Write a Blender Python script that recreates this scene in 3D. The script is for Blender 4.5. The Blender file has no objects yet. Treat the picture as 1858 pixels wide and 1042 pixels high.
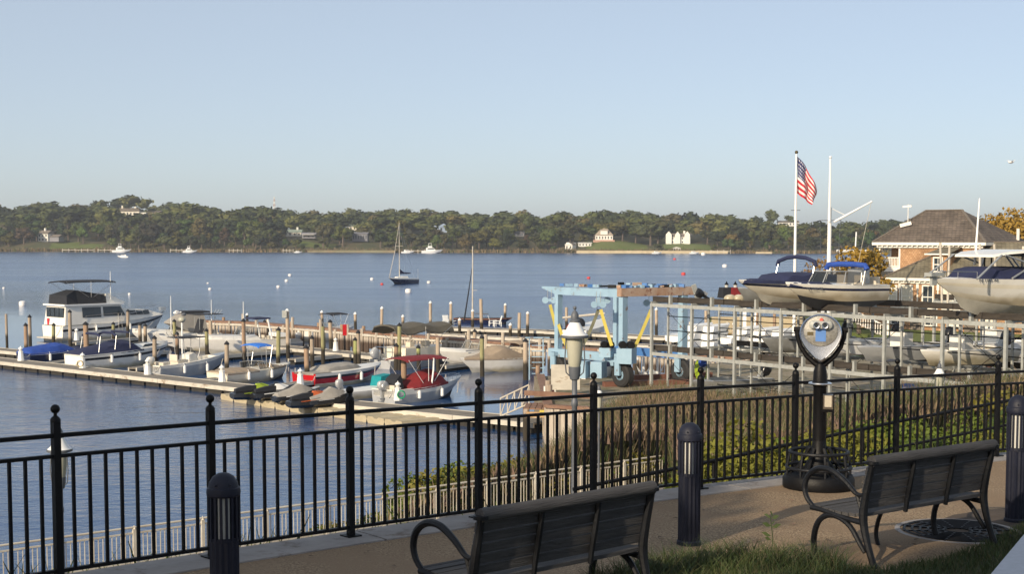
import bpy, math, random
import numpy as np
from mathutils import Vector, Matrix, noise as mnoise
random.seed(7); RNG = np.random.default_rng(7)
rad = math.radians
S = bpy.context.scene
COL = S.collection
# ---------------- camera ----------------
CZ, FPX, PPX, PPY = 9.3, 2580.0, 929.0, 619.0
PITCH = math.atan((PPY - 432) / FPX)
cam = bpy.data.cameras.new("camera"); camo = bpy.data.objects.new("camera", cam); COL.objects.link(camo)
cam.sensor_width = 36; cam.lens = FPX / 1858 * 36; cam.shift_y = (PPY - 521) / 1858
cam.clip_start = 0.2; cam.clip_end = 20000
camo.location = (0, 0, CZ); camo.rotation_euler = (rad(90) - PITCH, 0, 0)
S.camera = camo
# ---------------- light ----------------
SUN = Vector((-0.58, -0.81, 0)).normalized(); ELEV = rad(23)
world = bpy.data.worlds.new("World"); S.world = world; world.use_nodes = True
nt = world.node_tree; bg = nt.nodes["Background"]
sky = nt.nodes.new("ShaderNodeTexSky"); sky.sky_type = 'NISHITA'; sky.sun_disc = False
sky.sun_elevation = ELEV; sky.sun_rotation = math.atan2(SUN.x, SUN.y)
sky.air_density = 0.62; sky.dust_density = 1.1; sky.ozone_density = 0.7; sky.altitude = 0
veil = nt.nodes.new('ShaderNodeMix'); veil.data_type = 'RGBA'; veil.inputs['Factor'].default_value = .52; veil.inputs['B'].default_value = (4.0, 4.3, 4.5, 1)   # thin even high haze over the clear sky
nt.links.new(sky.outputs[0], veil.inputs['A']); nt.links.new(veil.outputs['Result'], bg.inputs[0]); bg.inputs[1].default_value = 0.15
sl = bpy.data.lights.new("sun", 'SUN'); so = bpy.data.objects.new("sun", sl); COL.objects.link(so)
sl.energy = 5.0; sl.angle = rad(0.6); sl.color = (1.0, 0.84, 0.62)
sv = Vector((SUN.x * math.cos(ELEV), SUN.y * math.cos(ELEV), math.sin(ELEV)))
so.rotation_euler = sv.to_track_quat('Z', 'Y').to_euler(); so.location = (-30, -30, 60)
S.view_settings.view_transform = 'Standard'; S.view_settings.look = 'None'
S.view_settings.gamma = 1; S.view_settings.use_curve_mapping = False
S.view_settings.exposure = 0.05
S.cycles.max_bounces = 6; S.cycles.volume_bounces = 0; S.cycles.transparent_max_bounces = 12
S.cycles.use_denoising = True

# ---------------- pixel helpers (photo coordinates) ----------------
_cp, _sp = math.cos(PITCH), math.sin(PITCH)
def ray(px, py):
    a = (px - PPX) / FPX; b = (PPY - py) / FPX
    return Vector((a, _cp + b * _sp, b * _cp - _sp))
def gnd(px, py, z=0.0):
    d = ray(px, py); t = (z - CZ) / d.z
    return Vector((d.x * t, d.y * t, z))
def at(px, py, Y):
    d = ray(px, py); t = Y / d.y
    return Vector((d.x * t, Y, CZ + d.z * t))

# ---------------- materials ----------------
_M = {}
def M(name, col, rough=.6, metal=0, var=.12, scale=3, bump=0, bscale=None, col2=None, coat=0, objcol=False,
      alpha=1, stretch=None, spec=None, wet=None, trans=0, stain=None):
    if name in _M: return _M[name]
    m = bpy.data.materials.new(name); m.use_nodes = True; n = m.node_tree.nodes; l = m.node_tree.links
    b = n["Principled BSDF"]; b.inputs["Roughness"].default_value = rough; b.inputs["Metallic"].default_value = metal
    if coat: b.inputs["Coat Weight"].default_value = coat; b.inputs["Coat Roughness"].default_value = .12
    if spec is not None: b.inputs["Specular IOR Level"].default_value = spec
    if trans: b.inputs["Transmission Weight"].default_value = trans
    b.inputs["Alpha"].default_value = alpha
    tc = n.new("ShaderNodeTexCoord"); mp = n.new("ShaderNodeMapping"); l.new(tc.outputs["Object"], mp.inputs[0])
    if stretch: mp.inputs["Scale"].default_value = stretch
    nz = n.new("ShaderNodeTexNoise"); nz.inputs["Scale"].default_value = scale; nz.inputs["Detail"].default_value = 6
    nz.inputs["Roughness"].default_value = .6
    l.new(mp.outputs[0], nz.inputs["Vector"])
    mr = n.new("ShaderNodeMapRange"); mr.inputs[1].default_value = .3; mr.inputs[2].default_value = .7
    l.new(nz.outputs[0], mr.inputs[0])
    mx = n.new("ShaderNodeMix"); mx.data_type = 'RGBA'
    c = Vector(col); c2 = Vector(col2) if col2 else c * (1 + var)
    c1 = c if col2 else c * (1 - var)
    mx.inputs["A"].default_value = (*c1, 1); mx.inputs["B"].default_value = (*[min(x, .95) for x in c2], 1)
    l.new(mr.outputs[0], mx.inputs["Factor"])
    out = mx.outputs["Result"]
    if objcol:
        oi = n.new("ShaderNodeObjectInfo"); m2 = n.new("ShaderNodeMix"); m2.data_type = 'RGBA'; m2.blend_type = 'MULTIPLY'
        m2.inputs["Factor"].default_value = 1; l.new(out, m2.inputs["A"]); l.new(oi.outputs["Color"], m2.inputs["B"]); out = m2.outputs["Result"]
    if wet:   # tidal stain below a height (object z), fixed dirt
        sx = n.new("ShaderNodeSeparateXYZ"); l.new(tc.outputs["Object"], sx.inputs[0])
        ad = n.new("ShaderNodeMath"); ad.operation = 'MULTIPLY_ADD'; l.new(nz.outputs[0], ad.inputs[0]); ad.inputs[1].default_value = -.5
        l.new(sx.outputs["Z"], ad.inputs[2])
        w = n.new("ShaderNodeMapRange"); w.inputs[1].default_value = wet[0] - .25; w.inputs[2].default_value = wet[0] + .05
        l.new(ad.outputs[0], w.inputs[0]); m3 = n.new("ShaderNodeMix"); m3.data_type = 'RGBA'
        m3.inputs["A"].default_value = (*wet[1], 1); l.new(out, m3.inputs["B"]); l.new(w.outputs[0], m3.inputs["Factor"]); out = m3.outputs["Result"]
    if stain:   # rust or grime patches: (amount, colour, scale)
        ns = n.new("ShaderNodeTexNoise"); ns.inputs["Scale"].default_value = stain[2]; ns.inputs["Detail"].default_value = 9; ns.inputs["Roughness"].default_value = .7
        l.new(mp.outputs[0], ns.inputs["Vector"]); rs = n.new("ShaderNodeMapRange"); rs.inputs[1].default_value = .5 + stain[0]; rs.inputs[2].default_value = .58 + stain[0]; l.new(ns.outputs[0], rs.inputs[0])
        m4 = n.new("ShaderNodeMix"); m4.data_type = 'RGBA'; l.new(out, m4.inputs["A"]); m4.inputs["B"].default_value = (*stain[1], 1); l.new(rs.outputs[0], m4.inputs["Factor"]); out = m4.outputs["Result"]
    l.new(out, b.inputs["Base Color"])
    if bump:
        nb = n.new("ShaderNodeTexNoise"); nb.inputs["Scale"].default_value = bscale or scale * 4; nb.inputs["Detail"].default_value = 8
        l.new(mp.outputs[0], nb.inputs["Vector"])
        bp = n.new("ShaderNodeBump"); bp.inputs["Strength"].default_value = bump; bp.inputs["Distance"].default_value = .02
        l.new(nb.outputs[0], bp.inputs["Height"]); l.new(bp.outputs[0], b.inputs["Normal"])
    _M[name] = m
    return m

def setup_mats():
    M('white_gel', (.80, .77, .70), .32, var=.07, scale=1.2, coat=.3, wet=(.12, (.40, .35, .24)))
    M('cream_gel', (.76, .70, .57), .35, var=.08, scale=1.2, coat=.3, wet=(.12, (.38, .32, .22)))
    M('pure_white', (.8, .8, .78), .4, var=.04, scale=2)
    M('grey_gel', (.40, .41, .42), .3, var=.08, coat=.3)
    M('navy_gel', (.012, .016, .05), .22, var=.1, coat=.4)
    M('black_gel', (.012, .012, .014), .25, var=.1, coat=.3)
    M('red_gel', (.42, .008, .012), .22, var=.06, coat=.5)
    M('bottom_dark', (.03, .03, .035), .6, var=.3, scale=2)
    M('bottom_white', (.58, .55, .47), .5, var=.15, scale=2)
    M('navy_canvas', (.016, .022, .066), .85, var=.18, scale=2.5, bump=.5, bscale=6)
    M('black_canvas', (.014, .016, .022), .85, var=.2, bump=.4, bscale=6)
    M('blue_canvas', (.018, .065, .32), .8, var=.15, bump=.5, bscale=6)
    M('bright_blue_canvas', (.03, .17, .62), .75, var=.12, bump=.4, bscale=6)
    M('tan_canvas', (.30, .235, .17), .9, var=.12, bump=.5, bscale=6)
    M('grey_canvas', (.30, .28, .25), .9, var=.12, bump=.5, bscale=6)
    M('olive_canvas', (.10, .09, .07), .9, var=.15, bump=.5, bscale=6)
    M('red_canvas', (.19, .012, .016), .8, var=.15, bump=.5, bscale=6)
    M('teal_canvas', (.0, .22, .25), .8, var=.1)
    M('glass_dark', (.02, .025, .03), .06, var=.1, alpha=.75)
    M('glass_clear', (.10, .12, .13), .05, var=.05, alpha=.35)
    M('glass_window', (.03, .04, .05), .05, var=.3, scale=.6)
    M('steel', (.62, .63, .64), .28, 1, var=.08)
    M('chrome', (.50, .53, .60), .27, 1, var=.02)
    M('galv', (.36, .37, .35), .55, .15, stain=(.10, (.20, .15, .11), 1.5), var=.16, scale=4, bump=.1)
    M('alum', (.42, .43, .43), .42, .5, var=.12)
    M('vinyl', (.62, .56, .46), .6, var=.06)
    M('rubber', (.02, .02, .021), .8, var=.2, bump=.3)
    M('lift_blue', (.23, .36, .47), .6, scale=1.3, col2=(.30, .44, .56), bump=.15, stain=(.08, (.17, .10, .06), 2.2))
    M('lift_blue_dark', (.06, .17, .42), .45, var=.15)
    M('rusty', (.42, .35, .29), .8, col2=(.30, .16, .09), scale=1.2, stain=(.04, (.16, .06, .03), 3))
    M('rust_beam', (.12, .045, .03), .8, col2=(.20, .09, .06), scale=2)
    M('sling', (.50, .41, .08), .8, var=.1, bump=.2)
    M('sling_dirty', (.18, .18, .12), .9, var=.25)
    M('pile_wood', (.25, .19, .145), .9, col2=(.42, .35, .28), scale=3, bump=.5, stretch=(4, 4, .35), objcol=True,
      wet=(1.05, (.035, .028, .018)))
    M('cap_black', (.015, .015, .017), .5)
    M('cap_white', (.78, .78, .75), .5)
    M('dock_conc', (.44, .41, .35), .85, col2=(.60, .56, .48), scale=2.5, bump=.3, stretch=(.5, 3, 1), stain=(.07, (.25, .18, .12), 1.4))
    M('dock_deck', (.16, .14, .115), .85, col2=(.25, .22, .18), scale=3, bump=.3)
    M('dock_dark', (.03, .027, .022), .9, var=.3)
    M('float_tan', (.36, .30, .19), .7, col2=(.48, .41, .28), scale=2)
    M('plank_grey', (.34, .285, .23), .85, col2=(.52, .46, .38), scale=2, bump=.5, stretch=(6, 6, .5), wet=(-.85, (.075, .05, .035)))
    M('plank_brown', (.17, .085, .055), .85, col2=(.26, .16, .11), scale=2, bump=.4)
    M('timber_dark', (.022, .018, .015), .9, col2=(.055, .045, .036), scale=3, bump=.5, stretch=(.5, 3, 3))
    M('timber_tan', (.45, .29, .14), .8, var=.2, scale=3)
    M('rail_white', (.58, .56, .50), .55, col2=(.46, .39, .30), scale=2, stain=(.12, (.24, .13, .07), 5))
    M('black_iron', (.005, .005, .006), .5, spec=.22, var=.3, scale=8, bump=.12, bscale=30)
    M('bench_iron', (.007, .008, .011), .5, spec=.3, var=.3, scale=8, bump=.2, bscale=30)
    M('bench_wood', (.038, .037, .04), .85, col2=(.078, .075, .076), scale=5, bump=.6, stretch=(.6, 6, 6))
    M('bollard', (.011, .013, .026), .55, spec=.3, var=.2, scale=6, bump=.15, bscale=40)
    M('lamp_grey', (.10, .11, .13), .5, var=.15, bump=.1)
    M('frosted', (.55, .55, .52), .35, var=.05, scale=3)
    M('globe', (.42, .41, .33), .3, var=.08, scale=2)
    M('curb', (.29, .27, .26), .85, var=.16, scale=4, bump=.5, stain=(.06, (.17, .14, .12), 2.5))
    M('face_metal', (.30, .29, .265), .45, .35, var=.3, scale=60, bump=.2)
    M('granite', (.40, .42, .47), .7, var=.07, scale=30, bump=.1)
    M('trim', (.78, .75, .68), .6, var=.05)
    M('far_white', (.72, .70, .64), .7, var=.06, scale=.3)
    M('far_grey', (.20, .20, .22), .8, var=.1, scale=.3)
    M('far_roof', (.16, .135, .11), .9, var=.2, scale=.4)
    M('bark', (.11, .085, .065), .9, var=.3, scale=3, bump=.8)
    M('leaf', (.75, .75, .75), .75, col2=(1.25, 1.25, 1.2), scale=.25, objcol=True, spec=.2)
    M('leaf_near', (.7, .7, .7), .65, col2=(1.3, 1.3, 1.2), scale=2.5, objcol=True, spec=.25)
    M('buoy_white', (.78, .76, .74), .5, var=.05)
    M('buoy_red', (.6, .05, .04), .5)
    M('flag_red', (.45, .02, .03), .8); M('brass', (.10, .075, .03), .5, .6)
    M('ski_lime', (.30, .40, .03), .4); M('ski_orange', (.5, .11, .03), .4)
    M('soil', (.07, .05, .035), .95, var=.3, bump=.6)
    M('plume', (.20, .135, .105), .9, var=.2); 
setup_mats()
def mt(n): return _M[n]

def smooth(pts, k=5):   # Catmull-Rom through the points
    P = [Vector(p) for p in pts]; out = []
    for i in range(len(P) - 1):
        a, b, c, d = P[max(i - 1, 0)], P[i], P[i + 1], P[min(i + 2, len(P) - 1)]
        for j in range(k):
            t = j / k; out.append(.5 * ((2 * b) + (c - a) * t + (2 * a - 5 * b + 4 * c - d) * t * t + (3 * b - a - 3 * c + d) * t ** 3))
    return out + [P[-1]]
def smr(r, k=5):
    return [r[i] + (r[i + 1] - r[i]) * j / k for i in range(len(r) - 1) for j in range(k)] + [r[-1]]
# ---------------- mesh builder ----------------
class MB:
    def __init__(s, mat=None):
        s.v = []; s.f = []; s.mi = []; s.mats = []; s.cur = 0; s.uv = None
        if mat: s.m(mat)
    def m(s, name):
        if name not in s.mats: s.mats.append(name)
        s.cur = s.mats.index(name); return s
    def add(s, vs, fs):
        k = len(s.v); s.v += [tuple(x) for x in vs]
        s.f += [tuple(i + k for i in q) for q in fs]; s.mi += [s.cur] * len(fs); return s
    def box(s, c, d, rz=0, rot=None):
        hx, hy, hz = d[0] / 2, d[1] / 2, d[2] / 2
        A = rot if rot is not None else Matrix.Rotation(rz, 3, 'Z')
        c = Vector(c)
        vs = [c + A @ Vector((x * hx, y * hy, z * hz)) for x in (-1, 1) for y in (-1, 1) for z in (-1, 1)]
        return s.add(vs, [(0, 1, 3, 2), (4, 6, 7, 5), (0, 4, 5, 1), (2, 3, 7, 6), (0, 2, 6, 4), (1, 5, 7, 3)])
    def bar(s, p0, p1, w, h, up=(0, 0, 1)):   # rectangular bar, w sideways, h along up
        p0 = Vector(p0); p1 = Vector(p1); d = (p1 - p0); L = d.length
        if L < 1e-6: return s
        x = d / L; up = Vector(up)
        if abs(x.dot(up)) > .99: up = Vector((0, 1, 0))
        y = up.cross(x).normalized(); z = x.cross(y)
        A = Matrix((x, y, z)).transposed()
        return s.box((p0 + p1) / 2, (L, w, h), rot=A)
    def tube(s, pts, r, n=8, caps=True, closed=False):
        pts = [Vector(p) for p in pts]; N = len(pts)
        rr = r if isinstance(r, (list, tuple)) else [r] * N
        k = len(s.v); ref = None
        for i, p in enumerate(pts):
            if closed: t = pts[(i + 1) % N] - pts[i - 1]
            else: t = pts[min(i + 1, N - 1)] - pts[max(i - 1, 0)]
            t.normalize()
            if ref is None:
                ref = Vector((0, 0, 1)) if abs(t.z) < .9 else Vector((1, 0, 0))
            a = ref - t * ref.dot(t)
            if a.length < 1e-4: a = Vector((1, 0, 0)) - t * t.x
            a.normalize(); ref = a; b = t.cross(a)
            for j in range(n):
                th = 2 * math.pi * j / n
                s.v.append(tuple(p + (a * math.cos(th) + b * math.sin(th)) * rr[i]))
        M_ = N if closed else N - 1
        for i in range(M_):
            for j in range(n):
                a0 = k + i * n + j; a1 = k + i * n + (j + 1) % n; i2 = (i + 1) % N
                s.f.append((a0, a1, k + i2 * n + (j + 1) % n, k + i2 * n + j)); s.mi.append(s.cur)
        if caps and not closed:
            s.f.append(tuple(k + j for j in reversed(range(n)))); s.f.append(tuple(k + (N - 1) * n + j for j in range(n))); s.mi += [s.cur] * 2
        return s
    def lathe(s, prof, c=(0, 0, 0), n=16, caps=True):
        k = len(s.v); c = Vector(c)
        for r, z in prof:
            for j in range(n):
                th = 2 * math.pi * j / n
                s.v.append((c.x + r * math.cos(th), c.y + r * math.sin(th), c.z + z))
        for i in range(len(prof) - 1):
            for j in range(n):
                s.f.append((k + i * n + j, k + i * n + (j + 1) % n, k + (i + 1) * n + (j + 1) % n, k + (i + 1) * n + j)); s.mi.append(s.cur)
        if caps:
            s.f.append(tuple(k + j for j in reversed(range(n)))); s.f.append(tuple(k + (len(prof) - 1) * n + j for j in range(n))); s.mi += [s.cur] * 2
        return s
    def loft(s, rings, closed=True, caps=True):   # rings: lists of points, same count
        k = len(s.v); n = len(rings[0])
        for r in rings: s.v += [tuple(p) for p in r]
        for i in range(len(rings) - 1):
            for j in range(n if closed else n - 1):
                s.f.append((k + i * n + j, k + i * n + (j + 1) % n, k + (i + 1) * n + (j + 1) % n, k + (i + 1) * n + j)); s.mi.append(s.cur)
        if caps and closed:
            s.f.append(tuple(k + j for j in reversed(range(n)))); s.f.append(tuple(k + (len(rings) - 1) * n + j for j in range(n))); s.mi += [s.cur] * 2
        return s
    def prism(s, pts, z0, z1):
        n = len(pts); vs = [(p[0], p[1], z0) for p in pts] + [(p[0], p[1], z1) for p in pts]
        fs = [tuple(reversed(range(n))), tuple(range(n, 2 * n))] + [(j, (j + 1) % n, n + (j + 1) % n, n + j) for j in range(n)]
        return s.add(vs, fs)
    def plate(s, pts, nrm, t):  # planar polygon (3D pts) with thickness t along nrm
        n = len(pts); N = Vector(nrm) * t
        vs = [Vector(p) for p in pts] + [Vector(p) + N for p in pts]
        fs = [tuple(reversed(range(n))), tuple(range(n, 2 * n))] + [(j, (j + 1) % n, n + (j + 1) % n, n + j) for j in range(n)]
        return s.add(vs, fs)
    def ball(s, c, r, n=12, m=8, sq=(1, 1, 1)):
        k = len(s.v)
        for i in range(1, m):
            ph = math.pi * i / m
            for j in range(n):
                th = 2 * math.pi * j / n
                s.v.append((c[0] + r * sq[0] * math.sin(ph) * math.cos(th), c[1] + r * sq[1] * math.sin(ph) * math.sin(th), c[2] + r * sq[2] * math.cos(ph)))
        t = len(s.v); s.v.append((c[0], c[1], c[2] + r * sq[2])); s.v.append((c[0], c[1], c[2] - r * sq[2]))
        for i in range(m - 2):
            for j in range(n):
                s.f.append((k + i * n + j, k + (i + 1) * n + j, k + (i + 1) * n + (j + 1) % n, k + i * n + (j + 1) % n)); s.mi.append(s.cur)
        for j in range(n):
            s.f.append((t, k + j, k + (j + 1) % n)); s.f.append((t + 1, k + (m - 2) * n + (j + 1) % n, k + (m - 2) * n + j)); s.mi += [s.cur] * 2
        return s
    def mesh(s, name, smooth=35):
        me = bpy.data.meshes.new(name); me.from_pydata(s.v, [], s.f)
        for x in s.mats: me.materials.append(mt(x))
        if len(s.mats) > 1: me.polygons.foreach_set('material_index', s.mi)
        if smooth:
            me.shade_smooth(); me.set_sharp_from_angle(angle=rad(smooth))
        me.validate(); return me
    def build(s, name, parent=None, smooth=35, **kw):
        return put(name, s.mesh(name, smooth), parent, **kw)

def put(name, me, parent=None, label=None, cat=None, group=None, kind=None, loc=None, rz=None):
    o = bpy.data.objects.new(name, me); COL.objects.link(o)
    if parent is not None: o.parent = parent
    if loc is not None: o.location = loc
    if rz is not None: o.rotation_euler = (0, 0, rz)
    if label: o['label'] = label
    if cat: o['category'] = cat
    if group: o['group'] = group
    if kind: o['kind'] = kind
    return o
def top(name, label, cat, loc=(0, 0, 0), rz=0, group=None, kind=None):
    return put(name, None, None, label, cat, group, kind, loc, rz)
def copy_tree(o, parent=None, loc=None, rz=None, label=None):
    c = o.copy(); COL.objects.link(c); c.parent = parent
    if loc is not None: c.location = loc
    if rz is not None: c.rotation_euler = (0, 0, rz)
    if label: c['label'] = label
    for ch in [x for x in KIDS.get(o.name, [])] if False else list(o.children): copy_tree(ch, c)
    return c
def npmesh(name, V, Fq, mats, mi=None, smooth=False):
    me = bpy.data.meshes.new(name); V = np.asarray(V, dtype=np.float32); Fq = np.asarray(Fq, dtype=np.int32)
    k = Fq.shape[1]
    me.vertices.add(len(V)); me.vertices.foreach_set('co', V.ravel())
    me.loops.add(Fq.size); me.loops.foreach_set('vertex_index', Fq.ravel())
    me.polygons.add(len(Fq)); me.polygons.foreach_set('loop_start', np.arange(0, Fq.size, k, dtype=np.int32))
    for x in mats: me.materials.append(mt(x))
    if mi is not None: me.polygons.foreach_set('material_index', np.asarray(mi, dtype=np.int32))
    me.update(calc_edges=True)
    if smooth: me.shade_smooth()
    return me
# ---------------- terrain functions ----------------
P1 = Vector((-2.28, 10.67, 6.85))
def zpath(X, Y): return 6.85 - .0226 * ((X - P1.x) * .775 + (Y - P1.y) * .63)
def fdist(X, Y): return -.63 * (X - P1.x) + .775 * (Y - P1.y)
def gpath(px, py, dz=0):
    p = gnd(px, py, 6.8)
    for _ in range(4): p = gnd(px, py, zpath(p.x, p.y) + dz)
    return p
def slope(X, Y):  # embankment height
    d = fdist(X, Y); z0 = zpath(X, Y) - .22
    if d < .3: return z0
    t = min(1, (d - .3) / 18.5)
    z1 = 1.2 if X < 6 else 1.2 + min(.4, (X - 6) * .04)
    return z0 + (z1 - z0) * (t * .92 + .08 * t * t)

# ---------------- air ----------------
hz = bpy.data.materials.new('haze'); hz.use_nodes = True; hz.node_tree.nodes.clear(); _o = hz.node_tree.nodes.new('ShaderNodeOutputMaterial'); _v = hz.node_tree.nodes.new('ShaderNodeVolumePrincipled')
_v.inputs['Color'].default_value = (.86, .91, 1.0, 1); _v.inputs['Density'].default_value = .00017; _v.inputs['Anisotropy'].default_value = .2
hz.node_tree.links.new(_v.outputs[0], _o.inputs['Volume']); _M['haze'] = hz
_h = MB('haze').box((0, 3800, 24), (9000, 9000, 60)).build('haze', smooth=0, kind='stuff'); _h['label'] = 'thin pale river haze over the water and the far shore'
# ---------------- water ----------------
def water():
    m = bpy.data.materials.new('water'); m.use_nodes = True; n = m.node_tree.nodes; l = m.node_tree.links
    b = n["Principled BSDF"]; b.inputs["Base Color"].default_value = (.013, .055, .16, 1)
    b.inputs["IOR"].default_value = 1.33
    g = n.new("ShaderNodeNewGeometry")
    def noise(sc, det, st, rough=.55):
        mp = n.new("ShaderNodeMapping"); mp.inputs["Scale"].default_value = st; mp.inputs["Rotation"].default_value = (0, 0, .35)
        l.new(g.outputs["Position"], mp.inputs[0]); t = n.new("ShaderNodeTexNoise"); t.inputs["Scale"].default_value = sc
        t.inputs["Detail"].default_value = det; t.inputs["Roughness"].default_value = rough; l.new(mp.outputs[0], t.inputs["Vector"]); return t.outputs[0]
    def math_(op, a, b_, c=None):
        x = n.new("ShaderNodeMath"); x.operation = op
        for i, v in enumerate((a, b_, c)):
            if v is None: continue
            if isinstance(v, (int, float)): x.inputs[i].default_value = v
            else: l.new(v, x.inputs[i])
        return x.outputs[0]
    def rng(v, a, b_, c, d):
        x = n.new("ShaderNodeMapRange"); x.interpolation_type = 'SMOOTHSTEP'
        for i, q in enumerate((a, b_, c, d)): x.inputs[i + 1].default_value = q
        l.new(v, x.inputs[0]); return x.outputs[0]
    n1 = noise(1.5, 6, (1, 1.3, 1)); n2 = noise(.42, 3, (1, 1.6, 1)); n3 = noise(.012, 4, (1, 3.0, 1), .6)
    sx = n.new("ShaderNodeSeparateXYZ"); l.new(g.outputs["Position"], sx.inputs[0])
    u = math_('ADD', math_('MULTIPLY', sx.outputs[0], .69), math_('MULTIPLY', sx.outputs[1], .725))   # across the docks
    calm = math_('MULTIPLY', rng(u, 49.5, 53.5, 0, 1), rng(u, 78, 96, 1, 0))
    wind = rng(n3, .38, .62, .68, 1.0); n4 = noise(.13, 8, (1, 2.0, 1), .55)
    near = rng(u, 96, 150, .62, 1)       # lee of the breakwater
    h = math_('ADD', math_('ADD', math_('MULTIPLY', n1, .045), math_('MULTIPLY', n2, .05)), math_('MULTIPLY', n4, .07))
    k = math_('MULTIPLY', math_('MULTIPLY', wind, near), math_('SUBTRACT', 1.0, math_('MULTIPLY', calm, .86)))
    h = math_('MULTIPLY', h, k)
    ro = math_('ADD', .05, math_('MULTIPLY', rng(u, 90, 170, 0, .17), wind)); l.new(ro, b.inputs["Roughness"])
    bp = n.new("ShaderNodeBump"); bp.inputs["Strength"].default_value = 1; bp.inputs["Distance"].default_value = 2.2
    l.new(h, bp.inputs["Height"]); l.new(bp.outputs[0], b.inputs["Normal"])
    _M['water'] = m
    s = 12000
    o = MB('water').add([(-s, -800, 0), (s, -800, 0), (s, s, 0), (-s, s, 0)], [(0, 1, 2, 3)]).build('water', smooth=0, kind='structure')
    o['label'] = 'blue rippled river water between the marina and the far wooded shore'
water()
# sea bed below everything
MB('soil').add([(-9000, -900, -4), (9000, -900, -4), (9000, 9000, -4), (-9000, 9000, -4)], [(0, 1, 2, 3)]).build('river_bed', smooth=0, kind='structure')

# ---------------- ground materials ----------------
def gmat(name, cols, scales, rough=.9, bump=.4, bs=60, world_=True):
    m = bpy.data.materials.new(name); m.use_nodes = True; n = m.node_tree.nodes; l = m.node_tree.links
    b = n["Principled BSDF"]; b.inputs["Roughness"].default_value = rough; b.inputs["Specular IOR Level"].default_value = .3
    g = n.new("ShaderNodeNewGeometry"); prev = None
    for i, (c, sc) in enumerate(zip(cols, scales)):
        if i == 0: prev = c; continue
        t = n.new("ShaderNodeTexNoise"); t.inputs["Scale"].default_value = sc; t.inputs["Detail"].default_value = 7; t.inputs["Roughness"].default_value = .65
        l.new(g.outputs["Position"], t.inputs["Vector"])
        r = n.new("ShaderNodeMapRange"); r.inputs[1].default_value = .42; r.inputs[2].default_value = .6; l.new(t.outputs[0], r.inputs[0])
        mx = n.new("ShaderNodeMix"); mx.data_type = 'RGBA'; l.new(r.outputs[0], mx.inputs["Factor"])
        if isinstance(prev, tuple): mx.inputs["A"].default_value = (*prev, 1)
        else: l.new(prev, mx.inputs["A"])
        mx.inputs["B"].default_value = (*c, 1); prev = mx.outputs["Result"]
    l.new(prev, b.inputs["Base Color"])
    t = n.new("ShaderNodeTexNoise"); t.inputs["Scale"].default_value = bs; t.inputs["Detail"].default_value = 5; l.new(g.outputs["Position"], t.inputs["Vector"])
    bp = n.new("ShaderNodeBump"); bp.inputs["Strength"].default_value = bump; bp.inputs["Distance"].default_value = .02
    l.new(t.outputs[0], bp.inputs["Height"]); l.new(bp.outputs[0], b.inputs["Normal"]); _M[name] = m
gmat('path', [(.29, .205, .125), (.47, .365, .24), (.15, .10, .062), (.25, .175, .11)], [0, 45, 60, 1.1], bump=.9, bs=60)
gmat('earth_green', [(.05, .055, .02), (.08, .075, .03), (.035, .045, .015)], [0, 1.2, 5])
gmat('yard', [(.22, .18, .12), (.13, .12, .06), (.28, .24, .18)], [0, .5, 2.5])
gmat('lawn_base', [(.03, .04, .012), (.05, .055, .02), (.02, .025, .01)], [0, 3, 20])
gmat('far_ground', [(.07, .075, .03), (.05, .06, .025), (.11, .09, .05)], [0, .03, .1], bs=1)
gmat('far_lawn', [(.10, .13, .03), (.13, .15, .045)], [0, .05], bs=1)
gmat('far_beach', [(.27, .21, .13), (.14, .11, .06), (.2, .19, .12)], [0, .12, .05], bs=1)
gmat('seawall', [(.50, .42, .28), (.42, .35, .23)], [0, .5], bs=8)
gmat('seawall_low', [(.30, .21, .08), (.2, .14, .06)], [0, .4], bs=8)

def sheet(name, fn, xs, ys, mat, kind='structure', **kw):
    V = [fn(a, b) for b in ys for a in xs]; n = len(xs)
    Fq = [(j * n + i, j * n + i + 1, (j + 1) * n + i + 1, (j + 1) * n + i) for j in range(len(ys) - 1) for i in range(n - 1)]
    o = put(name, npmesh(name, V, Fq, [mat], smooth=True), kind=kind, **kw); return o
# fence-aligned frame: s along the fence from P1, d outwards
EA = Vector((.776, .631, 0)); EN = Vector((-.631, .776, 0))
def fcurve(s):
    t = (s - 4.9) / 5.3; return .27 - .25 * min(abs(t), 1.6) ** 2 if abs(t) < 1.6 else .27 - .64 - (abs(t) - 1.6) * .8
def fr(s, d): return P1 + EA * s + EN * (d + fcurve(s) * max(0, 1 - abs(d) / 18))
def fpost(px):   # fence post seen in photo column px
    lo, hi = -14.0, 40.0
    for _ in range(50):
        m_ = (lo + hi) / 2; p = fr(m_, 0)
        if PPX + FPX * p.x / p.y < px: lo = m_
        else: hi = m_
    p = fr(lo, 0); return Vector((p.x, p.y, zpath(p.x, p.y)))
def lin(a, b, n): return [a + (b - a) * i / (n - 1) for i in range(n)]
sheet('footpath', lambda s, d: (lambda p: (p.x, p.y, zpath(p.x, p.y)))(fr(s, d)), lin(-14, 22, 37), lin(-9, -.28, 12), 'path')
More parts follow.
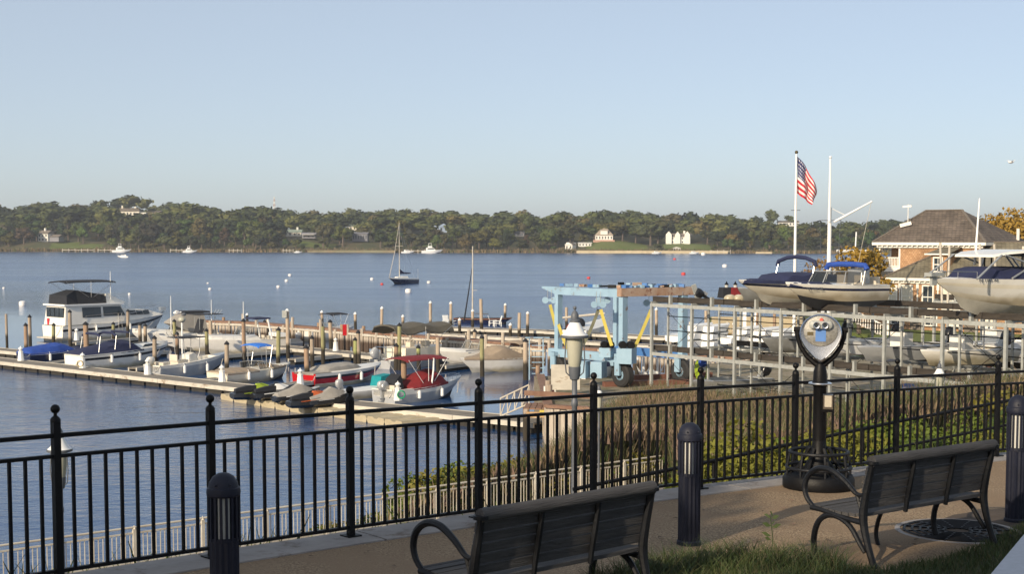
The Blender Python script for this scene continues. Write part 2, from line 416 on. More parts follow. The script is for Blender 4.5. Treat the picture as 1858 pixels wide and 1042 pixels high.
# concrete kerb strip in slabs under the fence
kerb = put('footpath_kerb', None, kind='structure')
for i in range(-9, 13):
    a, b = fr(i * 1.52, -.28), fr((i + 1) * 1.52 - .022, -.28); c, d_ = fr((i + 1) * 1.52 - .022, .18), fr(i * 1.52, .18)
    z = [zpath(q.x, q.y) + .012 for q in (a, b, c, d_)]
    vs = [(q.x, q.y, zz) for q, zz in zip((a, b, c, d_), z)] + [(q.x, q.y, zz - .4) for q, zz in zip((a, b, c, d_), z)]
    MB('curb').add(vs, [(0, 1, 2, 3), (0, 4, 5, 1), (1, 5, 6, 2), (2, 6, 7, 3), (3, 7, 4, 0)]).build('kerb_slab', kerb, smooth=0)
def slopept(s, d):
    p = fr(s, d); return (p.x, p.y, slope(p.x, p.y) + .10 * mnoise.noise(Vector((p.x * .6, p.y * .6, 0))) * min(1, max(0, d - .5)))
sheet('embankment', slopept, lin(-24, 46, 90), lin(.18, 19.2, 40), 'earth_green')
sheet('promenade', lambda s, d: (fr(s, d).x, fr(s, d).y, 1.22), lin(-24, 29, 20), lin(19.2, 23.2, 3), 'curb')
MB('curb').add([(*fr(-24, 23.2).xy, 1.22), (*fr(29, 23.2).xy, 1.22), (*fr(29, 23.2).xy, -2), (*fr(-24, 23.2).xy, -2)], [(0, 1, 2, 3)]).build('promenade_seawall', smooth=0, kind='structure')
# reed bank beyond the promenade
SHORE = [(-5.5, 38.0), (-3.5, 40.6), (-1.6, 43.3), (-.2, 46), (1.3, 50.5), (2.4, 56), (3.0, 61.5)]
def shoreX(Y):
    if Y <= SHORE[0][1]: return SHORE[0][0] - (SHORE[0][1] - Y) * 1.2
    for (x0, y0), (x1, y1) in zip(SHORE, SHORE[1:]):
        if Y <= y1: return x0 + (x1 - x0) * (Y - y0) / (y1 - y0)
    return 3.0
def bankpt(u, Y):
    x0 = shoreX(Y) - 1.5; x = x0 + (45 - x0) * u * u
    z = -.5 + min(1, (x - x0) / 3.0) * 1.35 + .12 * mnoise.noise(Vector((x * .4, Y * .4, 3)))
    return (x, Y, min(z, slope(x, Y) - .03) if fdist(x, Y) < 19.3 else z)
sheet('reed_bank', bankpt, lin(0, 1, 46), lin(33, 66, 34), 'earth_green')
# boatyard ground, timber-faced on its water side
YARD = [(1.6, 62.3), (6.2, 60.2), (10.2, 54.5), (16, 44.5), (60, 40), (60, 87), (15, 87), (10.5, 83), (8.5, 76.5), (1.2, 76.5)]
MB('yard').prism(YARD, -2, 1.85).build('boatyard_ground', smooth=0, kind='structure')
CLUB = [(18.6, 131), (26.3, 131), (26.3, 117), (32, 92), (130, 84), (150, 138), (60, 137), (18.6, 136)]
MB('far_lawn').prism(CLUB, -2, 1.75).build('club_lawn', smooth=0, kind='structure')

# ---------------- crowns ----------------
def crown(name, seed, rx, rz, nl, nleaf, ls, mat='leaf', shape='round', core=True, flat=.5):
    g = np.random.default_rng(seed); V = []; Fq = []
    lobes = []
    for i in range(nl):
        if shape == 'round':
            th = g.uniform(0, 6.28); ph = g.uniform(-.55, 1); r = g.uniform(.25, .68)
            c = np.array([math.cos(th) * rx * r * math.sqrt(max(.1, 1 - ph * ph * .7)), math.sin(th) * rx * r * math.sqrt(max(.1, 1 - ph * ph * .7)), rz * ph * .62]); rr = g.uniform(.30, .5) * rx
        elif shape == 'cone':
            t = (i + .5) / nl; th = g.uniform(0, 6.28); c = np.array([math.cos(th) * rx * .3 * (1 - t), math.sin(th) * rx * .3 * (1 - t), rz * (2 * t - 1) * .9]); rr = rx * (1.05 - t) * .8
        else:
            t = g.uniform(-1, 1); th = g.uniform(0, 6.28); q = rx * .55 * math.sqrt(1 - t * t * .8); c = np.array([math.cos(th) * q, math.sin(th) * q, rz * t * .75]); rr = rx * g.uniform(.35, .55)
        lobes.append((c, rr))
    if core:
        for c, rr in lobes:
            k = len(V); n_, m_ = 7, 4
            for i in range(m_ + 1):
                ph = math.pi * i / m_
                for j in range(n_):
                    th = 2 * math.pi * j / n_; r2 = rr * .78 * (1 + .25 * (g.random() - .5))
                    V.append([c[0] + r2 * math.sin(ph) * math.cos(th), c[1] + r2 * math.sin(ph) * math.sin(th), c[2] + r2 * .85 * math.cos(ph)])
            for i in range(m_):
                for j in range(n_): Fq.append((k + i * n_ + j, k + (i + 1) * n_ + j, k + (i + 1) * n_ + (j + 1) % n_, k + i * n_ + (j + 1) % n_))
    w = np.array([r * r for _, r in lobes]); w /= w.sum()
    idx = g.choice(nl, nleaf, p=w)
    d = g.normal(size=(nleaf, 3)); d[:, 2] += .25; d /= np.linalg.norm(d, axis=1)[:, None]
    cc = np.array([lobes[i][0] for i in idx]); rr = np.array([lobes[i][1] for i in idx])
    P = cc + d * (rr * g.uniform(.72, 1.12, nleaf))[:, None] * np.array([1, 1, .88])
    nrm = d + g.normal(size=(nleaf, 3)) * flat; nrm /= np.linalg.norm(nrm, axis=1)[:, None]
    a = np.cross(nrm, g.normal(size=(nleaf, 3))); a /= np.linalg.norm(a, axis=1)[:, None]; b = np.cross(nrm, a)
    s = (ls * g.uniform(.5, 1.2, nleaf))[:, None]; s2 = s * g.uniform(.45, .8, nleaf)[:, None]
    Q = np.stack([P - a * s, P - b * s2, P + a * s, P + b * s2], 1).reshape(-1, 3)
    k = len(V); Vn = np.vstack([np.array(V), Q]) if V else Q
    Fl = (np.arange(nleaf * 4).reshape(-1, 4) + k)
    Fn = np.vstack([np.array(Fq), Fl]) if Fq else Fl
    return Vn, Fn
def trunk_mb(h, r, lean=.03, limbs=4, seed=0, spread=1.5, mat='bark'):
    g = random.Random(seed); mb = MB(mat)
    mb.tube([(0, 0, 0), (lean * h * .4, 0, h * .4), (lean * h, lean * h * .3, h)], [r * 1.25, r, r * .5], 7)
    for i in range(limbs):
        a = g.uniform(0, 6.28); z = h * g.uniform(.5, .9)
        mb.tube([(lean * z, 0, z), (math.cos(a) * spread * .5, math.sin(a) * spread * .5, z + h * .22), (math.cos(a) * spread, math.sin(a) * spread, z + h * .42)], [r * .5, r * .32, r * .12], 5)
    return mb

# ---------------- far shore ----------------
SKY = [(-200, 386.5), (0, 387.5), (60, 385.5), (75, 378.5), (120, 385.5), (180, 370.5), (240, 386.5), (350, 383), (430, 387), (500, 385), (560, 390), (640, 388), (780, 387), (860, 393), (1000, 393), (1080, 391), (1200, 395), (1320, 395), (1380, 400), (1430, 401), (1480, 405), (1600, 406), (1700, 403), (2100, 400)]
def interp(tab, x):
    if x <= tab[0][0]: return tab[0][1]
    for (a, p), (b, q) in zip(tab, tab[1:]):
        if x <= b: return p + (q - p) * (x - a) / (b - a)
    return tab[-1][1]
def Y0(X): return 960 - .216 * (X + 346)
RISE = [(-10, -.05), (0, .01), (6, .06), (30, .24), (80, .5), (200, .85), (350, 1), (700, 1), (1600, .9)]
PADS = []   # (X, Y, z, radius)
def hfar(X, Y):
    d = Y - Y0(X); px = PPX + FPX * X / Y
    Hm = CZ + (432 - interp(SKY, px)) * (Y0(X) + 350) / FPX - 13
    z = Hm * interp(RISE, d) + (0 if d < 2 else 1.0 * mnoise.noise(Vector((X * .02, Y * .02, 0))))
    for (a, b, h, r) in PADS:
        w = math.exp(-(((X - a) ** 2 + (Y - b) ** 2) / (r * r)) ** 1.5); z = z * (1 - w) + h * w
    return z
FH = {}
def pad(px, py, d, r=14):
    X = (px - PPX) / FPX * 930
    for _ in range(5): Y = Y0(X) + d; X = (px - PPX) / FPX * Y
    z = at(px, py, Y).z; PADS.append((X, Y + 2, z, r)); return Vector((X, Y, z))
FARH = {'farm': pad(86, 438, 32, 20), 'grey': pad(655, 437.5, 32), 'blue': pad(805, 421, 80), 'manor': pad(238, 393, 230, 25), 'manor2': pad(283, 392, 235, 15),
        'gable': pad(1096, 436, 34, 22), 'white': pad(1232, 442, 30, 22), 'boat1': pad(1035, 453, 9, 8), 'boat2': pad(1061, 447, 16, 8), 'boat3': pad(1227, 455.5, 7, 6),
        'left': pad(533, 428, 60), 'mid': pad(645, 418, 100), 'bluer': pad(760, 420, 85), 'grey2': pad(1020, 426, 70), 'hill': pad(1428, 410, 300, 20), 'cot': pad(940, 428, 60), 'cot2': pad(562, 432, 45)}
xs = lin(-640, 760, 150); ds = [-12, -3, 0, 3, 8, 15, 25, 36, 50, 70, 95, 130, 180, 240, 320, 420, 600, 900, 1500]
def farpt(X, d):
    Y = Y0(X) + d + (0 if d > 40 else 2.5 * mnoise.noise(Vector((X * .03, 0, 0)))); return (X * (1 + max(0, d) / 1800), Y, hfar(X, Y) if d > 0 else (-3 if d < -5 else .12 + d * .1))
fs = sheet('far_shore', farpt, xs, ds, 'far_ground')
fs.data.materials.append(mt('far_lawn')); fs.data.materials.append(mt('far_beach'))
LAWN = [(96, 185, 4, 30), (1075, 1172, 8, 40), (1195, 1292, 6, 40), (540, 600, 20, 36), (760, 790, 30, 60)]
for p in fs.data.polygons:
    c = p.center; d = c.y - Y0(c.x); px = PPX + FPX * c.x / c.y
    if d < 5: p.material_index = 2
    elif any(a < px < b and u < d < v for a, b, u, v in LAWN): p.material_index = 1
fs['label'] = 'wooded far shore rising from a pale beach across the river'
# seawalls and beach strips along the water
def strip(name, px0, px1, h, d, mat, lab, cat='wall'):
    pts = []
    for px in lin(px0, px1, 12):
        X = (px - PPX) / FPX * 930
        for _ in range(5): Y = Y0(X) + d; X = (px - PPX) / FPX * Y
        pts.append((X, Y))
    mb = MB(mat)
    for a, b in zip(pts, pts[1:]): mb.bar((a[0], a[1], h / 2 - .3), (b[0], b[1], h / 2 - .3), 1.2, h + .6)
    mb.build(name, smooth=0, label=lab, cat=cat)
strip('stone_seawall', 1046, 1320, 1.6, -3.0, 'seawall', 'long low tan seawall under the lawns of the two white far houses')
strip('timber_seawall', 560, 718, 1.5, -2.5, 'far_beach', 'brown timber seawall along the far marsh below the grey boathouse')
strip('boundary_seawall', 1370, 1400, 1.0, -2.5, 'seawall', 'short pale seawall on the far shore behind the flagpole')

CROWNS = []
for i in range(12):
    sh = 'round' if i < 8 else 'tall'
    V_, F_ = crown('c', 100 + i, 5.2 if sh == 'round' else 3.6, 5.2 if sh == 'round' else 7.0, 13, 620, .62, shape=sh, flat=.55)
    CROWNS.append(npmesh('crown', V_, F_, ['leaf']))
TR = [trunk_mb(8, .38, seed=i, spread=2.4).mesh('trunk') for i in range(4)]
PAL = [((.050, .062, .020), 'dark green'), ((.072, .085, .026), 'mid green'), ((.100, .105, .032), 'yellow green'), ((.085, .075, .034), 'brownish turning'), ((.034, .044, .018), 'deep green'), ((.12, .10, .035), 'ochre turning')]
LIM = [(58, 128, 34, 0), (95, 190, 24, 0), (222, 300, 228, 14 + 22 * .6), (512, 562, 58, 10), (634, 684, 31, 0), (640, 652, 95, 16), (750, 770, 82, 13), (792, 820, 78, 13.0), (1010, 1078, 20, 0), (1012, 1030, 66, 11), (1070, 1174, 36, 0), (1196, 1296, 33, 0), (1414, 1442, 295, 18), (930, 952, 56, 9), (600, 700, 8, 0), (-80, 60, 14, 3), (548, 580, 42, 6)]
WHERE = [(-200, 60, 'beyond the far reedy point'), (60, 135, 'round the white farmhouse'), (135, 220, 'above the farmhouse lawn'), (220, 330, 'below the hilltop mansion'), (330, 520, 'below the radio mast'), (520, 640, 'between radio mast and grey house'), (640, 720, 'beside the grey far house'), (720, 830, 'round the blue gabled house'), (830, 1010, 'behind the bare mast'), (1010, 1180, 'round the hip roofed house'), (1180, 1330, 'round the many gabled house'), (1330, 1500, 'behind the flagpole'), (1500, 2200, 'far behind the clubhouse')]
trees = []; g = random.Random(5)
for row, d in enumerate([6, 15, 26, 39, 54, 72, 92, 115, 140, 168, 198, 230, 265, 300, 338]):
    X = -430 + g.uniform(0, 6)
    while X < 480:
        X += g.uniform(6.5, 11) * (1 + d / 500); x = X * (1 + d / 1000) + g.uniform(-2, 2); Y = Y0(x) + d + g.uniform(-4, 4); dd = Y - Y0(x)
        px = PPX + FPX * x / Y
        if px < -90 or px > 1950: continue
        z = hfar(x, Y); h = g.choice([g.uniform(8, 12), g.uniform(11, 16), g.uniform(14, 19)]) * (1.12 if px < 520 else .95 if px < 1300 else .85)
        if d < 10: h *= g.choice([.45, .6, .85])
        skip = False
        for a, b, D, zm in LIM:
            if a < px < b and dd < D:
                if zm - z < 3.5: skip = True
                else: h = min(h, zm - z)
        if skip: continue
        trees.append((d, x, Y, z, h, px))
g.shuffle(trees); trees.sort(key=lambda t: t[0])
single = trees[:290]; rest = trees[290:]
for (d, x, Y, z, h, px) in single:
    c = g.choices(range(6), [4, 5, 3, .9, 2.6, .7])[0]; i = g.randrange(12); R_ = 5.2 if i < 8 else 3.6; RZ = 5.2 if i < 8 else 7.0
    where = next(w for a, b, w in WHERE if a <= px < b)
    t = top('shore_tree', f'{"small " if h < 9 else "big " if h > 16 else ""}{PAL[c][1]} {"broad" if i < 8 else "slim"} tree {"at the waterline" if d < 10 else "just off the shore" if d < 20 else "a row back" if d < 33 else "higher up"} {where}', 'tree', (x, Y, z - .3), g.uniform(0, 6.28), 'trees along the far shore')
    sz = h * .40 / RZ; sx = sz * g.uniform(.9, 1.7)
    k = put('crown', CROWNS[i], t); k.location = (0, 0, h - RZ * sz * 1.1); k.scale = (sx, sx, sz); k.color = (*[v * g.uniform(.75, 1.3) for v in PAL[c][0]], 1)
    k = put('trunk', TR[i % 4], t); k.scale = (sz * 1.2, sz * 1.2, h * .6 / 8)
# the wood behind: one mass
SM = []
for i in range(5):
    V_, F_ = crown('m', 300 + i, 5.5, 5.0, 7, 150, 1.05, flat=.5); SM.append((V_, F_))
groups = {}
for (d, x, Y, z, h, px) in rest:
    V_, F_ = SM[g.randrange(5)]; c = g.choices(range(6), [4, 5, 3, .7, 2, .6])[0]; a = g.uniform(0, 6.28); ca, sa = math.cos(a), math.sin(a); s = h * .42 / 5; s2 = s * g.uniform(1.2, 2.0)
    W = np.stack([(V_[:, 0] * ca - V_[:, 1] * sa) * s2 + x, (V_[:, 0] * sa + V_[:, 1] * ca) * s2 + Y, V_[:, 2] * s + z + h * .6], 1)
    groups.setdefault(c, []).append((W, F_))
root_w = None
VV = []; FF = []; MI = []; k = 0
for c, L_ in groups.items():
    col = PAL[c][0]; nm = f'leaf_mass_{c}'
    M(nm, tuple(v * .8 for v in col), .8, var=0, col2=tuple(v * 1.25 for v in col), scale=.05, spec=.2)
    for W, F_ in L_: VV.append(W); FF.append(F_ + k); MI += [c] * len(F_); k += len(W)
me = npmesh('distant_wood', np.vstack(VV), np.vstack(FF), [f'leaf_mass_{c}' if c in groups else 'leaf' for c in range(6)], MI)
put('distant_wood', me, label='distant hillside wood of green and turning trees behind the shore', kind='stuff')
# shoreline scrub and marsh
def scatter(name, pts, h, wid, mats, seed, kind='stuff', label=None, bend=.35, segs=2):
    g = np.random.default_rng(seed); P = np.array(pts); n = len(P)
    hh = h * g.uniform(.6, 1.15, n); th = g.uniform(0, 2 * np.pi, n); ww = wid * g.uniform(.6, 1.3, n)
    bd = bend * hh * g.uniform(.2, 1, n); bt = g.uniform(0, 2 * np.pi, n)
    ax = np.stack([np.cos(th), np.sin(th), np.zeros(n)], 1) * ww[:, None] * .5; bx = np.stack([np.cos(bt), np.sin(bt), np.zeros(n)], 1)
    rows = []
    for s in range(segs + 1):
        t = s / segs; c = P + bx * (bd * t * t)[:, None] + np.array([0, 0, 1.0]) * (hh * t)[:, None]; k = 1 - t * .85
        rows += [c - ax * k, c + ax * k]
    V = np.stack(rows, 1).reshape(-1, 3); m = 2 * (segs + 1); base = np.arange(n)[:, None] * m
    F_ = np.concatenate([base + np.array([2 * s, 2 * s + 1, 2 * s + 3, 2 * s + 2]) for s in range(segs)], 0)
    mi = np.tile(g.integers(0, len(mats), n), segs)
    return put(name, npmesh(name, V, F_, mats, mi), kind=kind, label=label)
M('reed_tan', (.155, .115, .07), .9, var=.3, scale=.5); M('reed_green', (.075, .085, .03), .9, var=.3, scale=.5); M('reed_brown', (.14, .095, .065), .9, var=.3, scale=.5)
M('scrub', (.07, .08, .03), .9, var=.3, scale=.2); M('scrub_tan', (.19, .14, .075), .9, var=.3, scale=.2)
pts = []
for _ in range(9000):
    X = g.uniform(-400, 330); d = g.uniform(-1, 9) * g.random() ; Y = Y0(X) + d; pts.append((X, Y, max(.05, hfar(X, Y)) - .1))
scatter('shore_marsh', pts, 1.9, .9, ['scrub', 'scrub_tan', 'reed_tan'], 3, label='tan and green marsh grass along the far waterline')

# ---------------- far houses ----------------
def fhouse(name, key, w, dep, h, rh, wall, roof, label, cat='house', rz=-.55, win=(4, 2), chim=None, style='gable', porch=False, hip=.25):
    p = FARH[key]; t = top(name, label, cat, (p.x, p.y, p.z - .3), rz)
    MB(wall).box((0, 0, h / 2), (w, dep, h)).build('wall', t, smooth=0)
    r = MB(roof); o = .5; k = w * hip if style == 'hip' else 0
    A = [(-w / 2 - o, -dep / 2 - o, h), (w / 2 + o, -dep / 2 - o, h), (w / 2 + o, dep / 2 + o, h), (-w / 2 - o, dep / 2 + o, h), (-w / 2 - o + k, 0, h + rh), (w / 2 + o - k, 0, h + rh)]
    if style == 'front':   # gable end towards the water
        A[4] = (0, -dep / 2 - o, h + rh); A[5] = (0, dep / 2 + o, h + rh); r.add(A, [(0, 4, 5, 3), (1, 2, 5, 4), (0, 3, 2, 1)]); r.m(wall).add([A[0], A[1], A[4]], [(0, 1, 2)]); r.add([A[3], A[2], A[5]], [(0, 2, 1)])
    else: r.add(A, [(0, 1, 5, 4), (2, 3, 4, 5), (1, 2, 5), (3, 0, 4), (0, 3, 2, 1)])
    ro = r.build('roof', t, smooth=0)
    wm = None
    for i in range(win[0]):
        for j in range(win[1]):
            if wm is None: wm = MB('glass_window').box((0, 0, 0), (w / win[0] * .38, .12, h / win[1] * .45)).mesh('window', 0)
            q = put('window', wm, t); q.location = (-w / 2 + w * (i + .5) / win[0], -dep / 2 - .03, h * (j + .55) / win[1])
    for sgn in (-1,):
        for j in range(win[1]):
            q = put('window', wm, t); q.location = (sgn * (w / 2 + .03), 0, h * (j + .55) / win[1]); q.rotation_euler = (0, 0, rad(90))
    if chim is not None: MB('far_white' if wall != 'far_brick' else 'plank_brown').box((chim, 0, h + rh * .6 + .9), (1.2, 1.2, 3)).build('chimney', ro, smooth=0)
    if porch: MB('trim').box((0, -dep / 2 - 1.5, 2.6), (w * .9, 2.6, .25)).build('porch_roof', t, smooth=0)
    return t
M('far_cream', (.66, .62, .52), .8, var=.05, scale=.3); M('far_blue', (.30, .38, .52), .8, var=.05); M('far_green_roof', (.22, .27, .22), .8, var=.1); M('far_blueroof', (.15, .24, .42), .7, var=.1); M('far_shingle', (.34, .28, .22), .9, var=.15); M('far_pink', (.42, .26, .2), .9, var=.1)
t = fhouse('farmhouse', 'farm', 9.5, 6, 5.5, 2.4, 'far_white', 'far_roof', 'white two-storey farmhouse with a tall chimney near the far lawn', chim=-.5, win=(3, 2), rz=-.5)
MB('far_grey').box((9, 1, 1.7), (9, 5, 3.4)).build('wing', t, smooth=0); MB('far_roof').add([(4.4, -2, 3.4), (14, -2, 3.4), (14, 4, 3.4), (4.4, 4, 3.4), (4.4, 1, 5), (14, 1, 5)], [(0, 1, 5, 4), (2, 3, 4, 5), (1, 2, 5), (3, 0, 4)]).build('wing_roof', t, smooth=0)
fhouse('grey_house', 'grey', 10, 7, 5.2, 1.0, 'far_grey', 'far_grey', 'grey flat-fronted waterside house with a row of pale openings', win=(6, 1), rz=-.05)
fhouse('gabled_house', 'blue', 6.5, 6, 4, 2, 'far_blue', 'far_blueroof', 'small blue gabled house with big white-framed windows on the far bank', win=(2, 1), style='front', rz=.1)
t = fhouse('mansion', 'manor', 20, 10, 4.5, 3, 'far_cream', 'far_roof', 'cream mansion with a mansard roof standing above the far treeline', win=(7, 1), chim=5, style='hip', rz=-.1, hip=.12)
MB('far_cream').box((-6, 0, 8), (1.4, 1.4, 3)).build('chimney', t, smooth=0); MB('far_white').box((12, -3, 1.5), (8, 6, 4)).build('wing', t, smooth=0)
fhouse('hilltop_house', 'manor2', 11, 6, 3.2, 1.5, 'far_cream', 'far_roof', 'low cream hilltop house just beside the mansion', win=(4, 1), rz=0)
t = fhouse('hip_roofed_house', 'gable', 11, 9, 3.4, 4.2, 'far_white', 'far_shingle', 'white house with a broad hipped roof on a terraced far lawn', win=(6, 1), style='hip', hip=.36, rz=-.1)
MB('far_white').box((0, -3.4, 5.2), (4.5, 2.5, 2.6)).build('dormer', t, smooth=0)
MB('far_shingle').add([(-2.8, -5, 6.4), (2.8, -5, 6.4), (2.8, -1.5, 6.4), (-2.8, -1.5, 6.4), (0, -5, 8), (0, -1.5, 8)], [(0, 4, 5, 3), (1, 2, 5, 4), (0, 1, 4)]).build('dormer_roof', t, smooth=0)
MB('far_pink').box((0, -1, -.3), (13.5, 12.5, 1.6)).build('terrace', t, smooth=0)
t = fhouse('rambling_house', 'white', 14, 6, 4.5, 2.2, 'far_white', 'far_roof', 'rambling white house with many gables on a grassy knoll', win=(7, 2), rz=-.15, chim=3)
for gx, gw, gh in ((-6.5, 3.6, 6), (-1, 3.2, 5.8), (5, 3.4, 6)):
    q = MB('far_white').box((gx, -3.6, gh / 2), (gw, 2, gh)); q.m('far_white').add([(gx - gw / 2, -4.6, gh), (gx + gw / 2, -4.6, gh), (gx, -4.6, gh + 2), (gx - gw / 2, -2, gh), (gx + gw / 2, -2, gh), (gx, -2, gh + 2)], [(0, 1, 2)])
    q.m('far_roof').add([(gx - gw / 2 - .2, -4.7, gh - .1), (gx, -4.7, gh + 2.1), (gx, -1, gh + 2.1), (gx - gw / 2 - .2, -1, gh - .1), (gx + gw / 2 + .2, -4.7, gh - .1), (gx + gw / 2 + .2, -1, gh - .1)], [(0, 1, 2, 3), (1, 4, 5, 2)]); q.build('gable_bay', t, smooth=0)
fhouse('boathouse', 'boat1', 5, 5, 3.2, 1.6, 'far_white', 'far_roof', 'white gabled boathouse at the far water edge', win=(2, 1), style='front', rz=-.5, cat='boathouse')
MB('far_white').box((-2, 5, 3.2), (5, 4, 3)).build('upper_wing', FARO := bpy.data.objects['boathouse'], smooth=0)
fhouse('long_shed', 'boat2', 8, 3, 2.2, .5, 'far_white', 'far_white', 'long low white shed up the bank beside the boathouse', win=(4, 1), rz=-.1, cat='shed')
fhouse('beach_cabin', 'boat3', 4.6, 3, 2, .7, 'far_white', 'far_white', 'tiny white beach cabin on the seawall below the rambling house', win=(3, 1), style='front', rz=0, cat='cabin')
fhouse('green_roofed_house', 'left', 12, 7, 2.6, 2, 'far_cream', 'far_green_roof', 'low house with a pale green roof half hidden in the far trees', win=(4, 1), chim=3, rz=0)
fhouse('cream_cottage', 'mid', 8, 5, 3, 1.8, 'far_cream', 'far_green_roof', 'cream cottage peeping through trees above the grey house', win=(3, 1), chim=4, rz=0)
fhouse('blue_roofed_house', 'bluer', 9, 6, 3, 2.2, 'far_grey', 'far_blueroof', 'blue-roofed house in the trees behind the moored sailboat', win=(3, 1), rz=0)
fhouse('dark_lodge', 'grey2', 6, 5, 3.4, 1.6, 'far_blue', 'far_roof', 'slate blue lodge in the trees above the boathouse', win=(2, 1), rz=0)
fhouse('hillside_villa', 'hill', 16, 7, 3, 1.4, 'far_white', 'far_roof', 'white villa on the far hill behind the flagpole', win=(6, 1), rz=0)
fhouse('small_cottage', 'cot', 8, 5, 2.2, 1.2, 'far_grey', 'far_grey', 'grey cottage roof among trees by the shore opposite', win=(3, 1), rz=0)
fhouse('porch_house', 'cot2', 9, 5, 2.6, 1.4, 'far_grey', 'far_grey', 'low dark-roofed house with a porch under the ochre trees', win=(3, 1), porch=True, rz=0)
# radio mast
p = at(498, 392, 1350); zt = at(498, 357, 1350).z; mb = MB('far_pink')
for k in range(8):
    z0 = p.z + (zt - p.z) * k / 8; z1 = p.z + (zt - p.z) * (k + 1) / 8; w0 = 1.1 - .1 * k
    mb.m('far_white' if k % 2 else 'far_pink')
    for sx, sy in ((-1, -1), (1, -1), (1, 1), (-1, 1)): mb.bar((sx * w0, sy * w0, z0 - p.z), (sx * (w0 - .1), sy * (w0 - .1), z1 - p.z), .22, .22)
    mb.bar((-w0, -w0, z0 - p.z), (w0 - .1, -w0, z1 - p.z), .15, .15); mb.bar((w0, -w0, z0 - p.z), (-w0 + .1, -w0, z1 - p.z), .15, .15)
mb.build('radio_mast', smooth=0, label='red and white lattice radio mast above the far wood', cat='mast', loc=(p.x, p.y, p.z))
# far piers
def fpier(px0, px1, d, lab, z=1.3):
    a = at(px0, 455, Y0(-200)); X0 = (px0 - PPX) / FPX * 940; X1 = (px1 - PPX) / FPX * 940
    Ya = Y0(X0) - d; Yb = Y0(X1) - d - 2; mid = Vector(((X0 + X1) / 2, (Ya + Yb) / 2, 0)); t = top('timber_pier', lab, 'pier', mid)
    A = Vector((X0, Ya, z)) - mid; B = Vector((X1, Yb, z)) - mid
    MB('rail_white').bar(A, B, 1.5, .25).build('walkway', t, smooth=0)
    n = max(3, int((B - A).length / 4)); pm = MB('rail_white').box((0, 0, -.6), (.3, .3, 3)).mesh('post', 0)
    for i in range(n + 1): q = put('post', pm, t); q.location = A + (B - A) * i / n
fpier(112, 175, 6, 'white railed pier running along the far lawn shore'); fpier(182, 232, 7, 'white pier behind the little white yacht across the river')
fpier(318, 352, 5, 'small pale pier with a boat lift in the shaded far bank'); fpier(428, 452, 5, 'bright short timber landing on the dark far bank')
fpier(745, 790, 6, 'pale pier between the two far moored yachts'); fpier(527, 546, 5, 'tiny landing stage under the dark far trees')
fpier(1255, 1285, 9, 'short pier jutting from the tan seawall opposite')
# ================= clubhouse =================
def house_mats():
    for nm, c1, c2, c3, bw, bh, ax in (('shingle_wall', (.48, .29, .16), (.36, .20, .10), (.24, .15, .09), .22, .16, 0), ('shingle_roof', (.17, .135, .105), (.115, .092, .075), (.07, .056, .047), .34, .20, 1), ('shingle_roof_green', (.20, .175, .12), (.15, .13, .09), (.09, .08, .055), .34, .20, 1)):
        m = bpy.data.materials.new(nm); m.use_nodes = True; n = m.node_tree.nodes; l = m.node_tree.links; b = n["Principled BSDF"]; b.inputs["Roughness"].default_value = .9
        tc = n.new("ShaderNodeTexCoord"); sx = n.new("ShaderNodeSeparateXYZ"); l.new(tc.outputs["Object"], sx.inputs[0])
        ad = n.new("ShaderNodeMath"); ad.operation = 'ADD'; l.new(sx.outputs[0], ad.inputs[0]); l.new(sx.outputs[1], ad.inputs[1])
        cb = n.new("ShaderNodeCombineXYZ"); l.new(ad.outputs[0], cb.inputs[0]); l.new(sx.outputs[2], cb.inputs[1])
        bk = n.new("ShaderNodeTexBrick"); bk.inputs["Scale"].default_value = 1; bk.inputs["Brick Width"].default_value = bw; bk.inputs["Row Height"].default_value = bh * (.75 if ax else 1)
        bk.inputs["Mortar Size"].default_value = .012 if not ax else .02; bk.inputs["Color1"].default_value = (*c1, 1); bk.inputs["Color2"].default_value = (*c2, 1); bk.inputs["Mortar"].default_value = (*c3, 1)
        l.new(cb.outputs[0], bk.inputs["Vector"])
        nz = n.new("ShaderNodeTexNoise"); nz.inputs["Scale"].default_value = .8; nz.inputs["Detail"].default_value = 5; l.new(tc.outputs["Object"], nz.inputs["Vector"])
        r = n.new("ShaderNodeMapRange"); r.inputs[1].default_value = .3; r.inputs[2].default_value = .7; r.inputs[3].default_value = .7; r.inputs[4].default_value = 1.3; l.new(nz.outputs[0], r.inputs[0])
        mx = n.new("ShaderNodeVectorMath"); mx.operation = 'SCALE'; l.new(bk.outputs[0], mx.inputs[0]); l.new(r.outputs[0], mx.inputs["Scale"]); l.new(mx.outputs[0], b.inputs["Base Color"])
        bp = n.new("ShaderNodeBump"); bp.inputs["Strength"].default_value = .7; bp.inputs["Distance"].default_value = .03; l.new(bk.outputs["Fac"], bp.inputs["Height"]); bp.invert = True; l.new(bp.outputs[0], b.inputs["Normal"])
        _M[nm] = m
house_mats()
HW = Vector((.77, -.64, 0)).normalized(); HD = Vector((.64, .77, 0)).normalized(); HO = Vector((29.4, 120, 1.75)); HA = math.atan2(HW.y, HW.x)
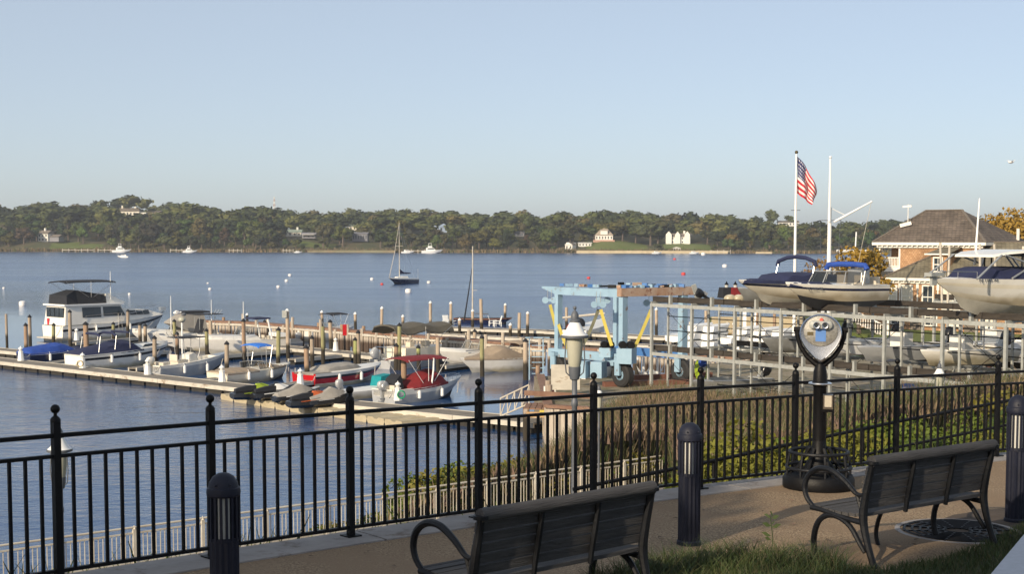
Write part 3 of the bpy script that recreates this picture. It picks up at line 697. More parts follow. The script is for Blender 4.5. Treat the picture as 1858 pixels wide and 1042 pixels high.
def clubhouse():
    t = top('clubhouse', 'orange shingled waterfront clubhouse with steep hipped roof and white balcony', 'clubhouse', HO, HA)
    G = -HO.z  # local z = world z - 1.75
    def Z(z): return z + G
    MB('shingle_wall').box((9.5, 6.2, Z(3.9)), (19, 12.4, 4.3)).build('wall', t, smooth=0)
    MB('shingle_wall').box((5.45, 8, Z(7.5)), (7.1, 9, 3.0)).box((1, 9.1, Z(7.5)), (1.9, 6.8, 3.0)).build('upper_wall', t, smooth=0)
    # lower hip roof : eave z 6.05, ridge 8.95
    def hip(name, u0, u1, v0, v1, ze, zr, ru0, ru1, rv, mat, par=t, o=.45):
        A = [(u0 - o, v0 - o, Z(ze)), (u1 + o, v0 - o, Z(ze)), (u1 + o, v1 + o, Z(ze)), (u0 - o, v1 + o, Z(ze)), (ru0, rv, Z(zr)), (ru1, rv, Z(zr))]
        B = [(x, y, z - .12) for x, y, z in A[:4]]
        r = MB(mat).add(A + B, [(0, 1, 5, 4), (1, 2, 5), (2, 3, 4, 5), (3, 0, 4), (9, 8, 7, 6) if 0 else (6, 9, 8, 7)]).build(name, par, smooth=0)
        f = MB('trim')
        for a, b in ((0, 1), (1, 2), (2, 3), (3, 0)): f.bar(Vector(A[a]) - Vector((0, 0, .14)), Vector(A[b]) - Vector((0, 0, .14)), .08, .24)
        f.build('fascia', r, smooth=0)
        c = MB('trim'); c.box(((u0 + u1) / 2, v0 - .1, Z(ze) - .38), (u1 - u0 + .3, .22, .2)); nn = int((u1 - u0) / .45)
        for k in range(nn + 1): c.box((u0 + (u1 - u0) * k / nn, v0 - .28, Z(ze) - .30), (.12, .26, .12))
        c.build('cornice', r, smooth=0)
        hc = MB('far_roof')
        for a, b in ((0, 4), (1, 5), (4, 5)): hc.bar(Vector(A[a]) + Vector((0, 0, .03)), Vector(A[b]) + Vector((0, 0, .03)), .22, .07)
        hc.build('ridge_cap', r, smooth=0)
        return r
    hip('lower_roof', 2.7, 19, 0, 12.4, 6.05, 8.95, 6.8, 16, 5.0, 'shingle_roof_green')
    hip('porch_roof', -1.5, 2.7, .6, 12, 6.0, 6.75, 1.8, 2.7, 6, 'shingle_roof_green', o=.3)
    ro = hip('upper_roof', 0, 9, 3.5, 12.5, 8.95, 11.7, 2.2, 5.4, 8.0, 'shingle_roof')
    # balcony
    b = MB('trim')
    for u, v in ((.05, 3.55), (1.85, 3.55), (.05, 5.7)): b = MB('trim').box((u, v, Z(7.75)), (.16, .16, 2.3)); b.build('balcony_post', t, smooth=0)
    MB('trim').box((.95, 3.55, Z(8.75)), (1.9, .2, .3)).box((.05, 4.6, Z(8.75)), (.2, 2.1, .3)).build('balcony_beam', t, smooth=0)
    MB('trim').box((.95, 4.6, Z(6.72)), (2.0, 2.3, .18)).box((.95, 3.55, Z(6.3)), (1.95, .15, .9)).build('balcony_floor', t, smooth=0)
    rl = MB('trim').box((.95, 3.55, Z(7.62)), (1.9, .1, .08)).box((.95, 3.55, Z(6.88)), (1.9, .1, .08)).box((.05, 4.6, Z(7.62)), (.1, 2.2, .08))
    for k in range(13): rl.box((.1 + k * .142, 3.55, Z(7.25)), (.06, .05, .72))
    for k in range(14): rl.box((.05, 3.6 + k * .15, Z(7.25)), (.05, .06, .72))
    rl.build('balcony_rail', t, smooth=0)
    # windows of the lower front
    def window(u, z0, z1, w=.8, v=0, panes=2, white=False):
        f = MB('trim'); c = (z0 + z1) / 2; fw = .11
        for s in (-1, 1): f.box((u + s * (w / 2 + fw / 2), v - .06, Z(c)), (fw, .14, z1 - z0 + 2 * fw))
        f.box((u, v - .06, Z(z1) + fw / 2), (w, .14, fw)); f.box((u, v - .07, Z(z0) - fw / 2), (w + .1, .18, fw))
        o = f.build('window_frame', t, smooth=0)
        MB('far_cream' if white else 'glass_window').box((u, v - .02, Z(c)), (w, .05, z1 - z0)).build('pane', o, smooth=0)
        m = MB('trim').box((u, v - .055, Z(c)), (w, .05, .07))
        for k in range(1, panes): m.box((u - w / 2 + w * k / panes, v - .058, Z(c)), (.04, .04, z1 - z0))
        m.build('muntin', o, smooth=0)
    for u, z0, z1, wh in ((1.15, 3.9, 5.3, 0), (2.85, 3.9, 5.3, 1), (4.2, 3.7, 5.35, 1), (6.0, 3.6, 5.35, 0), (7.7, 3.6, 5.35, 1), (9.4, 3.7, 5.35, 0), (11.2, 3.7, 5.35, 0), (13, 3.7, 5.35, 0)): window(u, z0, z1, .8, white=bool(wh))
    for u in (-.1, 2.0, 3.55, 5.1, 6.85, 8.55, 10.3, 12.1): MB('trim').box((u, -.05, Z(5.5)), (.22, .12, .9)).box((u, -.04, Z(4.6)), (.1, .1, 1.8)).build('pilaster', t, smooth=0)
    for u, w in ((3.4, 1.0), (6.3, .9), (8.2, .9), (11, 1.0)): window(u, 2.2, 3.5, w, white=(u > 8))
    for u in (5.0, 9.6): MB('far_roof').box((u, -.04, Z(2.7)), (1.0, .06, 1.9)).build('door', t, smooth=0)
    # dormer
    MB('shingle_wall').box((6.6, 1.6, Z(7.2)), (1.35, 2.0, 1.5)).build('dormer_wall', t, smooth=0)
    MB('trim').box((6.6, 1.3, Z(7.98)), (2.2, 2.2, .12)).build('dormer_roof', t, smooth=0)
    MB('shingle_roof_green').add([(5.6, .3, Z(8.04)), (7.6, .3, Z(8.04)), (7.4, 3.6, Z(8.6)), (5.8, 3.6, Z(8.6))], [(0, 1, 2, 3)]).build('dormer_shingles', t, smooth=0)
    window(6.55, 6.62, 7.65, .62, v=.58)
    # gablet and weathervane
    MB('trim').bar((1.15, 5.0, Z(10.35)), (2.0, 5.4, Z(10.6)), .1, .3).build('gablet', t, smooth=0)
    w = MB('trim').tube([(1.6, 5.6, Z(10.3)), (1.6, 5.6, Z(12.2))], .035, 6).bar((1.1, 5.6, Z(12.0)), (1.9, 5.6, Z(12.05)), .04, .16); w.build('weathervane', t, smooth=0)
    MB('far_white').tube([(9.2, 11, Z(9.1)), (9.2, 11, Z(10.1))], .14, 8).build('vent_pipe', t)
clubhouse()
# flagpole, yardarm mast
def flag():
    p = at(1442, 500, 108); zt = at(1442, 279, 108).z
    t = top('flagpole', 'white flagpole with a gold ball flying the flag', 'flagpole', (p.x, p.y, 1.75))
    MB('pure_white').lathe([(.13, 0), (.12, 4), (.10, 9), (.065, zt - 1.75)], n=12).build('pole', t)
    MB('brass').ball((0, 0, zt - 1.75 + .12), .13).build('finial', t)
    MB('lamp_grey').bar((-.35, 0, zt - 1.75 - 4.25), (.35, 0, zt - 1.75 - 4.25), .05, .05).build('cleat_arm', t, smooth=0)
    # draped flag : grid with folds
    m = bpy.data.materials.new('flag_cloth'); m.use_nodes = True; n = m.node_tree.nodes; l = m.node_tree.links; b = n["Principled BSDF"]; b.inputs["Roughness"].default_value = .8
    uv = n.new("ShaderNodeUVMap"); sx = n.new("ShaderNodeSeparateXYZ"); l.new(uv.outputs[0], sx.inputs[0])
    def mth(op, a, c, d=None):
        x = n.new("ShaderNodeMath"); x.operation = op
        for i, v in enumerate((a, c, d)):
            if v is None: continue
            if isinstance(v, (int, float)): x.inputs[i].default_value = v
            else: l.new(v, x.inputs[i])
        return x.outputs[0]
    U, V_ = sx.outputs[0], sx.outputs[1]
    st = mth('LESS_THAN', mth('MODULO', mth('FLOOR', mth('MULTIPLY', V_, 13), 0), 2), .5)   # 1 = red
    can = mth('MULTIPLY', mth('LESS_THAN', U, .4), mth('GREATER_THAN', V_, 6 / 13))
    fu = mth('SUBTRACT', mth('FRACT', mth('MULTIPLY', U, 15), 0), .5); fv = mth('SUBTRACT', mth('FRACT', mth('MULTIPLY', mth('SUBTRACT', V_, 6 / 13), 9.3), 0), .5)
    star = mth('LESS_THAN', mth('ADD', mth('MULTIPLY', fu, fu), mth('MULTIPLY', fv, fv)), .075)
    def mixc(f, a, c):
        x = n.new("ShaderNodeMix"); x.data_type = 'RGBA'; l.new(f, x.inputs["Factor"])
        for s, v in (("A", a), ("B", c)):
            if isinstance(v, tuple): x.inputs[s].default_value = (*v, 1)
            else: l.new(v, x.inputs[s])
        return x.outputs["Result"]
    c = mixc(st, (.72, .70, .68), (.50, .02, .035)); cc = mixc(star, (.015, .02, .10), (.6, .6, .65)); l.new(mixc(can, c, cc), b.inputs["Base Color"]); _M['flag_cloth'] = m
    # hangs from the hoist, fly end drooping down : pixel outline turned to metres
    nu, nv = 34, 20; pxm = 108 / FPX; V = []; UVs = []
    for j in range(nv + 1):
        v = j / nv
        for i in range(nu + 1):
            u = i / nu
            hx, hz = 0, 284 + (1 - v) * 66                     # hoist edge in photo rows
            fx, fz = 37 - (1 - v) * 11, 345 + (1 - v) * 26         # fly edge
            x = hx + (fx - hx) * (u ** .95); y = hz + (fz - hz) * (u ** 1.12) + 5 * math.sin(u * 3.1) * v * -0.4
            dep = .32 * math.sin(u * 11 + v * 3) * u ** .5 + .15 * math.sin(v * 9 + u * 4)
            x += 1.6 * math.sin(u * 11 + v * 3 + 1) * u ** .5
            V.append((x * pxm + .08, dep, zt - 1.75 - (y - 279) * pxm)); UVs.append((u, v))
    Fq = [(j * (nu + 1) + i, j * (nu + 1) + i + 1, (j + 1) * (nu + 1) + i + 1, (j + 1) * (nu + 1) + i) for j in range(nv) for i in range(nu)]
    me = npmesh('flag', V, Fq, ['flag_cloth'], smooth=True); ul = me.uv_layers.new(name='UVMap')
    idx = np.zeros(len(me.loops), dtype=np.int32); me.loops.foreach_get('vertex_index', idx); ul.data.foreach_set('uv', np.array(UVs, dtype=np.float32)[idx].ravel())
    put('flag', me, label='American flag drooping from the taller flagpole', cat='flag', loc=(p.x, p.y, 1.75))
flag()
def yard():
    p = at(1510, 500, 104); zt = at(1510, 288, 104).z - 1.75; zm = at(1510, 378, 104).z - 1.75
    t = top('yardarm_mast', 'white yardarm mast with a raised gaff beside the flagpole', 'mast', (p.x - .25, p.y, 1.75))
    MB('pure_white').lathe([(.17, 0), (.16, 5), (.14, zm), (.14, zm + .05)], n=12).build('lower_mast', t)
    MB('pure_white').lathe([(.10, zm - 1), (.085, zm + 2), (.06, zt)], (-.06, -.17, 0), n=10).ball((-.06, -.17, zt + .1), .11).build('upper_mast', t)
    a = Vector((.25, 0, at(1516, 403, 104).z - 1.75)); bb = at(1581, 366, 104); bb = Vector((bb.x - p.x + .25, 0, bb.z - 1.75)); a = Vector((.3, 0, at(0, 403, 104).z - 1.75))
    MB('pure_white').tube([a, bb], [.09, .06], 8).ball(bb, .09).build('gaff', t)
    MB('pure_white').tube([(.1, 0, zm), a + (bb - a) * .32], .03, 6).build('gaff_strut', t)
    zc = at(0, 400, 104).z - 1.75
    MB('lamp_grey').bar((-.75, 0, zc), (.85, 0, zc), .05, .05).build('crosstree', t, smooth=0)
    for x0, x1 in ((-.72, -.45), (.8, .5)): MB('lamp_grey').tube([(x0, 0, zc), (x1, 0, 3)], .014, 4).build('shroud', t)
    MB('rail_white').tube([bb, (1.6, 0, 3)], .016, 4).build('halyard', t)
yard()
# autumn trees beside the club
def near_tree(px, pyt, pyb, Y, w, col, seed, label, lean=.02, ls=.20, nleaf=2600):
    b = at(px, pyb, Y); tp = at(px, pyt, Y); H = tp.z - 1.75; t = top('autumn_tree', label, 'tree', (b.x, b.y, 1.75), seed, 'turning trees by the clubhouse')
    rz = H * .36; V_, F_ = crown('c', seed, w, rz, 16, nleaf, ls, mat='leaf_near', core=False, flat=.9)
    k = put('crown', npmesh('crown', V_, F_, ['leaf_near']), t); k.location = (0, 0, H - rz * 1.08); k.color = (*col, 1)
    trunk_mb(H * .6, .16, seed=seed, spread=w * .6, limbs=8).build('trunk', t)
near_tree(1560, 443, 520, 112, 2.9, (.32, .20, .03), 71, 'golden autumn tree beside the clubhouse balcony')
near_tree(1488, 458, 530, 109, 1.9, (.28, .16, .04), 72, 'thin rusty autumn tree round the foot of the white yardarm mast', ls=.12, nleaf=1500)
near_tree(1535, 470, 530, 114, 1.5, (.17, .12, .03), 75, 'small yellowing tree between the mast and the balcony', ls=.14, nleaf=1100)
near_tree(1800, 375, 500, 150, 4.0, (.34, .21, .035), 73, 'tall golden tree rising behind the clubhouse roof', ls=.25)
near_tree(1858, 380, 500, 146, 4.6, (.32, .20, .035), 74, 'broad golden tree behind the roof at the edge of the view', ls=.25)
near_tree(1960, 395, 500, 140, 4.6, (.20, .13, .035), 76, 'golden tree farthest along behind the clubhouse', ls=.25)

# club seawall planks, railing, steps
cw = top('club_bulkhead', 'tan timber bulkhead along the club lawn above the dinghy basin', 'bulkhead', (18.6, 131, 0))
MB('seawall').box((4.0, -.12, 1.3), (8.4, .24, 1.5)).build('cap_band', cw, smooth=0)
MB('seawall_low').box((4.0, -.06, -.2), (8.3, .2, 1.6)).build('lower_face', cw, smooth=0)
MB('seawall').box((7.8, -7, 1.3), (.24, 13.8, 1.5)).build('side_band', cw, smooth=0)
rf = top('lawn_railing', 'thin dark iron railing along the top of the club bulkhead', 'railing', (18.6, 131.5, 1.75)); q = MB('lamp_grey').bar((.2, 0, 1), (8, 0, 1), .05, .05)
q.build('rail', rf, smooth=0); pk = MB('lamp_grey')
for k in range(40): pk.box((.2 + k * .2, 0, .5), (.03, .03, 1))
pk.build('picket', rf, smooth=0, kind='stuff')
stp = at(1548, 612, 112); sr = top('white_stair', 'white railed stair going down from the club lawn to the dock', 'stairs', (stp.x, stp.y, 1.75), -.6)
st_pk = MB('trim').box((0, 0, .5), (.06, .06, .9)).mesh('baluster', 0)
for k in range(14): q = put('baluster', st_pk, sr, loc=(k * .2, 0, .9 - k * .09))
MB('trim').bar((-.1, 0, 1.9), (2.8, 0, .62), .08, .1).build('handrail', sr, smooth=0)
for x, z in ((-.15, 1.2), (2.8, .1)): MB('trim').box((x, 0, z + .2), (.2, .2, 1.9)).lathe([(.14, z + 1.1), (.0, z + 1.35)], (x, 0, 0), 4, False).build('newel', sr, smooth=0)
for k in range(7): MB('curb').box((k * .4, .6, 1.0 - k * .18), (.4, 1.1, .12)).build('step', sr, smooth=0)

# ================= docks and pilings =================
DD = Vector((.725, -.689, 0)).normalized(); DN = Vector((.66, .75, 0)).normalized()     # along the main docks, along the fingers
DA = math.atan2(DD.y, DD.x); NA = math.atan2(DN.y, DN.x)
def dock(name, label, a, b, w, z=.5, seg=4.9, side='white', th=.42):
    a = Vector((a.x, a.y, 0)); b = Vector((b.x, b.y, 0)); L = (b - a).length; ang = math.atan2(b.y - a.y, b.x - a.x); t = top(name, label, 'dock', a, ang)
    n = max(1, round(L / seg)); s = L / n
    for i in range(n):
        x = (i + .5) * s
        MB('dock_deck').box((x, 0, z - .04), (s - .04, w - .2, .08)).build('deck_panel', t, smooth=0)
        for y in (-w / 2 + .05, w / 2 - .05): MB('dock_conc').box((x, y, z - .10), (s - .025, .11, .24)).build('edge_beam', t, smooth=0)
        fl = MB('dock_dark'); k = max(1, int(s / 1.2))
        for j in range(k): fl.box((i * s + (j + .5) * s / k, 0, z - .43), (s / k * .86, w - .3, .42))
        fl.box((x, 0, z - .235), (s, w - .25, .03)); fl.build('float', t, smooth=0)
    return t
def dk(px0, py0, px1, py1, z=.5): return gnd(px0, py0, z), gnd(px1, py1, z)
a, b = dk(-60, 650, 462, 708.5); off = Vector((.62, .70, 0)); a += off; b += off
D1 = dock('floating_dock', 'long pale floating dock across the near side of the marina', a, b, 1.9)
a, b = dk(560, 729, 966, 769); a += off; b += off
dock('floating_dock', 'pale floating dock running from the red boat to the timber pier', a, b, 1.9)
a, b = dk(466, 707, 556, 726); a += off * 1.5; b += off * 1.5
dock('floating_dock', 'short dock link behind the parked jet skis', a, b, 1.6)
a, b = dk(300, 608, 545, 632); dock('floating_dock', 'middle dock behind the white cabin boats', a, b, 1.9)
a, b = dk(545, 632, 752, 652); dock('floating_dock', 'middle dock below the plank breakwater toward the travel lift', a, b, 1.9)
a, b = dk(-40, 630, 58, 640); dock('floating_dock', 'dark dock end reaching in beside the blue-covered boat', a, b, 1.6)
FG = [(132, 622, 250, 612.5, 'finger dock beside the white motor yacht'), (388, 646, 558, 632, 'long finger dock under the three moored white boats'), (529, 652, 655, 640, 'finger dock in front of the grey outlying piling'),
      (660, 659, 708, 653, 'short finger dock behind the big grey outboard'), (801, 664, 872, 655, 'finger dock between the two bow-out runabouts'),
      (60, 662, 140, 652, 'finger dock in front of the blue-covered speedboat'), (240, 668, 300, 661, 'finger dock beyond the navy-canvas cruiser'), (372, 689, 440, 681, 'finger dock beside the grey centre console'), (205, 646, 300, 637, 'finger dock under the white express cruisers'), (500, 700, 570, 690, 'finger dock next to the red speedboat')]
for x0, y0, x1, y1, lb in FG:
    a, b = dk(x0, y0, x1, y1, .42); dock('finger_dock', lb, a, b, .8, z=.42, seg=3.5)
a, b = dk(781, 594, 1000, 600.5); OD1 = dock('outer_dock', 'outer dock with white chairs under the bare mast', a, b, 2.2, seg=6)
a, b = dk(1000, 601, 1300, 617); dock('outer_dock', 'outer dock running behind the blue travel lift', a, b, 2.2, seg=6)
a, b = dk(785, 605, 1185, 627); dock('outer_dock', 'pale dock just outside the plank breakwater', a, b, 1.4, seg=6)
a, b = dk(676, 600, 722, 603); dock('outer_dock', 'small pale float outside the breakwater beside the tall piling', a, b, 1.4, seg=3)
a, b = dk(1180, 628, 1480, 634); dock('outer_dock', 'dock with stacked dinghies behind the boat rack', a, b, 2.4, seg=6)
# breakwater of vertical planks
BW = [gnd(px, py, 1.7) for px, py in ((352, 582), (450, 585), (540, 592), (640, 600), (720, 607), (860, 617), (1000, 630), (1090, 634), (1180, 638), (1260, 645), (1360, 650), (1480, 657), (1700, 668), (1900, 678))]
brk = top('plank_breakwater', 'long breakwater of upright weathered planks behind the moored boats', 'breakwater', BW[3])
bl = [Vector(p) - BW[3] for p in BW]; pl = MB('plank_grey'); g2 = random.Random(3)
for i, (p, q) in enumerate(zip(bl, bl[1:])):
    d = q - p; L = d.length; e = d / L; nrm = Vector((-e.y, e.x, 0)); n = int(L / .34)
    MB('plank_brown').bar(p + Vector((0, 0, -.02)), q + Vector((0, 0, -.02)), 1.1, .16).build('walkway', brk, smooth=0)
    MB('rail_white').bar(p - nrm * .62 + Vector((0, 0, -.22)), q - nrm * .62 + Vector((0, 0, -.22)), .1, .16).build('whaler', brk, smooth=0)
    mid = (BW[i] + BW[i + 1]) / 2; mx_ = PPX + FPX * mid.x / mid.y
    for k in range(n):
        px_ = PPX + FPX * (p + d * k / n + BW[3]).x / (p + d * k / n + BW[3]).y
        if (556 < px_ < 566) or (598 < px_ < 612) or (px_ < 600 and g2.random() < .25): continue
        c = p + d * ((k + .5) / n) - nrm * .52 + nrm * g2.uniform(-.02, .02)
        lo = -1.9 if px_ < 640 or g2.random() < .55 else -1.3
        w = g2.uniform(.2, .31); pl.bar(c + Vector((0, 0, -.12)), c + Vector((0, 0, lo)), w, .09, up=nrm)
        if k % 6 == 0: pl.tube([c - nrm * .1 + Vector((0, 0, g2.choice([.05, .1, .3, .55, .8]))), c - nrm * .1 + Vector((0, 0, -2.2))], .13, 7)
pl.build('plank', brk, smooth=0, kind='stuff')
def piling(px, yt, yb, style, cap, label, r=.155, lean=0):
    b = gnd(px, yb, 0); zt = at(px, yt, b.y).z; h = zt
    t = top('piling', label, 'piling', (b.x, b.y, 0), random.uniform(0, 6), 'mooring pilings in the marina')
    m = MB('pile_wood'); k = math.tan(rad(lean)); m.lathe([(r * 1.02, -1.2), (r, 0), (r * .97, h * .5), (r * .93, h - (.16 if cap else 0))], n=12)
    if lean or True:
        lx, ly = random.uniform(-.025, .025), random.uniform(-.02, .02); m.v = [(x + lx * z, y + ly * z, z) for x, y, z in m.v]
    o = m.build('shaft', t); col = {'b': (.95, .80, .68), 'g': (.85, 1.0, .62), 'k': (1.05, 1.05, 1.0), 'l': (1.3, 1.28, 1.2), 'G': (1.0, 1.3, .65)}[style]; o.color = (*col, 1)
    if cap: MB('cap_black' if cap == 'k' else 'cap_white').lathe([(r * 1.12, h - .2), (r * 1.15, h - .13), (r * .6, h - .03), (.01, h + .05)], (lx * h, ly * h, 0), 12).build('cap', t)
    return t
NM = {'b': 'brown', 'g': 'green-stained', 'k': 'grey', 'l': 'pale grey', 'G': 'bright green'}
PL = [(13, 570, 633, 'k', '', 'thin uncapped', 'standing alone out past the end dock', .11), (48, 587, 655, 'b', 'k', '', 'at the stern of the blue-covered boat'), (55, 572, 634, 'k', 'k', '', 'just behind the blue-covered boat stern'),
 (97, 587, 636, 'g', 'k', '', 'at the yacht transom corner'), (128, 563, 641, 'k', 'k', 'tall', 'in front of the motor yacht transom'), (158, 585, 667, 'b', 'k', 'stout', 'at the stern of the navy-canvas cruiser', .19), (206, 585, 624, 'g', 'k', '', 'amidships of the motor yacht'),
 (232, 562, 614, 'k', 'k', 'tall', 'behind the motor yacht deckhouse'), (255, 586, 635, 'k', 'k', '', 'near the yacht bow flare'), (264, 588, 633, 'l', 'k', '', 'beside its twin by the yacht bow'), (281, 610, 678, 'k', 'k', '', 'at the stern of the grey centre console'),
 (318, 580, 632, 'g', 'k', '', 'behind the first express cruiser windshield'), (322, 603, 654, 'b', 'k', '', 'in front of the first express cruiser'), (364, 566, 600, 'l', 'k', 'thick', 'on the far end of the breakwater'), (376, 597, 652, 'g', 'k', 'leaning', 'in front of the T-top boat'),
 (382.5, 582, 642, 'l', '', '', 'beside the leaning green one at the finger dock end'), (393, 581, 615, 'k', '', '', 'against the breakwater behind the T-top'), (406.5, 576, 612, 'b', '', '', 'against the breakwater beyond the T-top boat'), (411.5, 620, 691, 'k', 'k', '', 'at the bow of the grey centre console'),
 (443.5, 579, 668, 'b', 'k', 'tall dark', 'in front of the white cabin boat'), (448.5, 569, 590, 'l', 'w', 'white-capped', 'beyond the breakwater over the cabin boat'), (480.6, 581, 613, 'l', 'k', '', 'on the breakwater left of the boxed piling'), (485.5, 580, 612, 'k', '', '', 'twin on the breakwater left of the boxed piling'),
 (504.5, 595, 677, 'g', 'k', 'tall', 'over the stern of the tan bowrider'), (511, 594, 626, 'k', '', '', 'against the planks right of the green one'), (522.8, 561, 653, 'l', 'w', 'very tall boxed', 'rising past the breakwater with a meter box'), (529.6, 584, 628, 'b', '', '', 'against the planks beside the boxed piling'),
 (558, 627, 701, 'b', 'k', 'stout', 'at the stern of the red speedboat', .17), (567, 610, 672, 'k', 'k', '', 'behind the red speedboat stern'), (579, 586, 630, 'b', '', '', 'against the planks near the breakwater gap'), (585, 564, 600, 'l', 'w', 'white-capped', 'beyond the breakwater gap'), (586.5, 593, 661, 'g', '', 'slim', 'in front of the breakwater gap'),
 (601, 581, 640, 'l', 'k', 'thick', 'on the middle dock at the breakwater gap', .17), (621, 589, 636, 'b', '', '', 'beside the red extinguisher box'), (645, 567, 604, 'l', 'w', 'white-capped', 'beyond the planks right of the extinguisher'), (645, 613, 671, 'G', 'k', '', 'over the red speedboat bow'), (651.5, 600, 671, 'k', 'k', '', 'touching the bright green piling'),
 (660, 592, 638, 'b', '', '', 'against the planks left of the brown bimini'), (692, 557, 612, 'l', 'w', 'tall white-capped', 'outside the breakwater left of the brown bimini'), (719, 624, 672, 'b', 'k', 'stout', 'beside the big grey outboard', .18), (724, 587, 672, 'g', 'k', 'tall', 'through the front of the brown bimini'),
 (731, 572, 606, 'l', 'w', 'white-capped', 'just behind the brown bimini'), (733, 647, 726, 'b', 'k', 'stout', 'at the stern of the red bimini boat', .17), (760, 627, 671, 'G', 'k', '', 'behind the red bimini'), (781, 547, 605, 'l', 'w', 'tall white-capped', 'at the tip of the outer dock'),
 (795, 613, 676, 'l', '', '', 'at the end of the runabout finger dock'), (818, 548, 603, 'l', 'w', 'tall white-capped', 'by the first pair of white chairs'), (834, 578, 611, 'l', 'w', 'short white-capped', 'between the outer docks below the mast'), (857.5, 562, 601, 'l', 'w', '', 'just right of the bare mast'),
 (861.5, 598, 649, 'l', 'k', '', 'behind the small runabout windshield'), (874, 543, 607, 'l', '', 'tallest', 'on the outer dock by the boom', .17), (875, 609, 684, 'g', 'k', 'tall', 'between the two bow-out runabouts'), (916, 551, 588, 'l', 'w', 'white-capped', 'on the outer dock right of the chairs'), (925.6, 587, 621, 'l', 'w', 'short white-capped', 'on the outside of the breakwater'),
 (941.7, 568, 622, 'l', '', '', 'outside the breakwater left of the lift'), (957, 566, 612, 'l', 'w', '', 'outer dock nearest the lift'), (953.7, 615, 690, 'l', 'k', 'thick', 'off the stern of the brown-covered runabout', .17), (975, 664, 715, 'b', '', '', 'on the timber pier beside the striped sign'), (1028, 558, 604, 'l', '', '', 'seen through the travel lift frame'),
 (1131, 577, 625, 'l', '', '', 'in the travel lift right-hand opening'), (1191, 559, 612, 'l', 'w', '', 'behind the first rack post'), (1281, 564, 620, 'l', '', '', 'behind the dinghy stack'), (1330, 585, 634, 'l', 'w', '', 'right of the dinghy stack'), (1372, 567, 625, 'b', '', '', 'in front of the tan club bulkhead'), (1405, 570, 628, 'b', '', '', 'farthest along the tan club bulkhead'),
 (1004, 650, 705, 'k', '', '', 'left of the travel lift wheel'), (1060, 668, 712, 'b', '', '', 'under the travel lift machine box'), (1155, 648, 690, 'l', 'w', '', 'behind the travel lift near wheel'), (1374, 646, 700, 'l', 'w', '', 'with a white cap under the boat rack'), (1398, 648, 702, 'b', 'w', '', 'brown shaft under the boat rack')]
for e in PL:
    px, yt, yb, sty, cap, adj, where = e[:7]; r = e[7] if len(e) > 7 else .15
    piling(px, yt, yb, sty, cap, ' '.join(f"{adj} {NM[sty]} piling {where}".split()), r, 2 if adj == 'leaning' else 0)
b = gnd(519, 653, 0); MB('galv').box((0, -.22, 0), (.35, .12, .55)).build('meter_box', smooth=0, label='grey meter box fixed high on the tallest marina piling', cat='box', loc=(b.x - .05, b.y, at(519, 570, b.y).z))
b = gnd(626, 640, .5); MB('viewer_redb' if 0 else 'red_gel').box((0, 0, 0), (.3, .2, .85)).build('extinguisher_box', smooth=0, label='red fire extinguisher box on a breakwater post', cat='box', loc=(b.x, b.y, at(626, 599, b.y).z))
# power pedestals shaped like little lighthouses
def pedestal(px, py, label):
    b = gnd(px, py, .5); t = top('power_pedestal', label, 'pedestal', b, .4, 'white lighthouse-shaped power pedestals')
    MB('pure_white').lathe([(.24, 0), (.16, .62), (.19, .63), (.19, .68), (.12, .70)], n=8).build('body', t, smooth=20)
    MB('frosted').lathe([(.11, .70), (.11, .86)], n=8).build('lantern', t, smooth=20)
    MB('pure_white').lathe([(.17, .86), (.14, .93), (.03, 1.0), (.02, 1.06)], n=8).build('cap', t, smooth=20)
for px, py, lb in ((38, 655, 'white power pedestal by the blue-covered boat'), (150, 668, 'white power pedestal with a coiled hose behind the navy-canvas cruiser'), (268, 680, 'white power pedestal at the grey centre console stern'), (403, 693, 'white power pedestal at the centre console bow'), (545, 700, 'white power pedestal left of the red speedboat'), (139, 618, 'white power pedestal in front of the motor yacht hull'), (722, 727, 'white power pedestal with green hose by the red bimini boat'), (609, 637, 'white power pedestal at the breakwater gap'), (871, 648, 'white power pedestal behind the small runabout')): pedestal(px, py, lb)
def hose(px, py, mat, lb, r=.2):
    b = gnd(px, py, .5); q = MB(mat)
    for k in range(4): q.tube([(r * math.cos(a), -.25 - .04 * k, .35 + r * math.sin(a)) for a in [2 * math.pi * j / 20 for j in range(20)]], .03, 6, closed=True)
    q.build('hose_coil', label=lb, cat='hose', loc=b)
M('green_hose', (.0, .28, .12), .5); M('beige_hose', (.5, .4, .22), .6)
hose(729, 727, 'green_hose', 'bright green coiled hose hanging by the red bimini boat'); hose(148, 669, 'beige_hose', 'beige coiled hose on the pedestal by the navy-canvas cruiser')
b = gnd(331, 640, .5); t = top('dock_light', 'white globe dock light in front of the first express cruiser', 'lamp', (b.x, b.y, .4)); zt = at(331, 578, b.y).z - .4
MB('pure_white').tube([(0, 0, 0), (0, 0, zt - .3)], .07, 8).build('pole', t); MB('globe').ball((0, 0, zt - .1), .3, sq=(1, 1, .75)).build('globe', t); MB('lamp_grey').ball((.15, 0, zt + .3), .2, sq=(1, 1, .6)).build('cap', t)
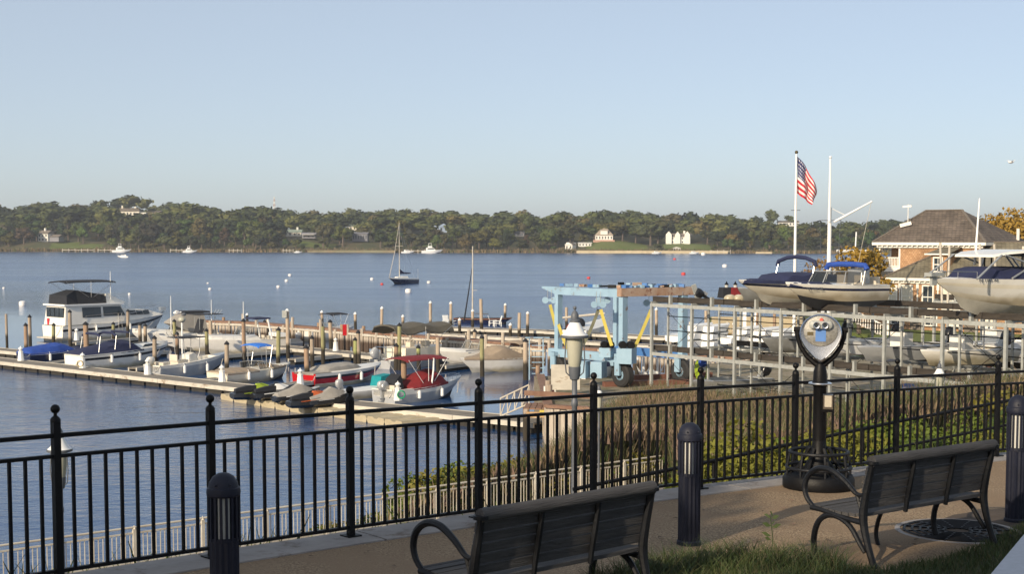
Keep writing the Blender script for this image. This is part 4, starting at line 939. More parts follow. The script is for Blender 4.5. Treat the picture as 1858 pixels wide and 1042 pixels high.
# adirondack chairs on the outer dock
def adk(px, py, lb, a):
    b = gnd(px, py, .5); t = top('deck_chair', lb, 'chair', b, a, 'white adirondack chairs on the outer dock')
    for k in range(5): MB('pure_white').box((-.26 + k * .13, .28, .62), (.11, .03, .95), rot=Matrix.Rotation(rad(-18), 3, 'X')).build('back_slat', t, smooth=0)
    MB('pure_white').box((0, -.05, .32), (.6, .6, .04)).build('seat', t, smooth=0)
    for s in (-1, 1):
        MB('pure_white').box((s * .36, -.1, .56), (.13, .75, .03)).build('arm', t, smooth=0); MB('pure_white').box((s * .34, -.38, .27), (.06, .08, .56)).build('leg', t, smooth=0); MB('pure_white').box((s * .33, .3, .25), (.06, .08, .5)).build('leg', t, smooth=0)
adk(811, 592, 'white adirondack chair left of the piling on the outer dock', .5); adk(822, 593, 'white adirondack chair right of the piling on the outer dock', .9)
adk(893, 592, 'white adirondack chair facing another beside the boom', 1.6); adk(903, 593, 'white adirondack chair nearest the dark hull stern', -1.4)
# buoys, birds
def buoy(px, py, r, mat, lb):
    b = gnd(px, py, 0); MB(mat).lathe([(.0, -.1), (r * .95, -.05), (r, r * .4), (r * .95, r * .95), (r * .5, r * 1.15), (.02, r * 1.2)], n=14, caps=False).build('mooring_buoy', label=lb, cat='buoy', loc=b, group='mooring buoys on the river')
for px, py, r, mat, lb in ((41, 554, .50, 'buoy_white', 'large white mooring buoy left of the motor yacht'), (207, 557, .52, 'buoy_white', 'large white mooring buoy over the motor yacht deckhouse'), (741, 531, .55, 'buoy_white', 'white mooring buoy just below the moored sailboat'), (1219, 529, .55, 'buoy_white', 'white mooring buoy above the rusty beam end'),
   (1240, 499, .55, 'buoy_red', 'red mooring buoy far out before the rambling house'), (1315, 485, .8, 'buoy_white', 'white buoy left of the flagpole out on the river'), (7, 524, .25, 'buoy_white', 'tiny white float farthest to the side of the bay'), (381, 526, .3, 'buoy_white', 'small white float out past the pilings'), (235, 535, .25, 'buoy_white', 'small white float beyond the yacht antenna'),
   (377, 515, .22, 'buoy_white', 'faint small float beyond the other on the river'), (526, 501, .45, 'buoy_white', 'white float highest of three left of the sailboat'), (520, 511, .4, 'buoy_white', 'white float middle of three left of the sailboat'), (505, 522, .35, 'buoy_white', 'white float lowest of three left of the sailboat'), (675, 508, .4, 'buoy_white', 'white float close left of the sailboat bow'),
   (778, 514, .4, 'buoy_white', 'white float close right of the sailboat stern'), (649, 458.5, .9, 'buoy_red', 'orange marker under the far timber seawall'), (1068, 506, .4, 'buoy_red', 'small pinkish float above the travel lift'), (1224, 471.5, .6, 'buoy_red', 'small red float under the rambling house'), (1276, 463, 1.2, 'buoy_white', 'white float close under the tan far seawall'), (693, 517, .3, 'buoy_red', 'small orange float at the sailboat mooring line')): buoy(px, py, r, mat, lb)
def gull(px, py, Y, lb, wings=True, s=.6):
    p = at(px, py, Y); t = top('gull', lb, 'bird', p, .4)
    MB('buoy_white').ball((0, 0, 0), .16 * s, sq=(2.2, 1, 1)).ball((.36 * s, 0, .05 * s), .08 * s).build('body', t)
    if wings:
        for k in (-1, 1): MB('buoy_white').add([(.12 * s, 0, .02), (.05, k * .5 * s, .22 * s), (-.08, k * 1.0 * s, .12 * s), (-.14 * s, k * .45 * s, .16 * s), (-.12 * s, 0, 0)], [(0, 1, 2, 3, 4)]).build('wing', t, smooth=0)
gull(1834, 294, 60, 'white gull gliding in the sky right of the flag', s=.38)
gull(321, 568, 118, 'white gull flying low over the yacht bow', s=.9)
# ================= boats =================
class Hull:
    def __init__(s, L, B, fs, fb, draft=.45, rake=.12, full=2.3, sheer=1.8):
        s.L, s.B, s.fs, s.fb, s.dr, s.rk, s.full, s.sh = L, B, fs, fb, draft, rake * L, full, sheer
    def hb(s, t): return s.B / 2 * (1 - max(0, (t - .38) / .62) ** s.full * .985) * (.93 + .07 * min(1, t / .3))
    def sz(s, t): return s.fs + (s.fb - s.fs) * t ** s.sh
    def x(s, t, v=1): return -s.L / 2 + (s.L - s.rk * (1 - v) ** 1.2) * t
    def ring(s, t):
        u = max(0, (t - .5) / .5); b = s.hb(t); zs = s.sz(t); zk = -s.dr + (s.dr * .9) * u ** 3; bc = b * (.88 - .30 * u ** 2); zc = -.02 * s.L * .3 + u ** 2 * .42 * s.fb
        P = [(s.x(t, 0), 0, zk), (s.x(t, .22), bc, zc)]
        for v, k in ((.45, .40), (.72, .75), (.84, .88), (1, 1)):
            f = k if u == 0 else k - .22 * u * (k * (1 - k)) * 4 * .5
            P.append((s.x(t, v), bc + (b - bc) * f, zc + (zs - zc) * ((v - .22) / .78)))
        return P
    def mesh(s, top_, bottom, _=None, stripe=None, upper=None, low=None, N=16):
        mb = MB(top_); ts = [i / N for i in range(N + 1)]; R_ = [s.ring(t) for t in ts]
        bands = [bottom, low or top_, top_, stripe or top_, upper or top_]
        for side in (1, -1):
            k = len(mb.v)
            for r in R_: mb.v += [(p[0], p[1] * side, p[2]) for p in r]
            for i in range(N):
                for j in range(5):
                    mb.m(bands[j]); q = (k + i * 6 + j, k + (i + 1) * 6 + j, k + (i + 1) * 6 + j + 1, k + i * 6 + j + 1)
                    mb.f.append(q if side > 0 else q[::-1]); mb.mi.append(mb.cur)
        r = R_[0]; mb.m(top_); ring = [p for p in r] + [(p[0], -p[1], p[2]) for p in reversed(r[1:])]
        k = len(mb.v); mb.v += ring; mb.f.append(tuple(range(k, k + len(ring)))); mb.mi.append(mb.cur)
        return mb
    def deck(s, mb, t0=0, t1=1, inset=.0, crown=.06, dz=0, N=10):
        rows = []
        for i in range(N + 1):
            t = t0 + (t1 - t0) * i / N; b = max(.01, s.hb(t) - inset); z = s.sz(t) + dz; x = s.x(t)
            rows.append([(x, b * c, z + crown * (1 - c * c)) for c in (-1, -.55, 0, .55, 1)])
        return mb.loft(rows, closed=False)
    def cover(s, mat, prof, w=.98, N=18, ridge=.45, dz=.0):
        mb = MB(mat); rows = []; t0, t1 = prof[0][0], prof[-1][0]
        for i in range(N + 1):
            t = t0 + (t1 - t0) * i / N; h = interp(prof, t); b = max(.02, s.hb(t) * w + .02); z = s.sz(t) + dz; x = s.x(t); sag = .03 * math.sin(i * 1.7)
            rows.append([(x, -b, z - .1), (x, -b, z + .02), (x, -b * (ridge + .3), z + h * .72 + sag), (x, -b * ridge * .6, z + h), (x, 0, z + h * 1.03), (x, b * ridge * .6, z + h), (x, b * (ridge + .3), z + h * .72 + sag), (x, b, z + .02), (x, b, z - .1)])
        mb.loft(rows, closed=False); k = len(mb.v); n = 9
        mb.f.append(tuple(range(k - n, k))); mb.f.append(tuple(reversed(range(k - n * (N + 1), k - n * N)))); mb.mi += [mb.cur] * 2
        return mb
def bimini(root, x0, x1, w, z, mat, zb, crown=.12, frame='steel', sag=.0, drop=.05, th=.035):
    mb = MB(mat); n = 10; rows = []
    for i in range(n + 1):
        x = x0 + (x1 - x0) * i / n; e = -.09 * (abs(2 * i / n - 1) ** 4) - sag * math.sin(i / n * math.pi * 2) ** 2
        rows.append([(x, w / 2 * c, z + e + crown * (1 - c * c) - (drop if abs(c) == 1 else 0)) for c in (-1, -.8, -.4, 0, .4, .8, 1)])
    r2 = [[(x, y, zz - th) for x, y, zz in reversed(r)] for r in rows]; mb.loft([a + b for a, b in zip(rows, r2)]); mb.build('canopy', root)
    xm = (x0 + x1) / 2
    for x, f in ((x0 + .1, xm - .25), (xm, xm), (x1 - .1, xm + .25)):
        for sd in (-1, 1): MB(frame).tube([(f, sd * w * .5, zb), (x, sd * w * .5, z - .02)], .018, 6).build('canopy_pole', root)
def outboard(root, x, y, z, s=1.0, mat='black_gel', tilt=0):
    A = Matrix.Rotation(rad(-tilt), 4, 'Y'); T = Matrix.Translation((x, y, z))
    t = put('outboard_motor', None, root); t.matrix_local = T @ A
    def rr(cx, z_, l, w): return [(cx + l / 2 * math.copysign(abs(math.cos(a)) ** .6, math.cos(a)), w / 2 * math.copysign(abs(math.sin(a)) ** .6, math.sin(a)), z_) for a in [2 * math.pi * k / 16 for k in range(16)]]
    MB(mat).loft([rr(-.02, .05, .30, .24), rr(-.05, .16, .48, .32), rr(-.06, .38, .56, .35), rr(-.05, .52, .50, .32), rr(-.02, .60, .34, .22)]).build('cowling', t).scale = (s, s, s)
    q = MB('alum' if mat != 'black_gel' else mat).box((-.03, 0, -.35), (.16, .12, .85)).box((-.1, 0, -.45), (.34, .26, .03)).tube([(-.28, 0, -.72), (.1, 0, -.72), (.18, 0, -.70)], [.03, .06, .02], 8).box((-.02, 0, -.86), (.22, .02, .24))
    for k in range(3): q.box((-.3, .09 * math.cos(k * 2.1), -.72 + .09 * math.sin(k * 2.1)), (.02, .12, .09), rot=Matrix.Rotation(k * 2.1, 3, 'X') @ Matrix.Rotation(.5, 3, 'Y'))
    q.m('alum').box((.14, 0, -.02), (.16, .18, .3)); q.build('lower_unit', t, smooth=30).scale = (s, s, s)
def windshield(root, H, t0, t1, h, w=.8, rake=.5, side=.9, frame='alum', glass='glass_dark', z=None):
    x1 = H.x(t1); x0 = H.x(t0); b = H.hb(t0) * w; bf = H.hb(t1) * w * .5; zf = (H.sz(t1) if z is None else z) + .05; zs = (H.sz(t0) if z is None else z) + .05
    B_ = [(x0, -b, zs), ((x0 + x1) / 2 + .1, -b * .9, zs), (x1, -bf, zf), (x1, bf, zf), ((x0 + x1) / 2 + .1, b * .9, zs), (x0, b, zs)]
    T_ = [(x0 - .1, -b * .93, zs + h * side), ((x0 + x1) / 2 + .1 - rake * h, -b * .8, zs + h), (x1 - rake * h * 1.3, -bf * .9, zs + h), (x1 - rake * h * 1.3, bf * .9, zs + h), ((x0 + x1) / 2 + .1 - rake * h, b * .8, zs + h), (x0 - .1, b * .93, zs + h * side)]
    k = put('windshield', None, root)
    for i in range(5): MB(glass).add([B_[i], B_[i + 1], T_[i + 1], T_[i]], [(0, 1, 2, 3)]).build('pane', k, smooth=0)
    f = MB(frame).tube(T_, .022, 6)
    for a, c in zip(B_, T_): f.tube([a, c], .02, 6)
    f.build('frame', k)
def rail(root, H, t0, t1, h, n=5, inset=.06):
    for sd in (-1, 1):
        pts = [(H.x(t), sd * max(.03, H.hb(t) - inset), H.sz(t) + h * min(1, (t1 + .02 - t) * 12 + .3 if t > t1 - .05 else 1)) for t in lin(t0, t1, 9)]
        m = MB('steel').tube(pts, .014, 5)
        for t in lin(t0, t1, n): m.tube([(H.x(t), sd * max(.03, H.hb(t) - inset), H.sz(t)), (H.x(t), sd * max(.03, H.hb(t) - inset), H.sz(t) + h)], .011, 5)
        m.build('bow_rail', root)
def antenna(root, x, y, z, h, r=.014, tilt=0):
    MB('pure_white').tube([(x, y, z), (x - tilt * h, y, z + h)], [r * 1.6, r * .8], 6).build('antenna', root)
def cockpit(root, H, t0, t1, depth=.45, mat='white_gel', seat='vinyl', inset=.18):
    m = MB(mat); rows = []
    for i in range(9):
        t = t0 + (t1 - t0) * i / 8; b = H.hb(t); z = H.sz(t) + .02; x = H.x(t); bi = max(.05, b - inset)
        rows.append([(x, -b, z), (x, -bi, z + .02), (x, -bi + .02, z - depth), (x, 0, z - depth - .02), (x, bi - .02, z - depth), (x, bi, z + .02), (x, b, z)])
    m.loft(rows, closed=False)
    for r in (rows[0], rows[-1]):
        k = len(m.v); m.v += [r[1], r[2], r[4], r[5]]; m.f.append((k, k + 1, k + 2, k + 3)); m.mi.append(m.cur)
    m.box(((rows[0][3][0]) + .05, 0, rows[0][0][2] - .02), (.14, H.hb(t0) * 2 - .05, .06))
    m.build('cockpit', root, smooth=25)
    if seat:
        xx = H.x(t0) + .55; zf = H.sz(t0) - depth
        MB(seat).box((xx, 0, zf + .2), (.5, H.hb(t0) * 1.3, .36)).box((xx - .28, 0, zf + .5), (.12, H.hb(t0) * 1.3, .5)).build('stern_seat', root, smooth=0)
        for sd in (-1, 1): MB(seat).box((H.x(t0 + (t1 - t0) * .7), sd * .45, zf + .25), (.45, .5, .4)).box((H.x(t0 + (t1 - t0) * .7) - .25, sd * .45, zf + .55), (.1, .48, .55)).build('helm_seat', root, smooth=0)
AA = NA      # bow pointing away from the near dock (to the right, outward)
AB = NA + math.pi
def boat_root(name, label, px, py, ang, z=0.0, cat='boat', group=None, loc=None):
    p = gnd(px, py, z) if loc is None else loc
    return top(name, label, cat, p, ang, group)

# --- 1 motor yacht ---
def yacht():
    t = boat_root('motor_yacht', 'large white flybridge motor yacht with navy canvas, stern toward the promenade', 200, 612, NA - .02)
    H = Hull(11.8, 3.9, 1.35, 2.15, .7, .09, 2.6, 2.2)
    H.mesh('white_gel', 'bottom_dark', None, 'black_gel', 'white_gel').build('hull', t)
    H.deck(MB('white_gel'), dz=.01).build('deck', t)
    def prism_xz(pts, w, mat, nm, tw=1.0, zt=None):
        # house side profile extruded over beam w, narrowing by tw at the top
        z0 = min(p[1] for p in pts); z1 = max(p[1] for p in pts)
        def yy(z): return w / 2 * (1 - (1 - tw) * (z - z0) / (z1 - z0))
        m = MB(mat).loft([[(x, -yy(z), z) for x, z in pts], [(x, yy(z), z) for x, z in pts]]); return m.build(nm, t, smooth=0)
    prism_xz([(-5.7, 1.4), (1.0, 1.5), (.1, 3.15), (-5.5, 3.15)], 3.7, 'white_gel', 'saloon', .9)
    prism_xz([(1.0, 1.5), (5.0, 2.0), (3.3, 2.52), (.4, 2.75)], 3.0, 'white_gel', 'forward_cabin', .7)
    MB('pure_white').box((-2.7, 0, 3.22), (6.1, 3.75, .14)).build('upper_deck', t, smooth=0)
    def side_pane(x0, x1, z0, z1, y0, y1, nm='side_window', sl=0):
        for sd in (-1, 1): MB('glass_window').plate([(x0, sd * y0, z0), (x1, sd * y0, z0), (x1 - sl, sd * y1, z1), (x0, sd * y1, z1)], (0, sd, 0), .02).build(nm, t, smooth=0)
    side_pane(-1.75, .55, 2.12, 2.98, 1.80, 1.71, sl=.5); side_pane(-3.9, -2.0, 2.05, 2.98, 1.81, 1.71)
    for k in range(3): side_pane(1.35 + k * .72, 2.0 + k * .72, 2.12, 2.5, 1.38 - .0, 1.12, 'cabin_window')
    for y in (-1.15, -.4, .4, 1.15): MB('glass_window').box((-5.63, y, 2.55), (.06, .62, .8)).build('stern_window', t, smooth=0)
    MB('glass_dark').box((-5.62, 0, 2.55), (.02, 3.0, .9)).build('stern_screen', t, smooth=0)
    fb = MB('white_gel').loft([[(-1.2, -1.45, 3.28), (-1.2, 1.45, 3.28), (-1.2, 1.35, 4.15), (-1.2, -1.35, 4.15)], [(-.2, -1.35, 3.28), (-.2, 1.35, 3.28), (-.7, 1.2, 4.2), (-.7, -1.2, 4.2)], [(1.0, -1.1, 3.28), (1.0, 1.1, 3.28), (-.45, 1.05, 4.0), (-.45, -1.05, 4.0)]]); fb.build('flybridge', t, smooth=0)
    MB('pure_white').box((-1.5, 0, 4.05), (1.2, 1.4, .25)).build('helm_console', t, smooth=0)
    cv = MB('black_canvas').loft([[(-5.35, -1.6, 3.3), (-5.35, 1.6, 3.3), (-5.3, 1.5, 4.1), (-5.3, -1.5, 4.1)], [(-4.2, -1.6, 3.3), (-4.2, 1.6, 3.3), (-4.0, .8, 4.55), (-4.0, -.8, 4.55)], [(-1.3, -1.5, 3.3), (-1.3, 1.5, 3.3), (-1.4, 1.4, 4.05), (-1.4, -1.4, 4.05)]]); cv.build('flybridge_cover', t, smooth=0)
    bimini(t, -5.4, -.2, 3.0, 5.35, 'black_canvas', 3.9, .1, th=.06)
    antenna(t, -.7, -1.35, 3.6, 2.6, .03)
    for sd in (-1, 1):
        MB('steel').tube([(-3.6, sd * 1.85, 1.5), (-3.6, sd * 1.85, 2.2), (-.2, sd * 1.85, 2.35), (1.4, sd * 1.6, 2.3), (3.2, sd * 1.3, 2.55), (5.3, sd * .35, 2.9)], .02, 6).build('side_rail', t)
    MB('white_gel').box((5.75, 0, 2.45), (.55, .4, .4)).build('anchor_pulpit', t, smooth=0)
    MB('rail_white').box((-6.2, 0, .25), (.7, 3.4, .1)).build('swim_platform', t, smooth=0)
    MB('flag_cloth').plate([(-5.72, .9, 2.0), (-5.74, 1.25, 1.95), (-5.74, 1.2, 1.35), (-5.72, .95, 1.3)], (-1, 0, 0), .01).build('ensign', t, smooth=0)
    MB('black_gel').box((-.4, -1.86, 1.22), (2.4, .1, .25)).build('fender_board', t, smooth=0)
    ld = MB('steel'); 
    for k in (-.18, .18): ld.tube([(-.1 + k, -1.98, .5), (-.1 + k, -1.9, 2.3)], .018, 6)
    for k in range(5): ld.tube([(-.28, -1.96, .7 + k * .3), (.08, -1.96, .7 + k * .3)], .015, 5)
    ld.build('ladder', t)
yacht()
# --- 2 blue-covered speedboat ---
t = boat_root('speedboat', 'dark-hulled speedboat under a bright blue cover', 101, 652, NA); H = Hull(5.4, 2.2, .62, .82)
H.mesh('navy_gel', 'bottom_dark', None, 'navy_gel', 'white_gel').build('hull', t); H.deck(MB('white_gel')).build('deck', t)
H.cover('blue_canvas', [(0, .25), (.05, .4), (.3, .52), (.5, .6), (.62, .42), (.74, .05)]).build('cover', t)
H.cover('navy_canvas', [(.74, .04), (.8, .12), (.9, .1), (.95, .02)]).build('bow_cover', t)
# --- 3 navy canvas cruiser ---
t = boat_root('cabin_cruiser', 'white cabin cruiser with navy cockpit canvas and folded bimini', 222, 664, NA); H = Hull(7.9, 2.7, 1.05, 1.35, .5, .12, 2.2, 1.2)
H.mesh('white_gel', 'bottom_dark', None, 'black_gel', 'white_gel').build('hull', t); H.deck(MB('white_gel'), .3, 1, crown=.32).build('deck', t)
H.cover('navy_canvas', [(0, .15), (.05, .35), (.3, .6), (.42, .78), (.52, .72), (.64, .05)]).build('cockpit_cover', t)
for sd in (-1, 1): MB('glass_window').plate([(H.x(.62), sd * 1.16, 1.36), (H.x(.86), sd * .84, 1.44), (H.x(.78), sd * .90, 1.56), (H.x(.66), sd * 1.02, 1.56)], (0, sd, 0), .03).build('cabin_window', t, smooth=0)
for k, x in enumerate((-2.7, -1.4)):
    for sd in (-1, 1): MB('steel').tube([(x, sd * 1.2, 1.1), (x + .2, sd * 1.15, 2.35)], .02, 6).build('canopy_pole', t)
    MB('navy_canvas').tube([(x + .2, -1.15, 2.3), (x + .22, -.6, 2.48), (x + .22, .6, 2.48), (x + .2, 1.15, 2.3)], .09, 8).build('folded_canopy', t)
MB('steel').tube([(-.1, -1.2, 1.1), (-.1, -1.15, 2.5)], .025, 6).build('arch_post', t); MB('steel').tube([(-.1, 1.2, 1.1), (-.1, 1.15, 2.5)], .025, 6).build('arch_post', t); MB('navy_canvas').tube([(-.15, -1.15, 2.5), (-.1, 1.15, 2.5)], .07, 8).build('folded_canopy', t)
rail(t, H, .7, .98, .3, 4); MB('white_gel').box((-4.2, 0, .3), (.7, 2.3, .12)).build('swim_platform', t, smooth=0); MB('steel').box((4.1, 0, 1.42), (.5, .16, .1)).build('anchor', t, smooth=0)
MB('bottom_dark').box((.55, -1.3, .82), (.28, .06, .1)).build('porthole', t, smooth=0)
# --- 4 centre console ---
def center_console(name, label, px, py, ang, L, hullc, ttop='black_canvas', n_out=1, tt_z=2.35, z=0, loc=None, ob='white_gel', tx=(-.2, .12)):
    t = boat_root(name, label, px, py, ang, loc=loc); H = Hull(L, L * .34, .78, 1.35, .45, .15, 2.0, 1.7)
    H.mesh(hullc, 'bottom_dark', None, hullc, 'white_gel').build('hull', t)
    H.deck(MB('white_gel'), .78, 1).build('foredeck', t); cockpit(t, H, .0, .78, .42, seat=None)
    MB('white_gel').loft([[(-.45, -.42, .4), (-.45, .42, .4), (-.45, .42, 1.35), (-.45, -.42, 1.35)], [(.1, -.4, .4), (.1, .4, .4), (.0, .36, 1.5), (.0, -.36, 1.5)], [(.5, -.38, .4), (.5, .38, .4), (.3, .34, 1.2), (.3, -.34, 1.2)]]).build('console', t, smooth=0)
    MB('glass_dark').add([(.05, -.38, 1.48), (.05, .38, 1.48), (-.15, .32, 1.85), (-.15, -.32, 1.85)], [(0, 1, 2, 3)]).build('windshield', t, smooth=0)
    MB('vinyl').box((-1.15, 0, .8), (.45, .9, .5)).box((-1.4, 0, 1.2), (.1, .85, .45)).build('helm_seat', t, smooth=0); MB('vinyl').box((1.3, 0, .7), (.8, .7, .35)).build('bow_seat', t, smooth=0); MB('vinyl').box((-2.5, 0, .85), (.4, 1.3, .25)).build('stern_bench', t, smooth=0)
    if ttop:
        MB(ttop).box((-.35, 0, tt_z), (L * .32, L * .26, .05)).build('t_top', t, smooth=0)
        for sx, sy in ((-.9, -.55), (-.9, .55), (.35, -.5), (.35, .5)): MB('alum').tube([(sx * .6 - .2, sy * .7, .5), (sx, sy, 1.5), (sx * 1.1, sy, tt_z)], .022, 6).build('t_top_leg', t)
        for k in range(3): MB('alum').tube([(-1.35, -.5 + k * .5, tt_z), (-1.6, -.55 + k * .55, tt_z + .35)], .02, 5).build('rod_holder', t)
    for k in range(n_out): outboard(t, -L / 2 - .05, (k - (n_out - 1) / 2) * .6, .75, 1.05, ob)
    return t, H
center_console('center_console_boat', 'grey-blue centre console boat with white console, bow up to the piling', 347, 679, NA, 6.3, 'grey_gel', 'black_canvas', tt_z=2.55)
# --- 5 tan bowrider with blue bimini ---
t = boat_root('bowrider', 'cream bowrider with tan covers and a bright blue bimini', 462, 691, NA); H = Hull(6.0, 2.35, .72, .95)
H.mesh('cream_gel', 'bottom_dark').build('hull', t); H.deck(MB('cream_gel'), .3, 1, crown=.1).build('deck', t); H.cover('tan_canvas', [(0, .1), (.12, .18), (.3, .2), (.42, .1)]).build('stern_cover', t)
windshield(t, H, .44, .64, .42, .85); H.cover('tan_canvas', [(.62, .38), (.68, .2), (.8, .06), (.9, .02)], ridge=.4).build('bow_cover', t)
bimini(t, -.4, .85, 1.9, 2.35, 'bright_blue_canvas', .9, .1)
# --- 6 red speedboat ---
t = boat_root('red_speedboat', 'red and white speedboat with a grey cockpit cover', 623, 695, NA); H = Hull(6.6, 2.45, .86, .98, .45, .13, 2.1, 1.3)
H.mesh('red_gel', 'bottom_white', None, 'black_gel', 'white_gel', low='white_gel').build('hull', t); H.deck(MB('white_gel'), .2, 1, crown=.18).build('deck', t)
H.cover('grey_canvas', [(0, .04), (.16, .06), (.22, .36), (.42, .42), (.56, .4), (.66, .06)], ridge=.55, w=.8).build('cover', t)
# --- 7 little boat with teal bag, grey outboard ---
t = boat_root('skiff', 'low white skiff with a teal covered seat beside the red speedboat', 676, 719, NA - .1); H = Hull(4.6, 1.8, .45, .6)
H.mesh('white_gel', 'bottom_white').build('hull', t); H.deck(MB('white_gel'), crown=.1).build('deck', t); MB('teal_canvas').loft([[(.2, -.5, .55), (.2, .5, .55), (.3, .45, 1.15), (.3, -.45, 1.15)], [(1.3, -.5, .6), (1.3, .5, .6), (1.1, .35, 1.25), (1.1, -.35, 1.25)]]).build('seat_cover', t, smooth=0)
outboard(t, -2.35, 0, .6, .9, 'grey_gel')
t2 = top('spare_outboard', 'silver outboard tilted up between the skiff and the red bimini boat', 'outboard', gnd(704, 722, .3), NA); outboard(t2, 0, 0, .45, .95, 'alum', 40)
# --- 8 red bimini boat ---
t = boat_root('walkaround_boat', 'white boat with dark red bimini and cockpit canvas', 768, 724, NA - .05); t.scale = (.94, .94, .88); H = Hull(6.4, 2.4, .85, 1.25, .45, .15, 2.1, 1.6)
H.mesh('grey_gel', 'bottom_dark', None, 'white_gel', 'white_gel').build('hull', t); H.deck(MB('white_gel'), .55, 1, crown=.1).build('foredeck', t); cockpit(t, H, 0, .55, .45)
windshield(t, H, .5, .72, .55, .85, frame='pure_white'); bimini(t, -2.2, 1.2, 2.1, 2.75, 'red_canvas', .95, .15, 'pure_white')
H.cover('red_canvas', [(.22, .15), (.4, .75), (.58, .95), (.64, .5), (.70, .1)], ridge=.5).build('cockpit_canvas', t); rail(t, H, .7, .98, .28, 4)
MB('pure_white').tube([(-.3, -1.08, .95), (-.1, -1.05, 2.0), (-.05, -1.02, 2.75)], .055, 8).build('canopy_strut', t); MB('black_canvas').loft([[(-2.7, -.6, .9), (-2.7, .6, .9), (-2.6, .5, 1.5), (-2.6, -.5, 1.5)], [(-2.1, -.6, .9), (-2.1, .6, .9), (-2.2, .45, 1.8), (-2.2, -.45, 1.8)]]).build('stern_cover', t, smooth=0); outboard(t, -3.3, 0, .8, 1.05, 'grey_gel')
# --- 9, 10 bow-out runabouts at the middle dock ---
t = boat_root('cuddy_boat', 'small white cuddy boat with framed windshield, bow out', 850, 662, AB - .12); H = Hull(5.6, 2.2, .8, 1.15, .4, .16, 2.0, 1.5)
H.mesh('white_gel', 'bottom_white', None, 'white_gel', 'white_gel').build('hull', t); H.deck(MB('white_gel'), .35, 1, crown=.28).build('deck', t); cockpit(t, H, 0, .35, .4, seat=None)
MB('grey_gel').box((.1, -1.0, 1.12), (2.0, .05, .1)).box((.1, 1.0, 1.12), (2.0, .05, .1)).build('stripe', t, smooth=0); windshield(t, H, .32, .56, .55, .8, z=1.15, glass='glass_clear')
t = boat_root('covered_runabout', 'cream runabout with a two-part brown cover, bow out', 903, 673, AB - .12); H = Hull(6.9, 2.4, .85, 1.05, .4, .16, 2.0, 1.3)
H.mesh('white_gel', 'bottom_white').build('hull', t); H.deck(MB('white_gel'), crown=.05).build('deck', t); H.cover('tan_canvas', [(.12, .15), (.3, .35), (.42, .8), (.56, .85), (.68, .28), (.8, .18), (.96, .03)], ridge=.5).build('cover', t); MB('black_gel').box((-1.6, -1.13, .72), (1.6, .05, .06)).box((-1.6, 1.13, .72), (1.6, .05, .06)).build('stripe', t, smooth=0)
bimini(t, -1.2, -2.9, 2.0, 1.95, 'tan_canvas', 1.0, .1)
# --- 11 brown bimini pontoon style and dark boat behind ---
t = boat_root('deck_boat', 'beige deck boat under a large olive-brown bimini with big grey outboard', 752, 664, NA - .05); H = Hull(6.6, 2.5, .62, .7, .3, .05, 3.5, 1)
H.mesh('grey_gel', 'bottom_white').build('hull', t); H.deck(MB('white_gel')).build('deck', t)
def tank(z, k): return [(-1.9 + (4.6 * (i / 19) if i < 20 else 4.6 * (1 - (i - 20) / 19)), (1 if i < 20 else -1) * 1.18 * k * (1 - (max(0, ((i if i < 20 else 39 - i) / 19) - .55) / .45) ** 2.2 * .95), z) for i in range(40)]
MB('cream_gel').loft([tank(.68, .94), tank(1.0, 1.0), tank(1.42, 1.02), tank(1.45, .97)]).build('fence_panel', t)
bimini(t, -2.9, 2.7, 2.7, 2.95, 'olive_canvas', 1.4, .28, sag=.22, drop=.28, th=.1); outboard(t, -3.4, 0, .8, 1.35, 'grey_gel', 38)
MB('steel').tube([(-2.9, -.9, .7), (-2.9, -.9, 1.5), (-2.9, .9, 1.5), (-2.9, .9, .7)], .035, 6).build('tow_bar', t)
MB('pure_white').ball((1.6, -1.45, .55), .16, sq=(1, 1, 1.7)).build('fender', t)
for x in (-.6, .9): MB('vinyl').box((x, -.2, 1.5), (.4, .5, .6)).build('helm_seat', t, smooth=0)
t = boat_root('dark_runabout', 'black-hulled boat half hidden behind the beige deck boat', 795, 651, NA - .05); H = Hull(5.6, 2.3, 1.1, 1.3, .4, .08, 2.8); H.mesh('black_gel', 'bottom_dark', None, 'black_gel', 'grey_gel').build('hull', t); H.deck(MB('black_canvas')).build('deck', t); rail(t, H, .3, .95, .35, 6)
# --- 13 white boats on the middle dock ---
t = boat_root('express_cruiser', 'white express cruiser with grey canvas enclosure, bow toward the yacht', 318, 629, AB - .22); H = Hull(7.6, 2.7, 1.0, 1.35, .5, .16, 2.1, 1.4)
H.mesh('white_gel', 'bottom_white', None, 'white_gel', 'white_gel').build('hull', t); H.deck(MB('white_gel'), .3, 1, crown=.35).build('deck', t); cockpit(t, H, 0, .3, .45); windshield(t, H, .30, .55, .55, .82, z=1.45)
MB('grey_canvas').loft([[(.6, -1.0, 2.0), (.6, 1.0, 2.0), (.6, .9, 2.1), (.6, -.9, 2.1)], [(-.8, -1.1, 1.3), (-.8, 1.1, 1.3), (-.8, 1.0, 2.9), (-.8, -1.0, 2.9)], [(-2.6, -1.2, 1.1), (-2.6, 1.2, 1.1), (-2.2, 1.0, 2.9), (-2.2, -1.0, 2.9)]]).build('canvas_enclosure', t, smooth=0); MB('black_canvas').box((-1.6, 0, 2.95), (2.3, 2.2, .12)).build('hard_top', t, smooth=0)
rail(t, H, .55, .97, .4, 5); antenna(t, .8, 1.1, 1.4, 3.0, .03)
t, H = center_console('t_top_boat', 'white centre console boat with black T-top facing the leaning green piling', 366, 636, AB - .22, 7.4, 'white_gel', 'black_canvas', tt_z=3.0); antenna(t, -.6, .7, 1.2, 3.0, .025)
